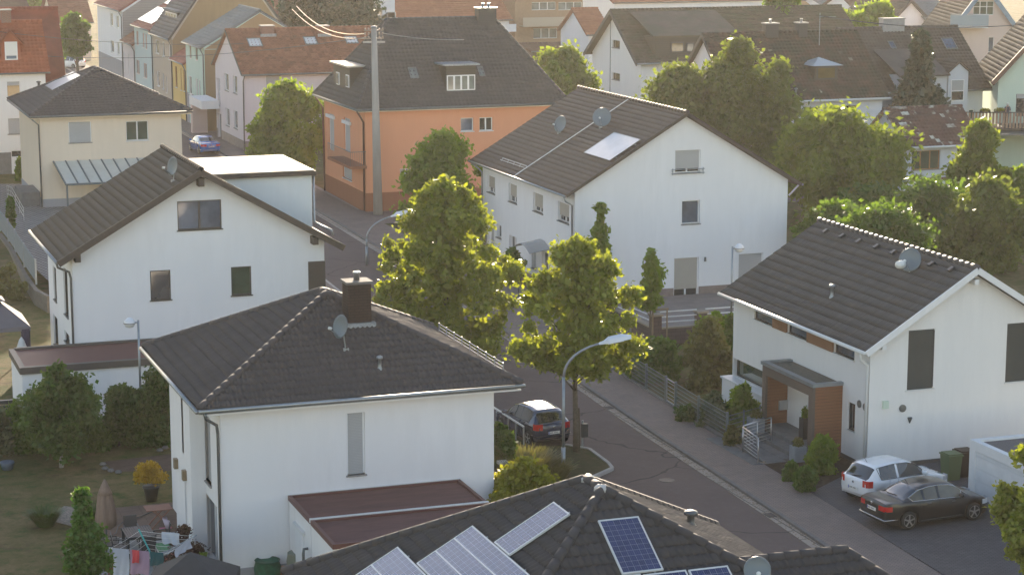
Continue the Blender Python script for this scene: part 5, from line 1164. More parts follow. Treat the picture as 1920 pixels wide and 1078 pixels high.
def hedge(name, label, p0, p1, w, h, lm, n, size=None, cat='hedge', bumpy=.25, group=None, seed=3, zb=None, step=.7):
    rnd = random.Random(seed); p0, p1 = Vector(p0), Vector(p1); L = (p1 - p0).length; px = scl(*((p0 + p1) / 2)[:2]) * 1024 / 1920; size = size or max(.075, 3.0 / px)
    t = thing(name, label, cat, p0, group); cr = MB(); k = max(2, int(L / step)); per = n // (k * 3)
    for i in range(k):
        c = p0.lerp(p1, (i + .5) / k)
        for j in range(3):
            hh = h * (1 + rnd.uniform(-bumpy, bumpy)); z = c.z + hh * (j + .5) / 3.1
            leaves(cr, (c.x + rnd.uniform(-.2, .2), c.y + rnd.uniform(-.2, .2), z), (L / k * .8, w / 2 * rnd.uniform(.8, 1.15), hh * .26), per, size, .25)
    cr.build('foliage', lm, t)
    st = MB()
    for i in range(k): c = p0.lerp(p1, (i + .5) / k); st.tube([c - Vector((0, 0, .1)), c + Vector((rnd.uniform(-.1, .1), 0, h * .7))], .04, 5, r2=.012)
    st.build('stems', barkd, t)
    return t
def pxtree(name, label, pxc, pbase, ptop, wpx, lm, base=None, crown=None, **k):
    """tree from its place in the photograph: base point on the ground, top row, crown width and crown bottom row"""
    if base: x = ony(pxc, 400, base[1]).x; b = Vector((x, base[1], gz(x, base[1])))
    else: b = atg(pxc, pbase)
    H = zat(pxc, ptop, b.x, b.y) - b.z; Rad = wpx / 2 / scl(b.x, b.y)
    z0 = (zat(pxc, crown, b.x, b.y) - b.z) if crown else H * .2
    return tree(name, label, tuple(b), H, Rad, max(.05, z0), lm, **k)
SG = 'young street trees along the road'
pxtree('street_tree', 'tall bushy yellow-green street tree left of the road, fullest crown in the photo centre', 836, 690, 345, 285, L_plane, crown=655, prof='egg', nclump=170, n=21000, group=SG, seed=17, rc=.6, trunk=.15)
pxtree('street_tree', 'yellow-green street tree on the planted island beside the dark blue hatchback', 1080, 850, 455, 245, L_plane, crown=690, prof='egg', nclump=115, n=13500, group=SG, seed=9, rc=.5, trunk=.12, loose=1.05)
pxtree('street_tree', 'street tree in front of the orange house, half hidden behind the fullest street tree', 828, 470, 256, 210, L_mid, base=(38.4, 124.0), crown=450, prof='egg', nclump=70, n=12000, group=SG, seed=14, rc=.95)
pxtree('street_tree', 'green street tree between the pinkish and the orange house', 540, 345, 160, 190, L_mid, base=(38.9, 160.5), crown=310, prof='egg', nclump=70, n=11000, group=SG, seed=21, rc=1.0)
pxtree('slender_tree', 'slim upright young tree standing before the left part of the duplex gable', 1126, 560, 386, 54, L_mid, base=(43.3, 104.2), crown=500, prof='pyr', nclump=34, n=2400, seed=5, rc=.42, trunk=.05)
pxtree('young_tree', 'staked young tree with small green crown before the duplex patio door', 1222, 665, 472, 62, L_mid, base=(41.2, 94.1), crown=575, prof='egg', nclump=26, n=1900, seed=6, rc=.36, trunk=.045)
p = atg(1228, 665); q = MB(); b = Vector((41.2, 94.1, 0))
for dx in (-.38, .38): q.tube([b + Vector((dx, 0, -.1)), b + Vector((dx, 0, 2.0))], .04, 6)
q.beam(b + Vector((-.45, 0, 1.95)), b + Vector((.45, 0, 1.95)), .05, .08); tag(q.build('tree_stake', mat('stake_wood', (.22, .16, .10), .8), origin=b), 'wooden stake frame holding the young tree by the patio door', 'stake')
# nearest tree at the right edge (only its left half is in the picture)
tree('maple_tree', 'bright yellow-green tree cut off by the right edge, in front of the garage', (37.1, 54.4, .1), 5.9, 1.75, .6, L_plane, 'oval', 110, .42, 19000, .14, trunk=.13, seed=31, ry=1.9)
# right hand background trees
pxtree('willow', 'large rounded yellow-green willow behind the duplex', 1570, 480, 218, 250, L_willow, base=(66.5, 128), crown=450, prof='round', nclump=120, n=26000, seed=8, rc=1.5, droop=.9, elong=2.0, trunk=.3)
pxtree('birch', 'tall dark birch to the right above the duplex roof', 1380, 330, 80, 190, L_birch, base=(64.2, 144.5), crown=330, prof='egg', nclump=90, n=20000, seed=12, rc=1.3, trunk=.22, droop=.6)
pxtree('birch', 'broad olive-green tree on the left of the tall dark birch', 1270, 330, 132, 200, L_birch, base=(60.4, 147.5), crown=300, prof='oval', nclump=90, n=15000, seed=13, rc=1.3, trunk=.2)
pxtree('thin_tree', 'dark sparse tree between the birch and the willow', 1455, 330, 120, 90, L_birch, base=(66.0, 141), crown=330, prof='oval', nclump=50, n=6000, seed=19, rc=1.0, trunk=.18)
pxtree('spruce', 'dark blue-green pointed spruce in front of the gabled bay house', 1716, 330, 66, 122, L_con, base=(88.6, 150.6), crown=250, prof='cone', nclump=220, n=22000, seed=15, rc=.75, elong=2.2, trunk=.2, droop=.5, shell=.1)
for i, (lab, px, base, top, w, lm, cr, pr, nn) in enumerate((
 ('dark green tree right of the willow, before the annex', 1640, (70.5, 120.5), 362, 165, L_dark, 470, 'oval', 15000),
 ('low dark shrubby tree under the willow behind the porch house', 1560, (60.0, 106), 390, 150, L_dark, 480, 'round', 9000),
 ('feathery yellow-green tree before the annex right end', 1832, (82.0, 122), 232, 130, L_willow, 400, 'egg', 13000),
 ('dark broad tree in the middle of the right hand thicket', 1740, (72.0, 113), 350, 200, L_dark, 490, 'oval', 16000),
 ('dark green tree low behind the right white bargeboards', 1850, (77.0, 108), 345, 200, L_birch, 500, 'oval', 16000),
 ('mid-green tree at the right edge under the balcony', 1912, (86.5, 120), 320, 110, L_mid, 470, 'oval', 7000),
 ('dark bush directly behind the porch house ridge', 1655, (58.5, 99), 400, 200, L_dark, 500, 'round', 11000),
)):
    pxtree('garden_tree', lab, px, 0, top, w, lm, base=base, crown=cr, prof=pr, nclump=70, n=nn, seed=40 + i, trunk=.16, group='trees crowding behind the porch house')
# left garden
pxtree('apple_tree', 'small loose garden tree with pale trunk before the left hedge', 115, 875, 688, 150, leafmat('leaf_apple', (.055, .10, .028), (.095, .15, .04), .45), crown=840, prof='egg', nclump=60, n=8000, seed=51, trunk=.09, bm=mat('pale_bark', (.32, .30, .27), .9, var=.4, vs=8), rc=.5)
a, b = atg(30, 850), atg(190, 845)
hedge('hedge', 'tall dark green hedge in front of the long garage, left part behind the apple tree', (a.x, a.y, a.z), (b.x, b.y, b.z), 1.3, 2.4, L_dark, 16000, seed=61)
a, b = atg(205, 838), atg(330, 836)
hedge('hedge', 'rounded dark green shrub row right of the apple tree, against the foreground house', (a.x, a.y + .3, a.z), (b.x, b.y + .3, b.z), 1.6, 3.0, leafmat('leaf_laurel', (.045, .085, .02), (.08, .13, .03), .4), 17000, seed=62, bumpy=.3)
p = atg(5, 850); tree('olive_shrub', 'grey-green shrub cut off by the left edge', (p.x, p.y, p.z), 1.7, .7, .1, leafmat('leaf_olive', (.11, .12, .07), (.15, .16, .09), .3), 'bush', 20, .35, 2500, trunk=.04, cat='shrub')
p = atg(22, 560); tree('bare_shrub', 'thin spiky shrub on the lawn beside the retaining wall', (p.x, p.y, p.z), 1.9, .8, .1, L_brown, 'bush', 26, .3, 700, trunk=.03, cat='shrub', loose=1.3, inner=False)
pxtree('conifer_shrub', 'bright green pointed conifer shrub in the bottom left garden', 133, 1078, 922, 105, L_fir, base=(9.4, 65.0), crown=1075, prof='cone', nclump=100, n=9000, seed=52, rc=.3, trunk=.05, cat='shrub')
p = atg(284, 938); q = MB(); q.lathe(p, [(.2, 0), (.3, .5), (.33, .52), (.33, .58)], 16); pt = thing('potted_bush', 'yellow leaved bush in a black pot on the lawn edge', 'potted plant', tuple(p)); q.build('pot', M['dplast'], pt, smooth=True)
q = MB(); 
for k in range(34):
    an = random.uniform(0, 6.28); rr = random.uniform(.1, .62); leaves(q, (p.x + math.cos(an) * rr, p.y + math.sin(an) * rr, p.z + .75 + random.uniform(0, .75) * (1.2 - rr)), (.2, .2, .2), 60, .085, .1)
q.build('foliage', L_yel, pt)
pxtree('yellow_shrub', 'yellow-green autumn shrub at the corner between house and planted island', 985, 965, 862, 150, L_yg, base=(25.1, 68.0), crown=950, prof='bush', nclump=60, n=6500, seed=53, rc=.4, trunk=.04, cat='shrub')
pxtree('columnar_conifer', 'row end conifer left of three beside the foreground house', 935, 870, 795, 24, L_dark, base=(25.0, 75.6), crown=865, prof='pyr', nclump=40, n=1400, seed=54, trunk=.04, rc=.2, cat='shrub', group='three narrow conifers by the parking bay')
pxtree('columnar_conifer', 'middle one of three narrow conifers beside the parked blue hatchback', 945, 870, 800, 24, L_dark, base=(25.5, 75.0), crown=870, prof='pyr', nclump=40, n=1400, seed=55, trunk=.04, rc=.2, cat='shrub', group='three narrow conifers by the parking bay')
pxtree('columnar_conifer', 'right one of three narrow conifers, nearest the feather grass', 955, 875, 812, 26, L_dark, base=(26.0, 74.4), crown=875, prof='pyr', nclump=40, n=1400, seed=56, trunk=.04, rc=.2, cat='shrub', group='three narrow conifers by the parking bay')
def grasstuft(name, label, c, r, h, n, lm, cat='grass tuft'):
    q = MB(); c = Vector(c); a = RNG.uniform(0, 6.28, n); rr = r * np.sqrt(RNG.random(n)); ln = h * (.6 + .5 * RNG.random(n)); out = .35 + .5 * RNG.random(n)
    B = np.stack([c.x + np.cos(a) * rr * .5, c.y + np.sin(a) * rr * .5, np.full(n, c.z)], 1); d = np.stack([np.cos(a) * out, np.sin(a) * out, np.ones(n)], 1) * ln[:, None]
    s = np.stack([-np.sin(a), np.cos(a), np.zeros(n)], 1) * .018; T = B + d; T[:, 2] -= out * ln * .3; m = B + d * .55 + np.array([0, 0, .02])
    V = np.stack([B - s, B + s, m + s, m - s, m - s, m + s, T + s * .4, T - s * .4], 1).reshape(-1, 3); F = np.arange(8 * n).reshape(-1, 4); q.addarr(V, F)
    return tag(q.build(name, lm, origin=c), label, cat)
p = atg(985, 905); grasstuft('feather_grass', 'tall pale feather grass behind the yellow shrub on the island', (p.x, p.y, .05), 1.3, 1.2, 1500, L_gr)
p = at(1035, 900); grasstuft('feather_grass', 'pale dry grass tuft around the foot of the curved lamp', (p.x, p.y, .05), 1.0, .8, 900, L_gr)
# right front garden
def pbush(lab, px, py, top, w, lm, n=4000, name='bush', base=None, prof='bush', **k): return pxtree(name, lab, px, py, top, w, lm, base=base, crown=py - 2, prof=prof, nclump=45, n=n, trunk=.03, cat='shrub', **k)
pbush('dark green spreading bush behind the wire fence, below the staked tree', 1232, 712, 640, 120, L_dark, 7000, seed=71)
pbush('leggy brown-green bush in the middle of the front garden', 1330, 722, 600, 120, L_brown, 7000, seed=72)
pbush('bright green bush against the right brick pillar', 1345, 650, 590, 90, L_mid, 5000, seed=73, base=(44.2, 92.6))
pbush('dark green shrub against the corner of the porch house', 1376, 690, 592, 44, L_dark, 3500, seed=74, base=(42.6, 88.5))
pbush('grey-green lavender-like bush beside the wire fence', 1340, 800, 738, 64, leafmat('leaf_grey_green', (.07, .10, .05), (.11, .14, .08), .3), 3500, seed=75)
pbush('mixed flower shrub before the low corner window of the porch house', 1395, 805, 720, 62, L_mid, 3500, seed=76)
pbush('round clipped bush by the fence end next to the steel railing', 1372, 838, 800, 36, L_brown, 2200, seed=77)
pbush('loose green bush right of the timber porch', 1552, 895, 820, 76, L_mid, 6000, seed=78, base=(38.9, 70.9))
pbush('small clipped dark ball bush, left of two beside the driveway', 1484, 905, 868, 34, L_dark, 2600, seed=79, prof='round')
pbush('larger clipped dark ball bush, right of two beside the driveway', 1510, 925, 878, 46, L_dark, 3600, seed=80, prof='round')
pbush('dark round bush before the duplex entrance', 962, 530, 470, 50, L_dark, 4000, seed=81, base=(40.2, 112.6))
pbush('dark conifer-like topiary beside the paved yard on the left', 20, 430, 372, 18, L_dark, 1600, seed=82, base=(13.2, 142.5))
pbush('low weeds at the inner side of the wire fence', 1290, 790, 765, 60, L_gg, 1500, seed=83)
pbush('green hedge stump by the side of the cream house', 42, 345, 300, 16, L_mid, 1600, seed=84, base=(18.2, 168))
# plants round the terrace
p = at(388, 1015, -.8); tree('purple_shrub', 'dark purple leaved shrub beside the house wall on the terrace', (13.0, 69.9, -.82), 1.5, .7, .1, L_red, 'bush', 40, .24, 2600, size=.07, trunk=.03, cat='shrub', loose=1.15, inner=False)
tree('potted_plant', 'green potted plants at the foot of the drainpipe', (13.45, 69.0, -.82), .75, .35, .15, L_mid, 'bush', 20, .16, 1200, size=.07, trunk=.02, cat='potted plant')
tree('geranium_tub', 'pink flowering geraniums beside the green lounger', (12.6, 69.8, -.75), .5, .42, .1, L_pinkf, 'bush', 20, .14, 900, size=.06, trunk=.02, cat='potted plant')
tree('oleander', 'loose shrub with red flowers left of the clothes airer', (10.55, 68.6, -.82), 1.1, .6, .1, leafmat('leaf_oleander', (.08, .10, .05), (.30, .07, .05), .3), 'bush', 30, .2, 1300, size=.07, trunk=.02, cat='shrub', loose=1.2, inner=False)
grasstuft('ornamental_grass', 'green tuft of grass at the left of the gravel bed', atg(85, 985), .6, .7, 900, L_gg)
grasstuft('ornamental_grass', 'green tuft of grass behind the closed parasol', atg(183, 975), .45, .6, 600, L_gg)
# far trees
for i, (lab, px, base, top, w, lm, cr, pr, nn) in enumerate((
 ('dark pine behind the clay roof with brick chimneys', 620, (64, 235), -20, 180, L_con, 55, 'round', 14000),
 ('yellow-green orchard tree right of the orange house roof', 1060, (67, 175), 95, 120, L_willow, 190, 'round', 9000),
 ('small yellow-green tree against the orange house hip', 1035, (62, 172), 120, 60, L_mid, 200, 'round', 4000),
 ('yellow-green tree row, left one beyond the mossy roof', 1560, (110, 205), 25, 110, L_mid, 70, 'round', 6000),
 ('yellow-green tree row, right one beyond the mossy roof', 1635, (116, 206), 12, 95, L_mid, 70, 'round', 7000),
 ('dark tall tree behind the two square chimneys', 1458, (100, 196), -25, 85, L_dark, 60, 'egg', 7000),
 ('dark tree beside the far dark red roof, above the parked white car', 155, (28.5, 233), 30, 60, L_dark, 105, 'oval', 5000),
 ('bright green hedge-like tree behind the dark red roof edge', 130, (30.0, 262), 62, 40, L_mid, 100, 'round', 2500),
 ('small green tree at the far top left between roofs', 72, (26, 330), -15, 45, L_mid, 22, 'round', 2000),
)):
    pxtree('distant_tree', lab, px, 0, top, w, lm, base=base, crown=cr, prof=pr, nclump=60, n=nn, seed=90 + i, trunk=.2)
# ============================================================= cars
def lerpk(keys, x):
    if x <= keys[0][0]: return keys[0][1]
    for (a, b), (c, d) in zip(keys, keys[1:]):
        if x <= c: t = (x - a) / (c - a); t = t * t * (3 - 2 * t) * .35 + t * .65; return b + (d - b) * t
    return keys[-1][1]
def make_car(name, label, spec, paint, loc, heading, glass=None, group=None):
    """body lofted from cross-sections: x runs from the tail (0) to the nose (L), y is half width"""
    L, Wd, wr = spec['L'], spec['W'] / 2, spec['wr']; t = thing(name, label, 'car', (0, 0, 0), group)
    xa, xb = spec['ax']                       # rear and front axle
    belt, top, wid, topw = spec['belt'], spec['top'], spec['wid'], spec['topw']
    xs = set([0, .03, .08, .16, L, L - .03, L - .08, L - .18]); n = 44
    for i in range(n + 1): xs.add(round(L * i / n, 3))
    for xx in (xa, xb):
        for k in range(-9, 10): xs.add(round(xx + k * (wr + .07) / 8, 3))
    for k in spec['gx']: xs.add(k)
    xs = sorted(x for x in xs if 0 <= x <= L); ys_ = []
    def sill(x):
        z = lerpk(spec['sill'], x)
        for xx in (xa, xb):
            r = wr + .055; d = abs(x - xx)
            if d < r: z = max(z, wr + math.sqrt(r * r - d * d) - .0)
        return z
    rows = []
    for x in xs:
        w = Wd * lerpk(wid, x); zb = lerpk(belt, x); zt = max(lerpk(top, x), zb + .004); tw = Wd * lerpk(topw, x); s = min(sill(x), zb - .08)
        tw = min(tw, w * .96); g = zt - zb
        pts = [(0, min(s, lerpk(spec['sill'], x)) + .02), (w * .86, min(s, .5) + .02 if s > .4 else s + .01), (w * .955, s), (w * .995, s + (zb - s) * .3), (w, s + (zb - s) * .55), (w * .985, s + (zb - s) * .82), (w * .945, zb - .008)]
        if g > .05: a = (w * .925, zb + .015); b = (tw, zt - .05 * min(1, g / .2)); pts += [a, ((a[0] * 2 + b[0]) / 3, (a[1] * 2 + b[1]) / 3), ((a[0] + 2 * b[0]) / 3, (a[1] + 2 * b[1]) / 3), b, (tw * .93, zt - .012), (tw * .6, zt + .012), (0, zt + .02)]
        else: pts += [(w * .90, zb + .006), (w * .85, zb + .012), (w * .8, zb + .016), (w * .72, zb + .02), (w * .6, zb + .026), (w * .35, zb + .034), (0, zb + .038)]
        rows.append(pts)
    m = len(rows[0]); V = []
    for sgn in (1, -1):
        for x, pts in zip(xs, rows):
            for (y, z) in pts: V.append((x, y * sgn, z))
    N0 = len(xs) * m; gx = spec['gx']     # rear glass 0-1, side 2-3(-4 pillar), windscreen
    body, glassf = [], {'rear_window': [], 'windscreen': [], 'side_window': []}
    sides = {'L': [], 'R': []}
    for i in range(len(xs) - 1):
        xm = (xs[i] + xs[i + 1]) / 2
        for j in range(m - 1):
            a, b, c, d = i * m + j, (i + 1) * m + j, (i + 1) * m + j + 1, i * m + j + 1
            for s_ in (0, 1):
                f = (a, d, c, b) if s_ else (a, b, c, d); f = tuple(v + N0 * s_ for v in f)
                kind = None
                if 7 <= j <= 9 and any(p <= xm <= q for p, q in spec['side']): kind = sides['R' if s_ else 'L']
                elif j >= 10 and gx[0] <= xm <= gx[1]: kind = glassf['rear_window']
                elif j >= 10 and gx[2] <= xm <= gx[3]: kind = glassf['windscreen']
                (body if kind is None else kind).append(f)
    for i in (0, len(xs) - 1):
        lo = [i * m + j for j in range(m)]; hi = [N0 + i * m + j for j in range(m - 1, 0, -1)]; f = lo + hi[:-1] if False else lo + hi
        body.append(tuple(f if i == 0 else f[::-1]))
    def part(nm, faces, mt, **k):
        used = sorted({v for f in faces for v in f}); mp = {v: i for i, v in enumerate(used)}
        q = MB(); q.add([V[v] for v in used], [tuple(mp[v] for v in f) for f in faces]); return q.build(nm, mt, t, smooth=True, recalc=False)
    q = MB(); q.add(V, body); bo = q.build('body', paint, t, smooth=True, recalc=True)
    es = bo.modifiers.new('e', 'EDGE_SPLIT'); es.split_angle = R(38)
    gl = glass or M['glass']
    for k, f in glassf.items():
        if f: part(k, f, gl)
    for k in ('L', 'R'):
        if sides[k]:
            so_ = part('side_window', sides[k], glassmat('painted_reflection_glass', (.11, .10, .06), .08) if spec.get('sg') else gl)  # saloon side glass: yellowish reflection painted into the base colour
    # pillars, trim
    tr = MB()
    for s_ in (1, -1):
        pts = []
        for x in [x for x in xs if spec['side'][0][0] <= x <= spec['side'][-1][1]]: w = Wd * lerpk(wid, x); zb = lerpk(belt, x); pts.append((x, s_ * (w * .955), zb + .01))
        q = MB(); q.tube(pts, .012, 5); up_ = []
        for x in [x for x in xs if spec['side'][0][0] - .12 <= x <= spec['side'][-1][1] + .06]: zt = lerpk(top, x); zb = lerpk(belt, x); tw = Wd * lerpk(topw, x); up_.append((x, s_ * (min(tw, Wd * .96) + .004), max(zb + .01, zt - .045)))
        q.tube([pts[0]] + up_ + [pts[-1]], .011, 5); q.build('window_trim', spec.get('trim', M['black']), t, smooth=True)
    MB().box((.25, -Wd * .8, .2), (L - .3, Wd * .8, .5)).build('underbody', M['black'], t)
    # wheels
    rim = spec.get('rim', M['galv'])
    for xx in (xa, xb):
        for s_ in (1, -1):
            y = s_ * (Wd - .11); q = MB(); q.lathe((xx, y - s_ * .1, wr), [(wr * .68, 0), (wr * .93, 0), (wr, .03), (wr, .18), (wr * .95, .205), (wr * .70, .21)], 28, (0, s_, 0)); wh = q.build('wheel', M['black'], t, smooth=True)
            q = MB(); q.lathe((xx, y + s_ * .06, wr), [(wr * .66, -.02), (wr * .70, .055), (wr * .66, .055), (wr * .62, 0)], 28, (0, s_, 0))
            for k in range(spec.get('spokes', 5)):
                a = 2 * math.pi * k / spec.get('spokes', 5) + .3; d = Vector((math.cos(a), 0, math.sin(a))); c = Vector((xx, y + s_ * .1, wr)); q.beam(c + d * .03, c + d * wr * .66, .055, .03, (0, 1, 0))
            q.lathe((xx, y + s_ * .07, wr), [(.06, 0), (.06, .04), (.02, .05)], 12, (0, s_, 0)); q.build('rim', rim, wh)
    # lamps: patches wrapped on the body corners
    lm = mat('tail_lamp_red', (.55, .02, .015), .15, coat=1); hl = mat('head_lamp_clear', (.55, .57, .6), .1, coat=1)
    def patch(nm, mt, x0, x1, z0, z1, y0=.62, end=0):
        for s_ in (1, -1):
            q = MB(); pts = []; n = 6; k = 4
            for i in range(n + 1):
                f = i / n
                if f < .5: x = (x0 if end == 0 else x1) ; yy = y0 + (1 - y0) * (f / .5) ; 
                else: x = x0 + (x1 - x0) * ((f - .5) / .5) if end == 0 else x1 - (x1 - x0) * ((f - .5) / .5); yy = 1
                for j in range(k + 1):
                    z = z0 + (z1 - z0) * j / k; w = Wd * lerpk(wid, x); e = (x0 if end == 0 else x1)
                    px_ = (x - .012 if yy < 1 else x) if end == 0 else (x + .012 if yy < 1 else x); rnd_ = .03 * max(0, (yy - .8) / .2) if yy < 1 else 0
                    pts.append((px_ + (rnd_ if end == 0 else -rnd_), s_ * (w * min(yy, 1) * .995 + .01), z))
            fs = []
            for i in range(n):
                for j in range(k): a = i * (k + 1) + j; fs.append((a, a + 1, a + k + 2, a + k + 1) if s_ > 0 else (a, a + k + 1, a + k + 2, a + 1))
            q.add(pts, fs); q.build(nm, mt, t, smooth=True)
    a = spec['tl']; patch('tail_lamp', lm, a[0], a[1], a[2], a[3], a[4], 0); a = spec['hl']; patch('head_lamp', hl, a[0], a[1], a[2], a[3], a[4], 1)
    # number plate, badge, bumper line, mirrors, handles, wiper, aerial
    zp = spec['plate']; q = MB(); q.box((-.035, -.26, zp), (-.014, .26, zp + .115)); pl = q.build('number_plate', M['wplast'], t)
    q = MB(); q.box((-.038, .215, zp + .004), (-.0355, .256, zp + .111)); q.build('plate_blue_band', mat('plate_blue', (.02, .06, .4), .4), pl)
    q = MB(); y = .19
    for k in range(7):
        if k == 3: y -= .03; continue
        ww = .034; q.box((-.038, y - ww, zp + .03), (-.0355, y - ww + .009, zp + .09)); q.box((-.038, y - .008, zp + .03), (-.0355, y, zp + .09)); q.box((-.038, y - ww + .009, zp + .05 + .01 * (k % 3)), (-.0355, y - .008, zp + .06 + .01 * (k % 3))); y -= .055
    q.build('plate_characters', M['black'], pl)
    q = MB(); q.lathe((-.02, 0, spec['badge']), [(.05, 0), (.05, .02), (.02, .025)], 16, (-1, 0, 0)); q.build('badge', M['chrome'], t, smooth=True)
    if spec.get('bumper'): z = spec['bumper']; q = MB(); q.tube([(.5, Wd * .985, z), (.06, Wd * lerpk(wid, .1) + .01, z), (-.012, Wd * .86, z), (-.02, 0, z), (-.012, -Wd * .86, z), (.06, -Wd * lerpk(wid, .1) - .01, z), (.5, -Wd * .985, z)], .018, 6); q.build('bumper_trim', spec['bt'], t, smooth=True)
    for s_ in (1, -1):
        x = spec['mir']; zb = lerpk(belt, x); q = MB(); yy = s_ * (Wd + .1); q.tube([(x - .06, yy - s_ * .11, zb + .09), (x, yy - s_ * .07, zb + .1), (x, yy + s_ * .05, zb + .1), (x - .02, yy + s_ * .09, zb + .09)], [.05, .075, .08, .045], 10); q.build('wing_mirror', paint, t, smooth=True)
        for hx in spec['handles']: z = lerpk(belt, hx) - .13; MB().box((hx, s_ * (Wd * .99) - .012, z), (hx + .17, s_ * (Wd * .99) + .022, z + .03)).build('door_handle', spec.get('hm', paint), t)
        q = MB()
        for dx in spec['doors']: q.box((dx - .004, s_ * Wd * .985 - .012, .32), (dx + .004, s_ * Wd * 1.0 + .003, lerpk(belt, dx) - .02))
        q.box((spec['doors'][0], s_ * Wd * .985 - .01, .30), (spec['doors'][-1], s_ * Wd * 1.0 + .004, .312)); q.build('door_seam', M['black'], t)
        if spec.get('strip'): q = MB(); q.box((xa + wr + .15, s_ * Wd * .985 - .01, .27), (xb - wr - .15, s_ * Wd * 1.0 + .008, .295)); q.build('sill_trim', M['chrome'], t)
    ax_ = spec['aerial']; q = MB(); z = lerpk(top, ax_); q.tube([(ax_, 0, z), (ax_ - .16, 0, z + .22)], .008, 5); q.build('aerial', M['black'], t)
    wx = gx[0] + .05; z = lerpk(top, gx[0] + .12); q = MB(); q.tube([(gx[0] - .0, .25, lerpk(top, gx[0]) + .03), (gx[0] + .06, -.25, lerpk(top, gx[0] + .06) + .035)], .012, 5); q.build('wiper', M['black'], t)
    t.location = loc; t.rotation_euler = (0, 0, heading); return t
HATCH = dict(L=4.0, W=1.72, wr=.31, ax=(.62, 3.15), sill=[(0, .42), (.1, .28), (.4, .2), (3.6, .2), (3.9, .26), (4, .4)],
    belt=[(0, .86), (.05, .95), (.3, .985), (1.4, .96), (2.8, .92), (3.3, .84), (3.75, .72), (3.95, .58), (4, .5)], top=[(0, .86), (.06, .96), (.42, 1.37), (.6, 1.44), (1.3, 1.49), (1.9, 1.47), (2.25, 1.38), (2.95, .93), (3.1, .87), (3.4, .82), (4, .5)],
    wid=[(0, .80), (.06, .9), (.3, .975), (.8, 1), (3.0, 1), (3.6, .95), (3.88, .82), (4, .66)], topw=[(0, .72), (.3, .72), (.6, .70), (1.3, .70), (2.2, .72), (2.9, .8), (3.1, .84), (4, .6)],
    gx=(.09, .44, 2.18, 2.92), side=[(.62, 1.32), (1.42, 2.62)], tl=(-.002, .22, .74, .99, .72), hl=(3.55, 3.88, .56, .72, .6), plate=.55, badge=.84, mir=2.55, handles=(1.1, 1.95), doors=(.98, 1.38, 2.66), aerial=.62)
SEDAN = dict(L=4.6, W=1.77, wr=.325, ax=(.98, 3.74), sill=[(0, .42), (.1, .28), (.5, .2), (4.2, .2), (4.5, .26), (4.6, .4)],
    belt=[(0, .80), (.05, .96), (.3, 1.0), (.9, 1.0), (2.2, .965), (3.1, .93), (3.7, .88), (4.2, .78), (4.5, .62), (4.6, .5)], top=[(0, .8), (.05, .97), (.35, 1.01), (.72, 1.04), (.85, 1.08), (1.5, 1.36), (1.9, 1.43), (2.3, 1.445), (2.7, 1.42), (2.95, 1.36), (3.55, .96), (3.7, .9), (4.6, .5)],
    wid=[(0, .80), (.06, .9), (.35, .965), (1.0, 1), (3.6, 1), (4.2, .94), (4.45, .82), (4.6, .66)], topw=[(0, .72), (.8, .78), (1.5, .68), (2.2, .68), (2.9, .72), (3.5, .82), (3.7, .85), (4.6, .6)],
    gx=(.80, 1.46, 2.9, 3.52), side=[(1.12, 1.62), (1.66, 2.2), (2.3, 3.2)], tl=(-.002, .28, .72, .90, .58), hl=(4.1, 4.46, .56, .74, .55), plate=.64, badge=.9, mir=3.1, handles=(1.72, 2.75), doors=(1.55, 2.25, 3.3), aerial=1.5, trim=M['chrome'], bumper=.42, bt=M['chrome'], sg='glassy2', rim=mat('alloy_rim', (.5, .5, .5), .3, .9), spokes=5, strip=1, hm=M['chrome'])
import copy
white_p = mat('white_car_paint', (.80, .80, .80), .25, coat=1); black_p = mat('black_car_paint', (.008, .008, .009), .3, coat=.6); navy_p = mat('navy_car_paint', (.02, .032, .075), .22, .2, coat=1); blue_p = mat('bright_blue_car_paint', (.01, .11, .40), .25, .0, coat=1); grey_p = mat('grey_car_paint', (.14, .16, .18), .3, .3, coat=1)
H1 = dict(HATCH); H1['bumper'] = .5; H1['bt'] = M['dplast']
# tail at the given ground point, heading = direction of the nose
def park(name, label, spec, paint, tail, heading, z=.02, **k):
    c, s = math.cos(heading), math.sin(heading); return make_car(name, label, spec, paint, (tail[0], tail[1], z), heading, **k)
pr = at(1063, 838); pl_ = at(992, 846); tc = (pr + pl_) / 2
park('parked_car', 'dark blue hatchback with red tail lamps, parked in the bay beside the planted island', dict(H1, W=1.73), navy_p, (29.6, 78.1), R(97), z=.012)
park('parked_car', 'white hatchback on the driveway, nearest to the porch house wall', dict(HATCH), white_p, (36.9, 66.55), R(11), z=.115)
park('parked_car', 'black saloon with chrome window trim, on the driveway beside the white hatchback', SEDAN, black_p, (36.1, 63.75), R(5), z=.115)
park('parked_car', 'bright blue saloon parked by the kerb before the pinkish house', dict(SEDAN, trim=M['black'], rim=M['galv']), blue_p, (36.55, 179.0), R(94), z=.015)
p = at(158, 128); park('parked_car', 'small white hatchback far up the street, above the cream house roof', dict(HATCH), white_p, (p.x - .5, p.y - 1, 0), R(120))
p = at(133, 118); park('parked_car', 'dark car far up the street, left of the small white hatchback', dict(HATCH), mat('dark_green_paint', (.03, .05, .045), .3, coat=1), (p.x - .3, p.y + 3, 0), R(100))
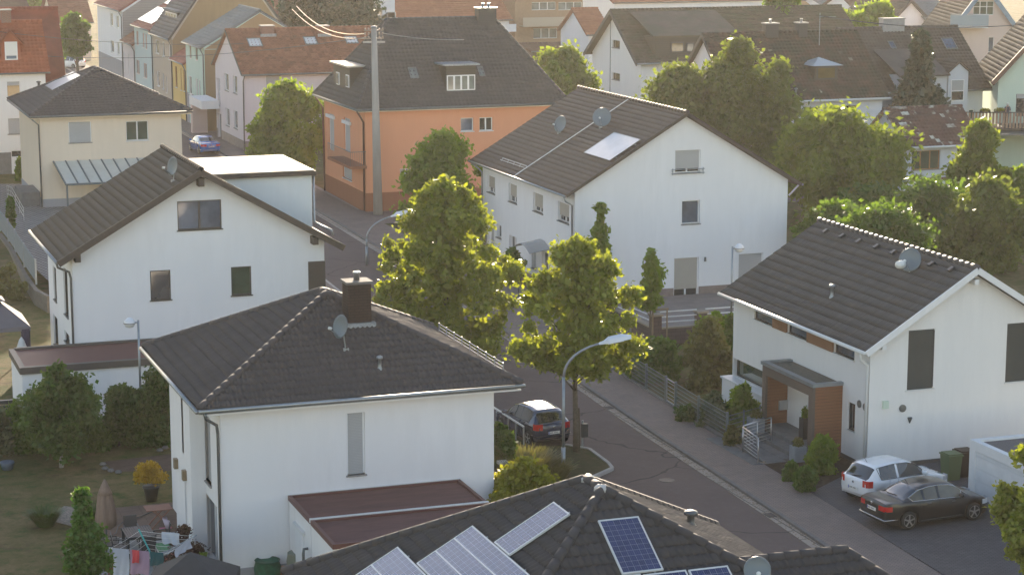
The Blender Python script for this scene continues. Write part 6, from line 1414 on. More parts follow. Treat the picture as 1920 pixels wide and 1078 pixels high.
# ============================================================= street furniture
galv = M['galv']
lampm = mat('lamp_housing', (.66, .68, .70), .35); lampg = mat('lamp_glass', (.75, .76, .74), .2, coat=.5)
def arc_lamp(label, base, h, reach, az, zoff=0, group='tall curved street lamps'):
    b = Vector(base); d = Vector((math.cos(az), math.sin(az), 0)); t = thing('street_lamp', label, 'street lamp', base, group)
    q = MB(); q.tube([b, b + Vector((0, 0, 1.1))], .085, 10); q.tube([b + Vector((0, 0, 1.1)), b + Vector((0, 0, h - 1.5))], .06, 10); pts = []
    for i in range(9): a = i / 8 * math.pi * .42; pts.append(b + d * (reach * .9 * (1 - math.cos(a)) / (1 - math.cos(math.pi * .42))) + Vector((0, 0, h - 1.5 + 1.35 * math.sin(a) / math.sin(math.pi * .42))))
    q.tube(pts, [.055] * 5 + [.05, .045, .04, .04], 8); q.build('pole', galv, t, smooth=True)
    e = pts[-1]; dd = (pts[-1] - pts[-2]).normalized(); s = Vector((-d.y, d.x, 0)); u = s.cross(dd) * -1
    if u.z < 0: u = -u
    q = MB(); a0 = e - dd * .15
    secs = [(-.1, .05, .05), (.1, .12, .09), (.3, .26, .2), (.8, .28, .2), (1.15, .24, .08)]; vs = []; fs = []
    for x, w, hh in secs:
        c = a0 + dd * x; vs += [c - s * w - u * .03, c + s * w - u * .03, c + s * w * .75 + u * hh * .6, c + u * hh, c - s * w * .75 + u * hh * .6]
    for i in range(len(secs) - 1):
        for j in range(5): fs.append((i * 5 + j, i * 5 + (j + 1) % 5, (i + 1) * 5 + (j + 1) % 5, (i + 1) * 5 + j))
    fs += [(0, 1, 2, 3, 4), tuple(range(20, 25))]; q.add(vs, fs); hd = q.build('lamp_head', lampm, t, recalc=True)
    MB().obox(a0 + dd * .25 - s * .14 - u * .075, dd * .6, s * .28, u * .04).build('lamp_glass', lampg, hd); return t
b = at(1056, 893); h = zat(1150, 630, b.x + 1.9, b.y) - b.z
arc_lamp('curved grey street lamp in the foreground, rising past the parked dark blue hatchback', (b.x, b.y, .05), h, 1.75, R(-22))
b = at(688, 498); h = zat(740, 400, b.x + 2, b.y); arc_lamp('curved street lamp further off, its head touching the fullest street tree', (b.x, b.y, .05), h, 1.9, R(-8))
def post_lamp(label, base, h, az):
    b = Vector(base); d = Vector((math.cos(az), math.sin(az), 0)); t = thing('post_lamp', label, 'street lamp', base, 'short straight street lamps with bowl heads')
    q = MB(); q.tube([b, b + Vector((0, 0, 1))], .075, 10); q.tube([b + Vector((0, 0, 1)), b + Vector((0, 0, h))], .05, 10); q.beam(b + Vector((0, 0, h - .12)), b + d * .2 + Vector((0, 0, h - .08)), .05, .05); q.build('pole', galv, t, smooth=True)
    q = MB(); c = b + d * .36 + Vector((0, 0, h - .1)); q.lathe(c, [(.05, -.22), (.17, -.18), (.24, -.06), (.25, .0), (.2, .1), (.09, .2), (.02, .22)], 16); q.build('lamp_head', lampm, t, smooth=True)
    q = MB(); q.lathe(c, [(.262, -.035), (.262, .0)], 16); q.build('lamp_ring', M['dzinc'], t); return t
b = Vector((46.5, 96.9, 0)); b = Vector((onx(1370, 700, 45.0).x, onx(1370, 700, 45.0).y, 0)); b = at(1370, 645); h = zat(1370, 462, b.x, b.y)
post_lamp('short grey street lamp before the duplex gable, left of the porch house', tuple(b), h, R(0))
b = at(266, 815, -.85); h = zat(266, 600, b.x, b.y) + .85; post_lamp('short grey street lamp standing behind the foreground house, by the long garage', tuple(b), h, R(170))
# concrete utility pole with wires
b = at(709, 404); t = thing('utility_pole', 'tall tapering concrete utility pole in front of the orange house', 'utility pole', tuple(b)); hp = zat(703, 52, b.x, b.y)
q = MB(); q.tube([b - Vector((0, 0, .3)), b + Vector((-.15, 0, hp))], .33, 14, r2=.19); q.build('pole', mat('pale_concrete', (.33, .31, .285), .85, var=.18, vs=1.2, bump=.5, stretch=(2, 2, .25)), t, smooth=True)
tp = b + Vector((-.15, 0, hp)); q = MB(); q.beam(tp + Vector((-.75, .1, -1.0)), tp + Vector((.75, -.1, -1.0)), .14, .12); q.build('crossarm', M['concrete'], t)
q = MB()
for z in (-.15, -.45, -.7):
    for s_ in (-.62, -.38, .38, .62): q.lathe(tp + Vector((s_, 0, z)), [(.03, -.06), (.07, -.02), (.05, .04), (.07, .08), (.03, .12)], 8)
q.beam(tp + Vector((-.7, 0, -.2)), tp + Vector((.7, 0, -.2)), .06, .06); q.beam(tp + Vector((-.7, 0, -.75)), tp + Vector((.7, 0, -.75)), .06, .06); q.build('insulator', mat('porcelain', (.3, .24, .2), .3), t, smooth=True)
MB().lathe(tp, [(.22, -.05), (.24, .02), (.1, .12)], 12).build('pole_cap', M['zinc'], t)
def wire(label, a, b, sag, r=.02, m=None, n=16):
    q = MB(); pts = [Vector(a).lerp(Vector(b), i / n) - Vector((0, 0, sag * 4 * (i / n) * (1 - i / n))) for i in range(n + 1)]; q.tube(pts, r, 5); return tag(q.build('overhead_wire', m or M['dplast'], origin=a), label, 'wire', 'overhead wires of the concrete pole')
wl = mat('bare_aluminium_wire', (.55, .52, .48), .3, .8)
wire('overhead wire running from the pole to the right across the orange house roof', tp + Vector((.62, 0, -.4)), ony(870, 75, 141.0), .15, .03, wl)
wire('upper bright wire curving left from the pole over the clay roof', tp + Vector((-.6, 0, -.4)), onx(556, 12, 50), .9, .032, wl)
wire('lower bright wire curving left from the pole over the clay roof', tp + Vector((-.6, 0, -.7)), onx(548, 18, 50), .9, .03, wl)
wire('lower dark wire crossing the terrace facades towards the left edge', tp + Vector((-.6, 0, -.65)), at(-40, 95, 8.5), 1.0, .022)
wire('upper dark wire crossing the top left of the street', at(470, 82, 9), at(-40, 55, 11.5), .5, .022)
wire('thin dark wire over the grey-brown roofs at the top right', at(1536, 30, 14), at(1930, 45, 12.5), .5, .03)
# waste bin and stake beside the street tree
b = at(1092, 840); t = thing('litter_bin', 'grey litter bin on a post right of the island street tree', 'bin', tuple(b)); q = MB(); q.tube([b, b + Vector((0, 0, 1.15))], .04, 8); q.build('post', galv, t); q = MB(); q.box((b.x - .1, b.y - .22, .5), (b.x + .16, b.y - .04, 1.05)); q.build('bin_body', M['dplast'], t)
b = at(1086, 845); q = MB(); q.tube([b, b + Vector((0, .1, 1.75))], .05, 8); tag(q.build('tree_stake', mat('dark_stake_wood', (.10, .075, .05), .85), origin=b), 'dark wooden stake tied beside the trunk on the planted island', 'stake')
b = at(962, 560); t = thing('junction_box', 'brown letter box stand before the duplex entrance', 'letter box', (39.4, 109.3, 0)); q = MB(); q.box((39.2, 109.15, .9), (39.6, 109.45, 1.35)); q.build('box', M['brownw'], t)
q = MB()
for x in (39.3, 39.5): q.beam((x, 109.3, 0), (x, 109.3, .9), .04, .04)
q.build('stand', M['dplast'], t)
b = at(942, 905); t = thing('letter_box', 'small pale letter box on a dark pedestal by the yellow shrub', 'letter box', tuple(b)); q = MB(); q.box((b.x - .13, b.y - .1, -.1), (b.x + .13, b.y + .1, .75)); q.build('pedestal', M['dplast'], t); MB().box((b.x - .18, b.y - .15, .75), (b.x + .18, b.y + .15, .86)).build('lid', M['wplast'], t)
# low white rail ending by the conifers (parking bay edge)
a, b = at(925, 800), at(982, 838); t = thing('low_fence', 'low pale rail along the conifers beside the parking bay', 'fence', tuple(a)); q = MB(); q.beam((a.x, a.y, .85), (b.x, b.y, .85), .06, .06); q.build('rail', M['wplast'], t); q = MB()
for k in range(5): p = a.lerp(b, k / 4); q.beam((p.x, p.y, -.1), (p.x, p.y, .85), .05, .05)
q.build('posts', M['galv'], t)
# --- right side wire fence with gate
fpx = [(1155, 655), (1192, 728), (1235, 762), (1252, 775), (1297, 803), (1342, 833)]
def fencerun(name, label, pts, h, m, postw=.07, rails=6, group=None, wires=0, gate=None, panelm=None):
    t = thing(name, label, 'fence', tuple(pts[0])); 
    for i, p in enumerate(pts):
        MB().box((p.x - postw / 2, p.y - postw / 2, p.z - .2), (p.x + postw / 2, p.y + postw / 2, p.z + h + .06)).build('post', m, t)
    for i, (a, b) in enumerate(zip(pts, pts[1:])):
        if gate == i: continue
        q = MB(); d = (b - a).normalized()
        for k in range(rails + 1): z = .08 + (h - .1) * k / rails; q.beam(a + d * .04 + Vector((0, 0, z)), b - d * .04 + Vector((0, 0, z)), .02, .022)
        L = (b - a).length; n = int(L / .06) if wires else 0
        for k in range(1, n): p = a.lerp(b, k / n); q.beam(p + Vector((0, 0, .05)), p + Vector((0, 0, h)), .006, .006, d)
        q.build('wire_panel', panelm or m, t)
    return t
fm_ = mat('green_grey_fence', (.17, .21, .21), .45, .4)
fx = lambda y: px1(y) + .08
P_ = [Vector((fx(y), y, .08)) for y in (96.5, 93.6, 90.8, 88.3, 85.8, 83.3, 82.1, 79.4, 76.6)]
P_[-1] = Vector((fx(76.4), 76.4, .08))
FN = fencerun('garden_fence', 'grey wire panel fence with square posts along the right pavement', P_, 1.15, fm_, .09, 6, gate=5, wires=1)
g0, g1 = P_[5], P_[6]; d = (g1 - g0).normalized(); q = MB()
for a, b in ((.1, .16), (1.08, 1.14)): q.beam(g0 + d * .09 + Vector((0, 0, (a + b) / 2)), g1 - d * .09 + Vector((0, 0, (a + b) / 2)), .05, .05)
q.beam(g0 + d * .1 + Vector((0, 0, .1)), g0 + d * .1 + Vector((0, 0, 1.14)), .05, .05); q.beam(g1 - d * .1 + Vector((0, 0, .1)), g1 - d * .1 + Vector((0, 0, 1.14)), .05, .05)
for k in range(5): q.beam(g0 + d * .1 + Vector((0, 0, .3 + k * .17)), g1 - d * .1 + Vector((0, 0, .3 + k * .17)), .018, .018)
q.build('gate', galv, FN)
a = P_[-1]; q = MB(); q.poly([(fx(96.5) - .1, 96.5, .16), (fx(96.5) + .06, 96.5, .16), (fx(84) + .06, 84, .16), (fx(72.7) + .06, 72.7, .2), (fx(72.7) - .1, 72.7, .2), (fx(84) - .1, 84, .16)], .4); tag(q.build('edging_kerb', M['dconc'], origin=(fx(85), 85, 0)), 'dark concrete edging under the wire fence', 'edging')
c = Vector((38.4, 77.3, .1)); fencerun('side_fence', 'thin green wire fence from the last pavement post to the porch', [a, a.lerp(c, .5), c], 1.05, fm_, .05, 5, wires=1)
# --- brick wall with posts and rails of the duplex
bm_ = brickmat('purple_grey_brick', (.165, .115, .105), (.13, .095, .09), (.09, .075, .07), .5, .2, vert=(R(90), 0, 0), msize=.015); capm = mat('sandstone_cap', (.30, .25, .19), .8, var=.12)
w0 = at(1239, 645); w1 = at(1312, 650); zc = 1.75; wy = w0.y; xs_ = [w0.x, w0.x + 4.1 * .62 + .0]
xs_ = [ony(1229, 600, wy).x, ony(1314, 600, wy).x, ony(1400, 600, wy).x, ony(1400, 600, wy).x + 3]
WL = thing('garden_wall', 'purplish brick garden wall with capped pillars and pale rails before the duplex', 'wall', (w0.x, wy, 0)); pt_ = zat(1229, 588, xs_[0], wy)
yv = wy + 5.3; pil = [(x, wy) for x in xs_] + [(xs_[0] - .25, yv)]
for x, y in pil:
    pi = MB().box((x - .24, y - .24, -.2), (x + .24, y + .24, pt_ - .1)).build('pillar', bm_, WL); MB().box((x - .3, y - .3, pt_ - .1), (x + .3, y + .3, pt_)).build('cap', capm, pi)
segs = [((xs_[i] + .24, wy), (xs_[i + 1] - .24, wy)) for i in range(3)]
for a, b in segs:
    q = MB(); q.box((a[0], wy - .12, -.2), (b[0], wy + .12, .78)); lw = q.build('low_wall', bm_, WL); MB().box((a[0], wy - .16, .78), (b[0], wy + .16, .85)).build('coping', capm, lw); q = MB()
    for z in (1.1, 1.36, 1.62): q.beam((a[0], wy, z), (b[0], wy, z), .06, .05)
    q.build('rails', M['wsill'], WL)
q = MB(); q.box((xs_[0] - .13, wy + .24, -.2), (xs_[0] + .11, yv - .24, .78)); lw = q.build('low_wall', bm_, WL); MB().box((xs_[0] - .17, wy + .25, .78), (xs_[0] + .15, yv - .25, .85)).build('coping', capm, lw); q = MB()
for z in (1.1, 1.36, 1.62): q.beam((xs_[0], wy + .24, z), (xs_[0] - .2, yv - .24, z), .05, .05)
q.build('rails', M['wsill'], WL)
for i, px in enumerate((1184, 1233)):
    p = Vector((ony(px, 600, 97.8).x, 97.8, 0)); q = MB(); q.box((p.x - .07, p.y - .07, 0), (p.x + .07, p.y + .07, zat(px, 538 if i == 0 else 560, p.x, p.y))); tag(q.build('gate_post', galv, origin=p), ('tall grey metal post at the left of the duplex patio', 'grey metal post behind the staked young tree')[i], 'post')
# --- porch surroundings
def boxplanter(label, p, s, h, m, plant, ph=.25, tp=.0):
    t = thing('planter', label, 'planter', tuple(p)); q = MB(); e = s / 2; b_ = e * (1 - tp)
    q.add([(p.x - b_, p.y - b_, p.z), (p.x + b_, p.y - b_, p.z), (p.x + b_, p.y + b_, p.z), (p.x - b_, p.y + b_, p.z), (p.x - e, p.y - e, p.z + h), (p.x + e, p.y - e, p.z + h), (p.x + e, p.y + e, p.z + h), (p.x - e, p.y + e, p.z + h)], [(0, 3, 2, 1), (4, 5, 6, 7), (0, 1, 5, 4), (1, 2, 6, 5), (2, 3, 7, 6), (3, 0, 4, 7)]); q.build('pot', m, t)
    q = MB(); leaves(q, (p.x, p.y, p.z + h + ph * .35), (e * .95, e * .95, ph), 420, .07, .1); q.build('plant', plant, t)
zi = mat('zinc_grey_planter', (.30, .33, .36), .5, .3, var=.1)
boxplanter('square zinc planter beside the railing on the upper step', Vector((37.9, py1 - .5, .29)), .55, .6, zi, L_brown)
boxplanter('square zinc planter at the foot of the entrance steps', Vector((37.75, py0 - .1, .1)), .5, .6, zi, L_brown)
boxplanter('tall dark planter with grass inside the timber porch', Vector((39.0, py0 + 1.75, .45)), .36, .85, M['dplast'], L_mid, .35)
RL = thing('hand_railing', 'stainless steel railing beside the entrance steps of the porch', 'railing', (37.2, 75, 0)); q = MB(); q2 = MB()
r0 = at(1392, 846, .12); r1 = at(1421, 868, .12); r2 = r0 + Vector((1.5, .5, .15))
for a, b in ((r0, r1), (r0 + Vector((.1, .15, 0)), r2)):
    for k in range(2 if b is r1 else 3):
        p = a.lerp(b, k / (1 if b is r1 else 2)); q.tube([p, p + Vector((0, 0, 1.0))], .025, 6)
    for k in range(6): z = .18 + k * .14; q2.tube([a + Vector((0, 0, z)), b + Vector((0, 0, z))], .012, 5)
    q2.tube([a + Vector((0, 0, 1.0)), b + Vector((0, 0, 1.0))], .03, 7)
q.build('post', M['steel'], RL, smooth=True); q2.build('rail', M['steel'], RL, smooth=True)
# bins by the garage
def bin_(label, p, m):
    t = thing('wheelie_bin', label, 'bin', tuple(p)); w, d, h = .29, .33, .95; q = MB()
    q.add([(p.x - w * .85, p.y - d * .8, p.z), (p.x + w * .85, p.y - d * .8, p.z), (p.x + w * .85, p.y + d * .8, p.z), (p.x - w * .85, p.y + d * .8, p.z), (p.x - w, p.y - d, p.z + h), (p.x + w, p.y - d, p.z + h), (p.x + w, p.y + d, p.z + h), (p.x - w, p.y + d, p.z + h)], [(0, 3, 2, 1), (4, 5, 6, 7), (0, 1, 5, 4), (1, 2, 6, 5), (2, 3, 7, 6), (3, 0, 4, 7)]); q.build('bin_body', m, t)
    q = MB(); q.box((p.x - w - .03, p.y - d - .05, p.z + h), (p.x + w + .03, p.y + d + .03, p.z + h + .05)); q.box((p.x - w, p.y - d, p.z + h + .05), (p.x + w, p.y + d * .8, p.z + h + .1)); q.build('lid', m, t)
    q = MB()
    for s_ in (-1, 1): q.lathe((p.x + s_ * w * .9, p.y + d, p.z + .1), [(.1, 0), (.1, .05)], 12, (s_, 0, 0))
    q.build('wheels', M['black'], t)
b = at(1787, 905); bin_('faded green wheelie bin between the wall and the garage', Vector((b.x, b.y + .2, .1)), mat('green_bin', (.13, .17, .08), .6)); bin_('brown wheelie bin half hidden behind the green one', Vector((b.x + .72, b.y + .45, .1)), mat('brown_bin', (.07, .045, .03), .6))
# blue sandbox shell
b = at(1386, 696, 0); q = MB(); q.lathe(b, [(.3, 0), (.62, .2), (.66, .32), (.5, .38), (.45, .55), (.1, .68)], 12); tag(q.build('toy_shell', mat('bright_blue_plastic', (.01, .07, .42), .35), smooth=True, origin=b), 'bright blue plastic toy at the corner of the porch house', 'toy')
# sunflower by the fence
b = atg(1349, 800); t = thing('sunflower', 'single yellow flower behind the wire fence', 'flower', tuple(b)); q = MB(); q.tube([b, b + Vector((0, 0, 1.0))], .015, 5); q.build('stem', L_gg, t); q = MB(); c = b + Vector((0, -.03, 1.05))
for k in range(14): a = k * 2 * math.pi / 14; d = Vector((math.cos(a), 0, math.sin(a))); s_ = Vector((-d.z, 0, d.x)) * .03; q.quad(c + d * .04 - s_ * .5, c + d * .1 - s_, c + d * .17, c + d * .1 + s_)
q.build('petals', L_yel, t); q = MB(); q.lathe(c, [(.06, 0), (.03, .02)], 12, (0, -1, 0)); q.build('flower_head', M['brownw'], t)
# ============================================================= garden on the left
zl = -.8
def garden_chair(label, c, rot, cloth=None):
    t = thing('garden_chair', label, 'chair', (0, 0, 0), 'dark garden chairs around the terrace table'); m = M['dplast']
    q = MB(); q.box((-.24, -.24, .42), (.24, .24, .46)); q.build('seat', m, t)
    q = MB(); q.obox((-.24, .22, .46), (.48, 0, 0), (0, .03, 0), (0, .1, .52)); q.build('backrest', m, t)
    for x in (-.22, .22):
        for y in (-.22, .22): MB().beam((x, y, 0), (x, y, .44), .035, .035).build('leg', m, t)
        q = MB(); q.beam((x * 1.1, -.22, .64), (x * 1.1, .26, .66), .05, .03); q.beam((x * 1.1, -.2, .44), (x * 1.1, -.2, .64), .03, .03); q.build('armrest', m, t)
    t.location = c; t.rotation_euler = (0, 0, rot); return t
tb = Vector((11.81, 72.3, zl)); T_ = thing('garden_table', 'dark slatted garden table on the pale terrace slabs', 'table', tuple(tb)); ztab = .74
tw, td = .5, .66
m = mat('dark_table_slats', (.10, .085, .08), .55); q = MB()
for k in range(12): x = tb.x - tw + .02 + k * (2 * tw / 12); q.box((x, tb.y - td + .04, tb.z + ztab), (x + 2 * tw / 12 - .02, tb.y + td - .04, tb.z + ztab + .03))
q.build('tabletop', m, T_); q = MB(); q.box((tb.x - tw, tb.y - td, tb.z + ztab - .06), (tb.x + tw, tb.y - td + .04, tb.z + ztab + .035)); q.box((tb.x - tw, tb.y + td - .04, tb.z + ztab - .06), (tb.x + tw, tb.y + td, tb.z + ztab + .035)); q.box((tb.x - .03, tb.y - td, tb.z + ztab + .03), (tb.x + .03, tb.y + td, tb.z + ztab + .036)); q.build('frame', M['dplast'], T_)
for x in (-1, 1):
    for y in (-1, 1): MB().beam((tb.x + x * (tw - .06), tb.y + y * (td - .06), tb.z), (tb.x + x * (tw - .06), tb.y + y * (td - .06), tb.z + ztab - .05), .07, .07).build('leg', M['dplast'], T_)
for lab, dx, dy, r_ in (('dark garden chair behind the table, back to the lawn', -.05, 1.05, 0), ('dark garden chair left of the table, nearest the closed parasol', -.95, -.1, R(90)), ('second dark chair left of the table, tucked in closer', -.72, -.62, R(82)), ('dark garden chair right of the table with a pale cloth over it', .8, .1, R(-90)), ('dark garden chair at the near side of the table, behind the airer', .12, -1.1, R(180))):
    garden_chair(lab, (tb.x + dx, tb.y + dy, zl), r_)
q = MB(); c = Vector((tb.x + 1.05, tb.y + .15, zl + .85)); q.tube([c + Vector((.02, -.1, -.1)), c + Vector((0, -.05, .15)), c + Vector((-.05, .1, .22)), c + Vector((.02, .16, -.15))], [.05, .1, .09, .04], 8); tag(q.build('cloth', mat('pale_lilac_cloth', (.5, .42, .48), .9), smooth=True, origin=c), 'pale lilac cloth thrown over the right garden chair', 'cloth')
# closed parasol
b = at(200, 1012, zl); t = thing('closed_parasol', 'closed tan parasol standing upright by the terrace table', 'parasol', tuple(b)); hp = zat(199, 902, b.x, b.y) - b.z; q = MB(); q.tube([b, b + Vector((0, 0, hp))], .03, 8); q.beam(b + Vector((-.45, 0, .03)), b + Vector((.45, 0, .03)), .1, .06); q.beam(b + Vector((0, -.45, .03)), b + Vector((0, .45, .03)), .1, .06); q.build('pole', M['dzinc'], t)
n = 26; vs = []; pro = [(.10, .50), (.33, .58), (.34, 1.0), (.29, 1.5), (.21, 2.0), (.12, 2.35), (.04, 2.5)]; pro = [(r_, z / 2.5 * hp) for r_, z in pro]
for i, (r_, z) in enumerate(pro):
    for j in range(n): a = 2 * math.pi * j / n; k = 1 + .18 * math.sin(a * 6 + .3 * i) * (1 if i < 5 else .3) + .08 * math.sin(a * 11 + i); vs.append((b.x + math.cos(a) * r_ * k, b.y + math.sin(a) * r_ * k, b.z + z + .06 * math.sin(a * 6) * (i == 1)))
fs = [(i * n + j, i * n + (j + 1) % n, (i + 1) * n + (j + 1) % n, (i + 1) * n + j) for i in range(len(pro) - 1) for j in range(n)] + [tuple((len(pro) - 1) * n + j for j in range(n))]
tanm = mat('tan_canvas', (.24, .165, .125), .9, var=.15, vs=5, stretch=(3, 3, .4)); MB().add(vs, fs).build('canopy', tanm, t, smooth=True); q = MB(); q.lathe(b + Vector((0, 0, hp * .84)), [(.27, -.12), (.2, .05), (.11, .25), (.03, .42)], 12); q.build('top_flap', tanm, t, smooth=True)
# folding wooden table by the wall
b = at(322, 985, zl); b.x = min(b.x, 13.1); t = thing('folding_table', 'reddish wooden folding table against the house wall', 'table', tuple(b)); wm = mat('red_brown_wood', (.26, .11, .07), .6, var=.25, vs=6, stretch=(1, 6, 1)); q = MB()
for k in range(7): q.box((b.x - .55, b.y - .38 + k * .11, b.z + .72), (b.x + .4, b.y - .38 + k * .11 + .095, b.z + .745))
q.build('tabletop', wm, t)
for y in (-.3, .3):
    for s_ in (1, -1): MB().beam((b.x - .4 * s_, b.y + y + .03 * s_, b.z), (b.x + .32 * s_, b.y + y + .03 * s_, b.z + .72), .05, .03).build('leg', wm, t)
# lounger
b = Vector((12.75, 71.0, zl)); t = thing('sun_lounger', 'folding lounger with green striped cushion near the purple shrub', 'lounger', tuple(b)); q = MB(); gm2 = slatmat('green_striped_cushion', (.10, .30, .13), .13, axis=0, depth=.5)
q.obox((b.x - .5, b.y - .1, b.z + .36), (1.0, 0, 0), (0, .55, .1), (0, -.02, .08)); q.build('cushion', gm2, t); q = MB(); q.obox((b.x - .5, b.y - .75, b.z + .36), (1.0, 0, 0), (0, .6, 0), (0, 0, .05)); q.build('seat', M['galv'], t); q = MB()
for x in (-.5, .5): q.tube([(b.x + x, b.y - .75, b.z), (b.x + x, b.y - .75, b.z + .38), (b.x + x, b.y + .45, b.z + .46), (b.x + x, b.y + .4, b.z)], .018, 6)
q.build('frame', M['wplast'], t)
# rotary clothes airer with washing
c = Vector((11.45, 67.17, zl)); t = thing('clothes_airer', 'rotary clothes airer with turquoise arms, hung with washing', 'clothes airer', tuple(c)); q = MB(); q.tube([c, c + Vector((0, 0, 1.45))], .03, 8); q.build('pole', M['galv'], t); tq = mat('turquoise_plastic', (.03, .36, .32), .4); ends = []
for k, m in enumerate((M['galv'], tq, M['wplast'], M['galv'])):
    a = R(8 + 90 * k); e = c + Vector((math.cos(a) * 1.5, math.sin(a) * 1.5, 1.95)); ends.append(e); q = MB(); q.beam(c + Vector((0, 0, 1.35)), e, .045, .03); q.build('arm', m, t)
q = MB()
for f in (.35, .5, .65, .8, .95):
    for k in range(4): a = (c + Vector((0, 0, 1.35))).lerp(ends[k], f); b = (c + Vector((0, 0, 1.35))).lerp(ends[(k + 1) % 4], f); q.tube([a, (a + b) / 2 - Vector((0, 0, .03)), b], .006, 4)
q.build('line', M['wplast'], t)
def cloth(label, a, b, drop, col, nm='laundry'):
    a, b = Vector(a), Vector(b); q = MB(); n, k = 14, 8; vs = []
    nrm = Vector((-(b - a).y, (b - a).x, 0)).normalized()
    for s_ in (0, .012):
        for i in range(n + 1):
            for j in range(k + 1): f = i / n; p = a.lerp(b, f) - Vector((0, 0, drop * j / k * (1 + .05 * math.sin(f * 9)))) + nrm * (.045 * math.sin(f * 13 + j * .5) * (j / k) + s_); vs.append(p)
    o = (n + 1) * (k + 1); fs = []
    for i in range(n):
        for j in range(k): v = i * (k + 1) + j; fs.append((v, v + 1, v + k + 2, v + k + 1)); fs.append((v + o, v + o + k + 1, v + o + k + 2, v + o + 1))
    q.add(vs, fs); tag(q.build(nm, mat('cloth_' + '_'.join(str(int(x * 99)) for x in col), col, .9, var=.06), smooth=True, origin=a), label, 'laundry', 'washing on the rotary airer')
L0, L1 = ends[2] * .97 + (c + Vector((0, 0, 1.9))) * .03, ends[3] * .97 + (c + Vector((0, 0, 1.9))) * .03
def lp(f): return L0.lerp(L1, f)
cloth('white sheet, leftmost piece on the airer', lp(.05), lp(.33), .95, (.55, .58, .68)); cloth('lilac towel hanging right of the white sheet', lp(.35), lp(.68), .8, (.45, .30, .42)); cloth('dark teal shirt right of the lilac towel', lp(.70), lp(.93), .45, (.01, .10, .12))
cloth('small bright coral garment over the lilac towel', lp(.40) + Vector((-.03, -.05, .02)), lp(.52) + Vector((-.03, -.05, .02)), .42, (.80, .10, .12)); M0, M1 = ends[3], ends[0]; cloth('white cloth on the right side of the airer', M0.lerp(M1, .25), M0.lerp(M1, .8), .3, (.60, .60, .64)); cloth('pale garment at the back of the airer', ends[0].lerp(ends[1], .3), ends[0].lerp(ends[1], .6), .4, (.6, .62, .66))
# dark pavilion roof in front
pa = Vector((12.0, 61.1, 0)); pa = at(357, 1034, 1.9); t = thing('garden_pavilion', 'dark grey fabric pavilion roof at the bottom edge', 'pavilion', (pa.x, pa.y - 1.5, zl)); e = 1.35; z0 = 1.0; cx, cy = 0, 0
q = MB(); cs = [Vector((cx - e, cy - e, z0)), Vector((cx + e, cy - e, z0)), Vector((cx + e, cy + e, z0)), Vector((cx - e, cy + e, z0))]; ap = Vector((cx, cy, 1.9)); n = 6; mr = Matrix.Rotation(R(-20), 3, 'Z'); cs = [mr @ p + Vector((pa.x, pa.y, 0)) for p in cs]; cx, cy = pa.x, pa.y; ap = Vector((cx, cy, 1.9))
for i in range(4):
    a, b = cs[i], cs[(i + 1) % 4]; q.poly([a, b, ap]); q.quad(a, b, b - Vector((0, 0, .22)), a - Vector((0, 0, .22)))
q.build('canopy', mat('dark_grey_canvas', (.05, .05, .052), .85, var=.15, vs=3), t)
for p in cs: MB().beam((p.x * .97 + cx * .03, p.y * .97 + cy * .03, zl), (p.x * .97 + cx * .03, p.y * .97 + cy * .03, z0), .07, .07).build('post', M['dplast'], t)
# rain barrel, green bag, pot near the double garage
b = Vector((15.5, 61.7, zl)); b = at(560, 1082, zl); q = MB(); q.lathe(b, [(.3, 0), (.38, .3), (.4, .6), (.36, .85), (.37, .88), (.3, .92), (.05, .9)], 18); tag(q.build('rain_barrel', mat('grey_green_barrel', (.17, .19, .15), .6), smooth=True, origin=b), 'grey-green rain barrel at the corner of the double garage', 'barrel')
b = at(502, 1084, zl); q = MB(); q.lathe(b, [(.42, 0), (.46, .4), (.4, .62), (.44, .66), (.38, .6)], 14); tag(q.build('garden_bag', mat('dark_green_fabric', (.01, .10, .055), .6, var=.4, vs=6, bump=1, bs=9), smooth=True, origin=b), 'crumpled dark green garden waste bag by the white wall', 'bag')
b = at(533, 1080, zl); q = MB(); q.lathe(b, [(.14, 0), (.2, .3), (.22, .32), (.1, .3)], 12); tag(q.build('clay_pot', mat('terracotta', (.34, .15, .07), .8), smooth=True, origin=b), 'small terracotta pot between the green bag and the barrel', 'pot')
# grey tub near the gravel bed and garden hose
b = at(154, 986, zl); q = MB(); q.lathe(b, [(.16, 0), (.2, .32), (.23, .34), (.22, .37), (.1, .35)], 4); tag(q.build('water_tub', mat('grey_tub', (.20, .24, .25), .5), origin=b), 'square grey tub in the gravel bed', 'tub')
q = MB(); pts = [at(x, y, zl + .03) for x, y in ((330, 945), (300, 953), (262, 968), (235, 975), (222, 985), (218, 998), (200, 1012), (172, 1014), (178, 1020))]; q.tube(pts, .018, 6); tag(q.build('garden_hose', M['dplast'], smooth=True, origin=pts[0]), 'dark garden hose lying across the wooden decking', 'hose')
b = at(306, 992, zl + .05); q = MB()
for dx in (-.12, .1): q.tube([b + Vector((dx, 0, .03)), b + Vector((dx + .2, .04, .03))], [.05, .035], 8)
tag(q.build('slippers', mat('pink_rubber', (.6, .2, .3), .6), smooth=True, origin=b), 'pair of pink slippers left on the decking', 'shoes')
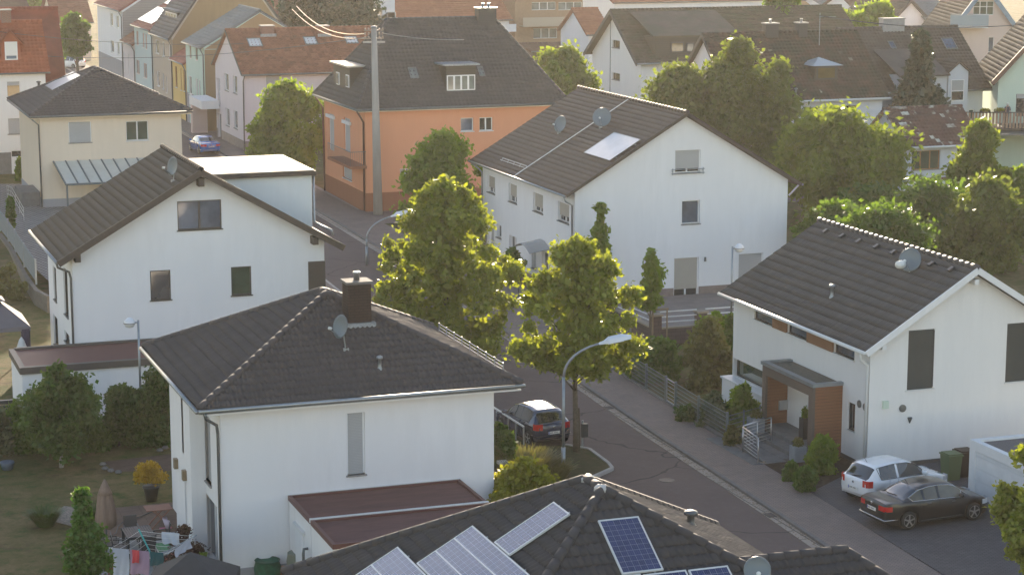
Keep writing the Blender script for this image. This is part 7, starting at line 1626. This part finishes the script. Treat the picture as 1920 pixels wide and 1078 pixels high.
# gazebo, grill, small parasol, fences on the far left
a = ony(57, 612, 97); g0 = at(20, 598, 1.75); t = thing('gazebo', 'garden gazebo with dark canopy and gathered side curtain, at the left edge', 'gazebo', (9.3, 104.0, -.85)); ex = at(57, 612, 1.45); cx, cy = ex.x - 1.75, ex.y + 1.7; z0 = 1.45; e = 1.75; q = MB()
cs = [Vector((cx - e, cy - e, z0)), Vector((cx + e, cy - e, z0)), Vector((cx + e, cy + e, z0)), Vector((cx - e, cy + e, z0))]; k = .32; ts = [Vector((cx - e * k, cy - e * k, 2.45)), Vector((cx + e * k, cy - e * k, 2.45)), Vector((cx + e * k, cy + e * k, 2.45)), Vector((cx - e * k, cy + e * k, 2.45))]
for i in range(4): j = (i + 1) % 4; q.quad(cs[i], cs[j], ts[j], ts[i]); q.quad(cs[i] - Vector((0, 0, .2)), cs[j] - Vector((0, 0, .2)), cs[j], cs[i])
cv = mat('grey_blue_canvas', (.16, .15, .17), .85, var=.08, vs=2); ca = q.build('canopy', cv, t); q = MB(); up = Vector((0, 0, .12))
for i in range(4): j = (i + 1) % 4; q.poly([ts[i] * 1.0 + up + (ts[i] - Vector((cx, cy, 2.45))) * .3, ts[j] + up + (ts[j] - Vector((cx, cy, 2.45))) * .3, Vector((cx, cy, 2.95))])
q.build('canopy_top', cv, ca)
for p in cs: MB().beam((p.x * .97 + cx * .03, p.y * .97 + cy * .03, -.9), (p.x * .97 + cx * .03, p.y * .97 + cy * .03, z0), .06, .06).build('post', M['dplast'], t)
q = MB(); b = cs[1] + Vector((-.15, .12, 0)); q.tube([b + Vector((-.1, 0, -.1)), b + Vector((-.05, 0, -.9)), b + Vector((.02, 0, -1.4)), b + Vector((0, 0, -2.2))], [.22, .2, .1, .24], 12); q.build('curtain', mat('dark_violet_curtain', (.05, .04, .07), .9, var=.3, vs=9, stretch=(8, 8, .5)), t, smooth=True)
b = atg(70, 650); b = Vector((b.x + .0, b.y + .5, -.85)); b = Vector((ex.x + .55, ex.y + .4, -.85)); t = thing('barbecue_grill', 'black kettle-lid gas grill between the gazebo and the gabled house', 'grill', tuple(b)); q = MB(); q.box((b.x - .35, b.y - .28, b.z + .1), (b.x + .35, b.y + .28, b.z + .75)); q.build('cabinet', M['black'], t); q = MB(); q.lathe(b + Vector((-.38, 0, .85)), [(.28, 0), (.3, .05), (.3, .71), (.28, .76)], 16, (1, 0, 0)); q.build('lid', mat('grill_lid', (.07, .07, .075), .35, .5), t, smooth=True); MB().box((b.x + .36, b.y - .25, b.z + .78), (b.x + .8, b.y + .25, b.z + .82)).build('side_shelf', M['dplast'], t)
b = Vector((ex.x - .55, ex.y - .9, -.85)); t = thing('small_parasol', 'small closed white parasol in front of the gazebo', 'parasol', tuple(b)); q = MB(); q.tube([b, b + Vector((0, 0, 2.0))], .025, 6); q.build('pole', M['wplast'], t); q = MB(); q.lathe(b, [(.1, .55), (.22, .7), (.2, 1.3), (.26, 1.45), (.12, 1.85), (.02, 2.0)], 10); q.build('canopy', mat('white_canvas', (.6, .6, .6), .9), t, smooth=True)
# retaining wall and panel fence beside the paved yard
rw = [at(x, y) for x, y in ((0, 442), (20, 468), (48, 520), (68, 548), (92, 560))]; q = MB()
for a, b in zip(rw, rw[1:]): q.beam((a.x, a.y, -.35), (b.x, b.y, -.35), .25, 1.0)
tag(q.build('retaining_wall', mat('brown_grey_wall', (.15, .13, .105), .9, var=.2), origin=rw[2]), 'low brown-grey retaining wall below the chequered paving', 'wall')
fp = [at(x, y, .0) for x, y in ((0, 425), (14, 443), (28, 466), (45, 491), (68, 519), (72, 531))]
fp = [at(x, y, .05) for x, y in ((0, 432), (16, 452), (29, 472), (46, 500), (68, 532))]; t = thing('panel_fence', 'blue-grey metal mat fence along the chequered paving, far left', 'fence', tuple(fp[0])); pm = slatmat('blue_grey_mesh', (.17, .22, .25), .2, depth=.25)
for i, p in enumerate(fp): MB().box((p.x - .05, p.y - .05, 0), (p.x + .05, p.y + .05, 1.5)).build('post', galv, t)
for a, b in zip(fp, fp[1:]): MB().beam((a.x, a.y, .8), (b.x, b.y, .8), .03, 1.25).build('panel', pm, t)
# gate by the long garage
a = at(15, 665, 1.0); t = thing('dark_gate', 'dark slatted gate at the left end of the long garage', 'gate', (9.2, 90.5, -.85)); gxx = 9.65; q = MB()
for k in range(13): q.box((gxx - 3.2, 88.5, -.75 + k * .14), (gxx - .1, 88.54, -.65 + k * .14))
q.build('slats', mat('dark_blue_grey_slats', (.035, .045, .05), .5), t); q = MB(); q.box((gxx - .15, 88.42, -.9), (gxx - .03, 88.6, 1.25)); q.box((gxx - 3.3, 88.42, 1.1), (gxx - .15, 88.6, 1.25)); q.build('frame', M['dplast'], t)
# steel railing by the steps of the cream house
t = thing('hand_railing', 'thin steel railing by the basement steps of the cream house', 'railing', (17, 155, 0)); q = MB(); pts = [at(x, y, .9) for x, y in ((13, 348), (22, 352), (44, 390))]
for k in range(3):
    for a, b in zip(pts, pts[1:]): q.tube([a - Vector((0, 0, .3 * k)), b - Vector((0, 0, .3 * k))], .02, 5)
q.build('rail', M['steel'], t); q = MB()
for a, b in zip(pts, pts[1:]):
    for f in (0, .33, .66, 1): p = a.lerp(b, f); q.beam((p.x, p.y, 0), (p.x, p.y, .9), .03, .03)
q.build('post', M['steel'], t)
MB_ = MB(); MB_.box((17.6, 153.5, 0), (18.9, 157.5, 1.0)); tag(MB_.build('entrance_landing', M['dconc'], origin=(18, 155, 0)), 'grey entrance landing on the left side of the cream house', 'landing')
# stone edging of the soil bed
for i, (x, y) in enumerate(((193, 872), (197, 880), (208, 884), (222, 887), (300, 846), (310, 841), (320, 838), (325, 845))):
    p = at(x, y, -.85); q = MB(); q.lathe(p, [(.1, 0), (.16, .05), (.1, .12), (.02, .14)], 6); tag(q.build('edging_stone', M['dconc'], origin=p), 'rough pale stone edging the bare soil bed on the lawn', 'stone', 'stones around the soil bed')
b = at(14, 880, -.85); q = MB(); q.lathe(b, [(.2, 0), (.3, .3), (.28, .34), (.1, .3)], 10); tag(q.build('blue_tub', mat('slate_blue_tub', (.08, .11, .15), .5), smooth=True, origin=b), 'slate blue tub on the lawn near the left edge', 'tub')
# ============================================================= the person on the green house balcony
px_ = ony(1888, 212, 149.2); b = Vector((px_.x, 149.2, zb5)); t = thing('person', 'white-haired person in a dark top standing behind the wooden balcony railing', 'person', tuple(b))
def skinfig(name, chain, edges, radii, m, parent, org):
    me = bpy.data.meshes.new(name); me.from_pydata([tuple(Vector(v)) for v in chain], edges, []); o = bpy.data.objects.new(name, me); COL.objects.link(o); me.materials.append(m)
    md = o.modifiers.new('skin', 'SKIN'); md.use_smooth_shade = True
    for i, r_ in enumerate(radii): me.skin_vertices[0].data[i].radius = (r_, r_)
    me.skin_vertices[0].data[0].use_root = True; o.modifiers.new('s', 'SUBSURF').levels = 1; o.modifiers['s'].render_levels = 2; o.parent = parent; ORG[o.name] = Vector(org); return o
V_ = [(0, 0, .92), (0, 0, 1.12), (0, -.03, 1.36), (0, -.05, 1.48), (0, -.07, 1.56), (0, -.08, 1.66), (-.19, -.03, 1.38), (-.25, -.05, 1.12), (-.17, -.25, 1.0), (.19, -.03, 1.38), (.25, -.05, 1.12), (.17, -.25, 1.0), (-.1, 0, .85), (-.11, .02, .46), (-.11, .04, .07), (-.11, -.08, .04), (.1, 0, .85), (.11, .0, .46), (.11, .04, .07), (.11, -.08, .04)]
E_ = [(0, 1), (1, 2), (2, 3), (3, 4), (4, 5), (2, 6), (6, 7), (7, 8), (2, 9), (9, 10), (10, 11), (0, 12), (12, 13), (13, 14), (14, 15), (0, 16), (16, 17), (17, 18), (18, 19)]
Rr_ = [.15, .14, .15, .055, .085, .08, .06, .045, .035, .06, .045, .035, .09, .06, .045, .04, .09, .06, .045, .04]
skinm = mat('skin', (.50, .30, .22), .6); top_ = mat('dark_top', (.045, .05, .075), .85); body = skinfig('body', V_, E_, Rr_, skinm, t, b)
q = MB(); q.lathe(b + Vector((0, 0, .86)), [(.17, 0), (.175, .1), (.165, .28), (.185, .45), (.15, .56), (.07, .62)], 14); 
for s_ in (-1, 1): q.tube([b + Vector((s_ * .15, -.03, 1.42)), b + Vector((s_ * .215, -.035, 1.32)), b + Vector((s_ * .26, -.05, 1.14))], [.075, .075, .062], 10)
q.build('top', top_, t, smooth=True); q = MB(); q.lathe(b + Vector((0, 0, .12)), [(.13, 0), (.15, .3), (.17, .76)], 14); q.build('skirt', mat('grey_skirt', (.09, .09, .10), .9), t, smooth=True)
q = MB(); q.lathe(b + Vector((0, -.05, 1.56)), [(.09, 0), (.108, .06), (.1, .15), (.06, .2), (.01, .215)], 14); q.build('hair', mat('white_hair', (.6, .58, .52), .8), t, smooth=True)
q = MB(); f0 = b + Vector((0, -.165, 1.60))
q.lathe(f0 + Vector((0, -.005, -.01)), [(.014, -.02), (.016, 0), (.008, .03)], 8); q.build('nose', skinm, t)
for px in (1846, 1873):
    p = ony(px, 210, 147.7); t2 = thing('flower_box', 'yellow-green flower box on the balcony railing, %s' % ('left one' if px < 1860 else 'right one nearer the person'), 'flower box', tuple(p)); MB().box((p.x - .45, p.y - .16, p.z - .1), (p.x + .45, p.y + .0, p.z + .1)).build('box', M['brownw'], t2); q = MB(); leaves(q, (p.x, p.y - .08, p.z + .15), (.5, .18, .16), 260, .1, .1); q.build('flowers', L_yg, t2)
# road fittings
for lab, x, y in (('round iron manhole cover in the asphalt below the curved foreground lamp', 1250, 900), ('round iron manhole cover in the road beside the fullest street tree', 980, 680)):
    p = at(x, y, .014); q = MB(); q.lathe(p, [(.31, 0), (.31, .006), (.27, .010), (.05, .011)], 20); tag(q.build('manhole_cover', mat('cast_iron', (.05, .045, .042), .6, .3, var=.3, vs=20), origin=p), lab, 'manhole cover')
for k, y in enumerate((66.5, 83.5)):
    p = Vector((xr(y) - .24, y, .03)); q = MB(); q.box((p.x - .16, y - .25, .0), (p.x + .16, y + .25, .032)); 
    for j in range(5): q.box((p.x - .12, y - .2 + j * .09, .032), (p.x + .12, y - .17 + j * .09, .038))
    tag(q.build('drain_grate', mat('cast_iron', (.05, .045, .042)), origin=p), ('iron drain grate in the gutter by the driveway', 'iron drain grate in the gutter below the wire fence gate')[k], 'drain')
q = MB(); n = 1500; ys_ = RNG.uniform(58, 100, n); xs_2 = np.array([xr(y) for y in ys_]) - np.abs(RNG.normal(0, .25, n)) - .05; V0 = np.stack([xs_2, ys_, np.full(n, .028)], 1); a = RNG.uniform(0, 6.28, n); d = np.stack([np.cos(a), np.sin(a), np.zeros(n)], 1) * .035; e_ = np.stack([-np.sin(a), np.cos(a), np.zeros(n)], 1) * .02
q.addarr(np.stack([V0 - d, V0 + e_, V0 + d + [0, 0, .012], V0 - e_], 1).reshape(-1, 3), np.arange(4 * n).reshape(-1, 4)); tag(q.build('leaf_litter', mat('fallen_leaves', (.16, .10, .04), .9, var=.4, vs=3)), 'dry leaves along the gutter', 'leaves', kind='stuff')
# ============================================================= roofs and walls at the top of the view
BT = dict(w=.6, c=.5, amp=.05, step=.07, sub=3)
def bh(name, label, pl, pr, pe, prg, ze, wm, tm, wins=(), depth=None, fm=None, hz=0, chim=0, over=.4):
    """house with its ridge across the view: left/right columns, eave row, ridge row"""
    a = at(pl, pe, ze); x0 = a.x; y0 = a.y; x1 = ony(pr, pe, y0).x; rg = onx(pr, prg, x1)
    if depth: rg = Vector((x1, y0 + depth / 2, zat(pr, prg, x1, y0 + depth / 2)))
    H_ = House(name, label, (x0 + over, y0 + over, x1 - over, 2 * rg.y - y0 - over), 0, (x0, y0, x1, 2 * rg.y - y0), ze, 'gx', rg.z, rg.y, wm, tm, tk=BT)
    for w_ in wins: H_.win('F', *w_[:4], n=w_[4] if len(w_) > 4 else 1, gm=M['glass'] if len(w_) < 6 else w_[5], fm=fm, sil=None)
    H_.finish(); H_.gutter([((x0, y0 - .06, ze - .05), (x1, y0 - .06, ze - .05))], M['dzinc'], .08)
    for k in range(chim): cx = x0 + (x1 - x0) * (k + 1) / (chim + 1); chimney(H_, (cx - .35, rg.y - .4, rg.z - .5), (cx + .35, rg.y + .3, rg.z + .9), M['brick'], pots=0)
    return H_
T_b1 = tilemat('tiles_far_orange', (.30, .12, .065), var=.15); T_b2 = tilemat('tiles_far_brown', (.21, .10, .07), var=.2); T_b3 = tilemat('tiles_far_pink', (.24, .12, .10), var=.1)
T_b4 = tilemat('tiles_far_dark', (.12, .07, .055), var=.2); T_b5 = tilemat('tiles_far_sand', (.42, .27, .16), var=.15)
bh('distant_house', 'house with steep brick-red roof and one small grey roof window, behind the terrace and pine', 476, 662, 56, -14, 6.0, M['tan'], T_b2, chim=1, depth=14)
bh('distant_building', 'white modern flat-topped building with dark windows, behind the pine and the orange house', 664, 748, -22, -30, 11.0, M['cool'], T_grey, [(700, 20, 718, 30, 2), (726, 24, 742, 34, 2), (672, -6, 690, 4, 2), (700, -8, 736, -1, 3)], depth=12)
bh('distant_house', 'very long orange-red tile roof directly behind the orange house chimney', 748, 962, 42, -30, 6.0, M['white'], T_b1, [(955, 46, 968, 60)], depth=16)
t4 = bh('distant_building', 'ochre building with a band of six windows and covered balcony, right of orange house ridge', 962, 1100, -9, -40, 9.0, mat('ochre_brown_wall', (.34, .22, .13), .9, var=.1), T_b2, [(997, 5, 1042, 19, 3, M['glassc']), (1047, 5, 1091, 19, 3, M['glassc']), (1000, 54, 1045, 72, 3, M['glassc'])], depth=12)
p = ony(1022, 34, t4.y0 - 1.6); a = ony(981, 34, t4.y0 - 1.6); b = ony(1066, 48, t4.y0 - 1.6); q = MB(); q.box((a.x, t4.y0 - 1.6, b.z - .1), (b.x, t4.y0 + .1, b.z)); q.box((a.x, t4.y0 - 1.6, b.z), (b.x, t4.y0 - 1.5, a.z)); q.build('balcony', mat('pale_balcony_panel', (.46, .38, .28), .7), t4.t)
d = bh('distant_shed', 'low flat brownish canopy roof behind the orchard trees beside the orange house', 996, 1110, 97, 80, 3.0, M['brownw'], T_b4, depth=9)
bh('distant_house', 'small bright red tiled roof left of the white narrow gable', 1100, 1150, 66, 16, 5.5, M['white'], T_b1, depth=10)
bh('distant_house', 'orange-brown roof peeking out above the ridge of the white narrow-gabled house', 1150, 1440, 6, -30, 6.0, M['white'], T_b1, chim=1, depth=14)
bh('distant_house', 'pale reddish plain roof behind the two square chimneys', 1455, 1555, 66, 12, 5.0, M['white'], T_b3, depth=14)
bh('distant_house', 'sandy coloured roof at the top edge right of the chimneys, left one', 1480, 1548, 13, -14, 5.0, M['white'], T_b5, chim=1, depth=12)
bh('distant_house', 'pale flat-pitched roof at the top edge above the yellow-green tree row', 1552, 1612, 16, -6, 5.0, M['cool'], T_grey, depth=12)
bh('distant_house', 'dark red roof at the top edge above the right yellow-green tree', 1614, 1672, 30, -14, 5.0, M['white'], T_b4, depth=14, chim=1)
bh('distant_house', 'wavy grey roof left of the pink house balcony', 1740, 1806, 40, 0, 6.5, M['beige'], T_grey, depth=13)
bh('distant_house', 'reddish brown roof at the top left, between dark red roof and white terrace house', 100, 176, 44, -18, 5.0, M['cream'], T_b2, [(120, 50, 128, 60)], depth=15)
bh('distant_house', 'dark slate roof at the very top left above the dark red roof', -30, 56, 16, -12, 6.0, M['white'], T_b4, depth=14)
y0 = 232.0; l_, r_, ap = ony(1668, 44, y0), ony(1748, 46, y0), ony(1722, 0, y0); G1 = House('distant_house', 'pale house with a pointed dark-edged gable, between tree row and wavy grey roof', (l_.x + .4, y0 + .5, r_.x - .4, y0 + 12), 0, (l_.x, y0, r_.x, y0 + 12.5), l_.z, 'gy', ap.z, (l_.x + r_.x) / 2, M['cool'], T_R2, tk=BT); G1.verge(M['dframe'], .1, .3); G1.finish()
y0 = 262.0; l_, r_ = ony(1440, 30, y0), ony(1830, 30, y0)
rows = (('tan plastered house with red roof, first beyond the pinkish house chimneys', 420, 480, 20, -18, 6.5, 'tan', T_b1), ('faded red roof of a house glimpsed left of the white modern building', 640, 672, 30, -10, 6, 'white', T_b3))
for lab, a, b, c, d, z, w_, tm in rows: bh('distant_house', lab, a, b, c, d, z, M[w_], tm, depth=12)
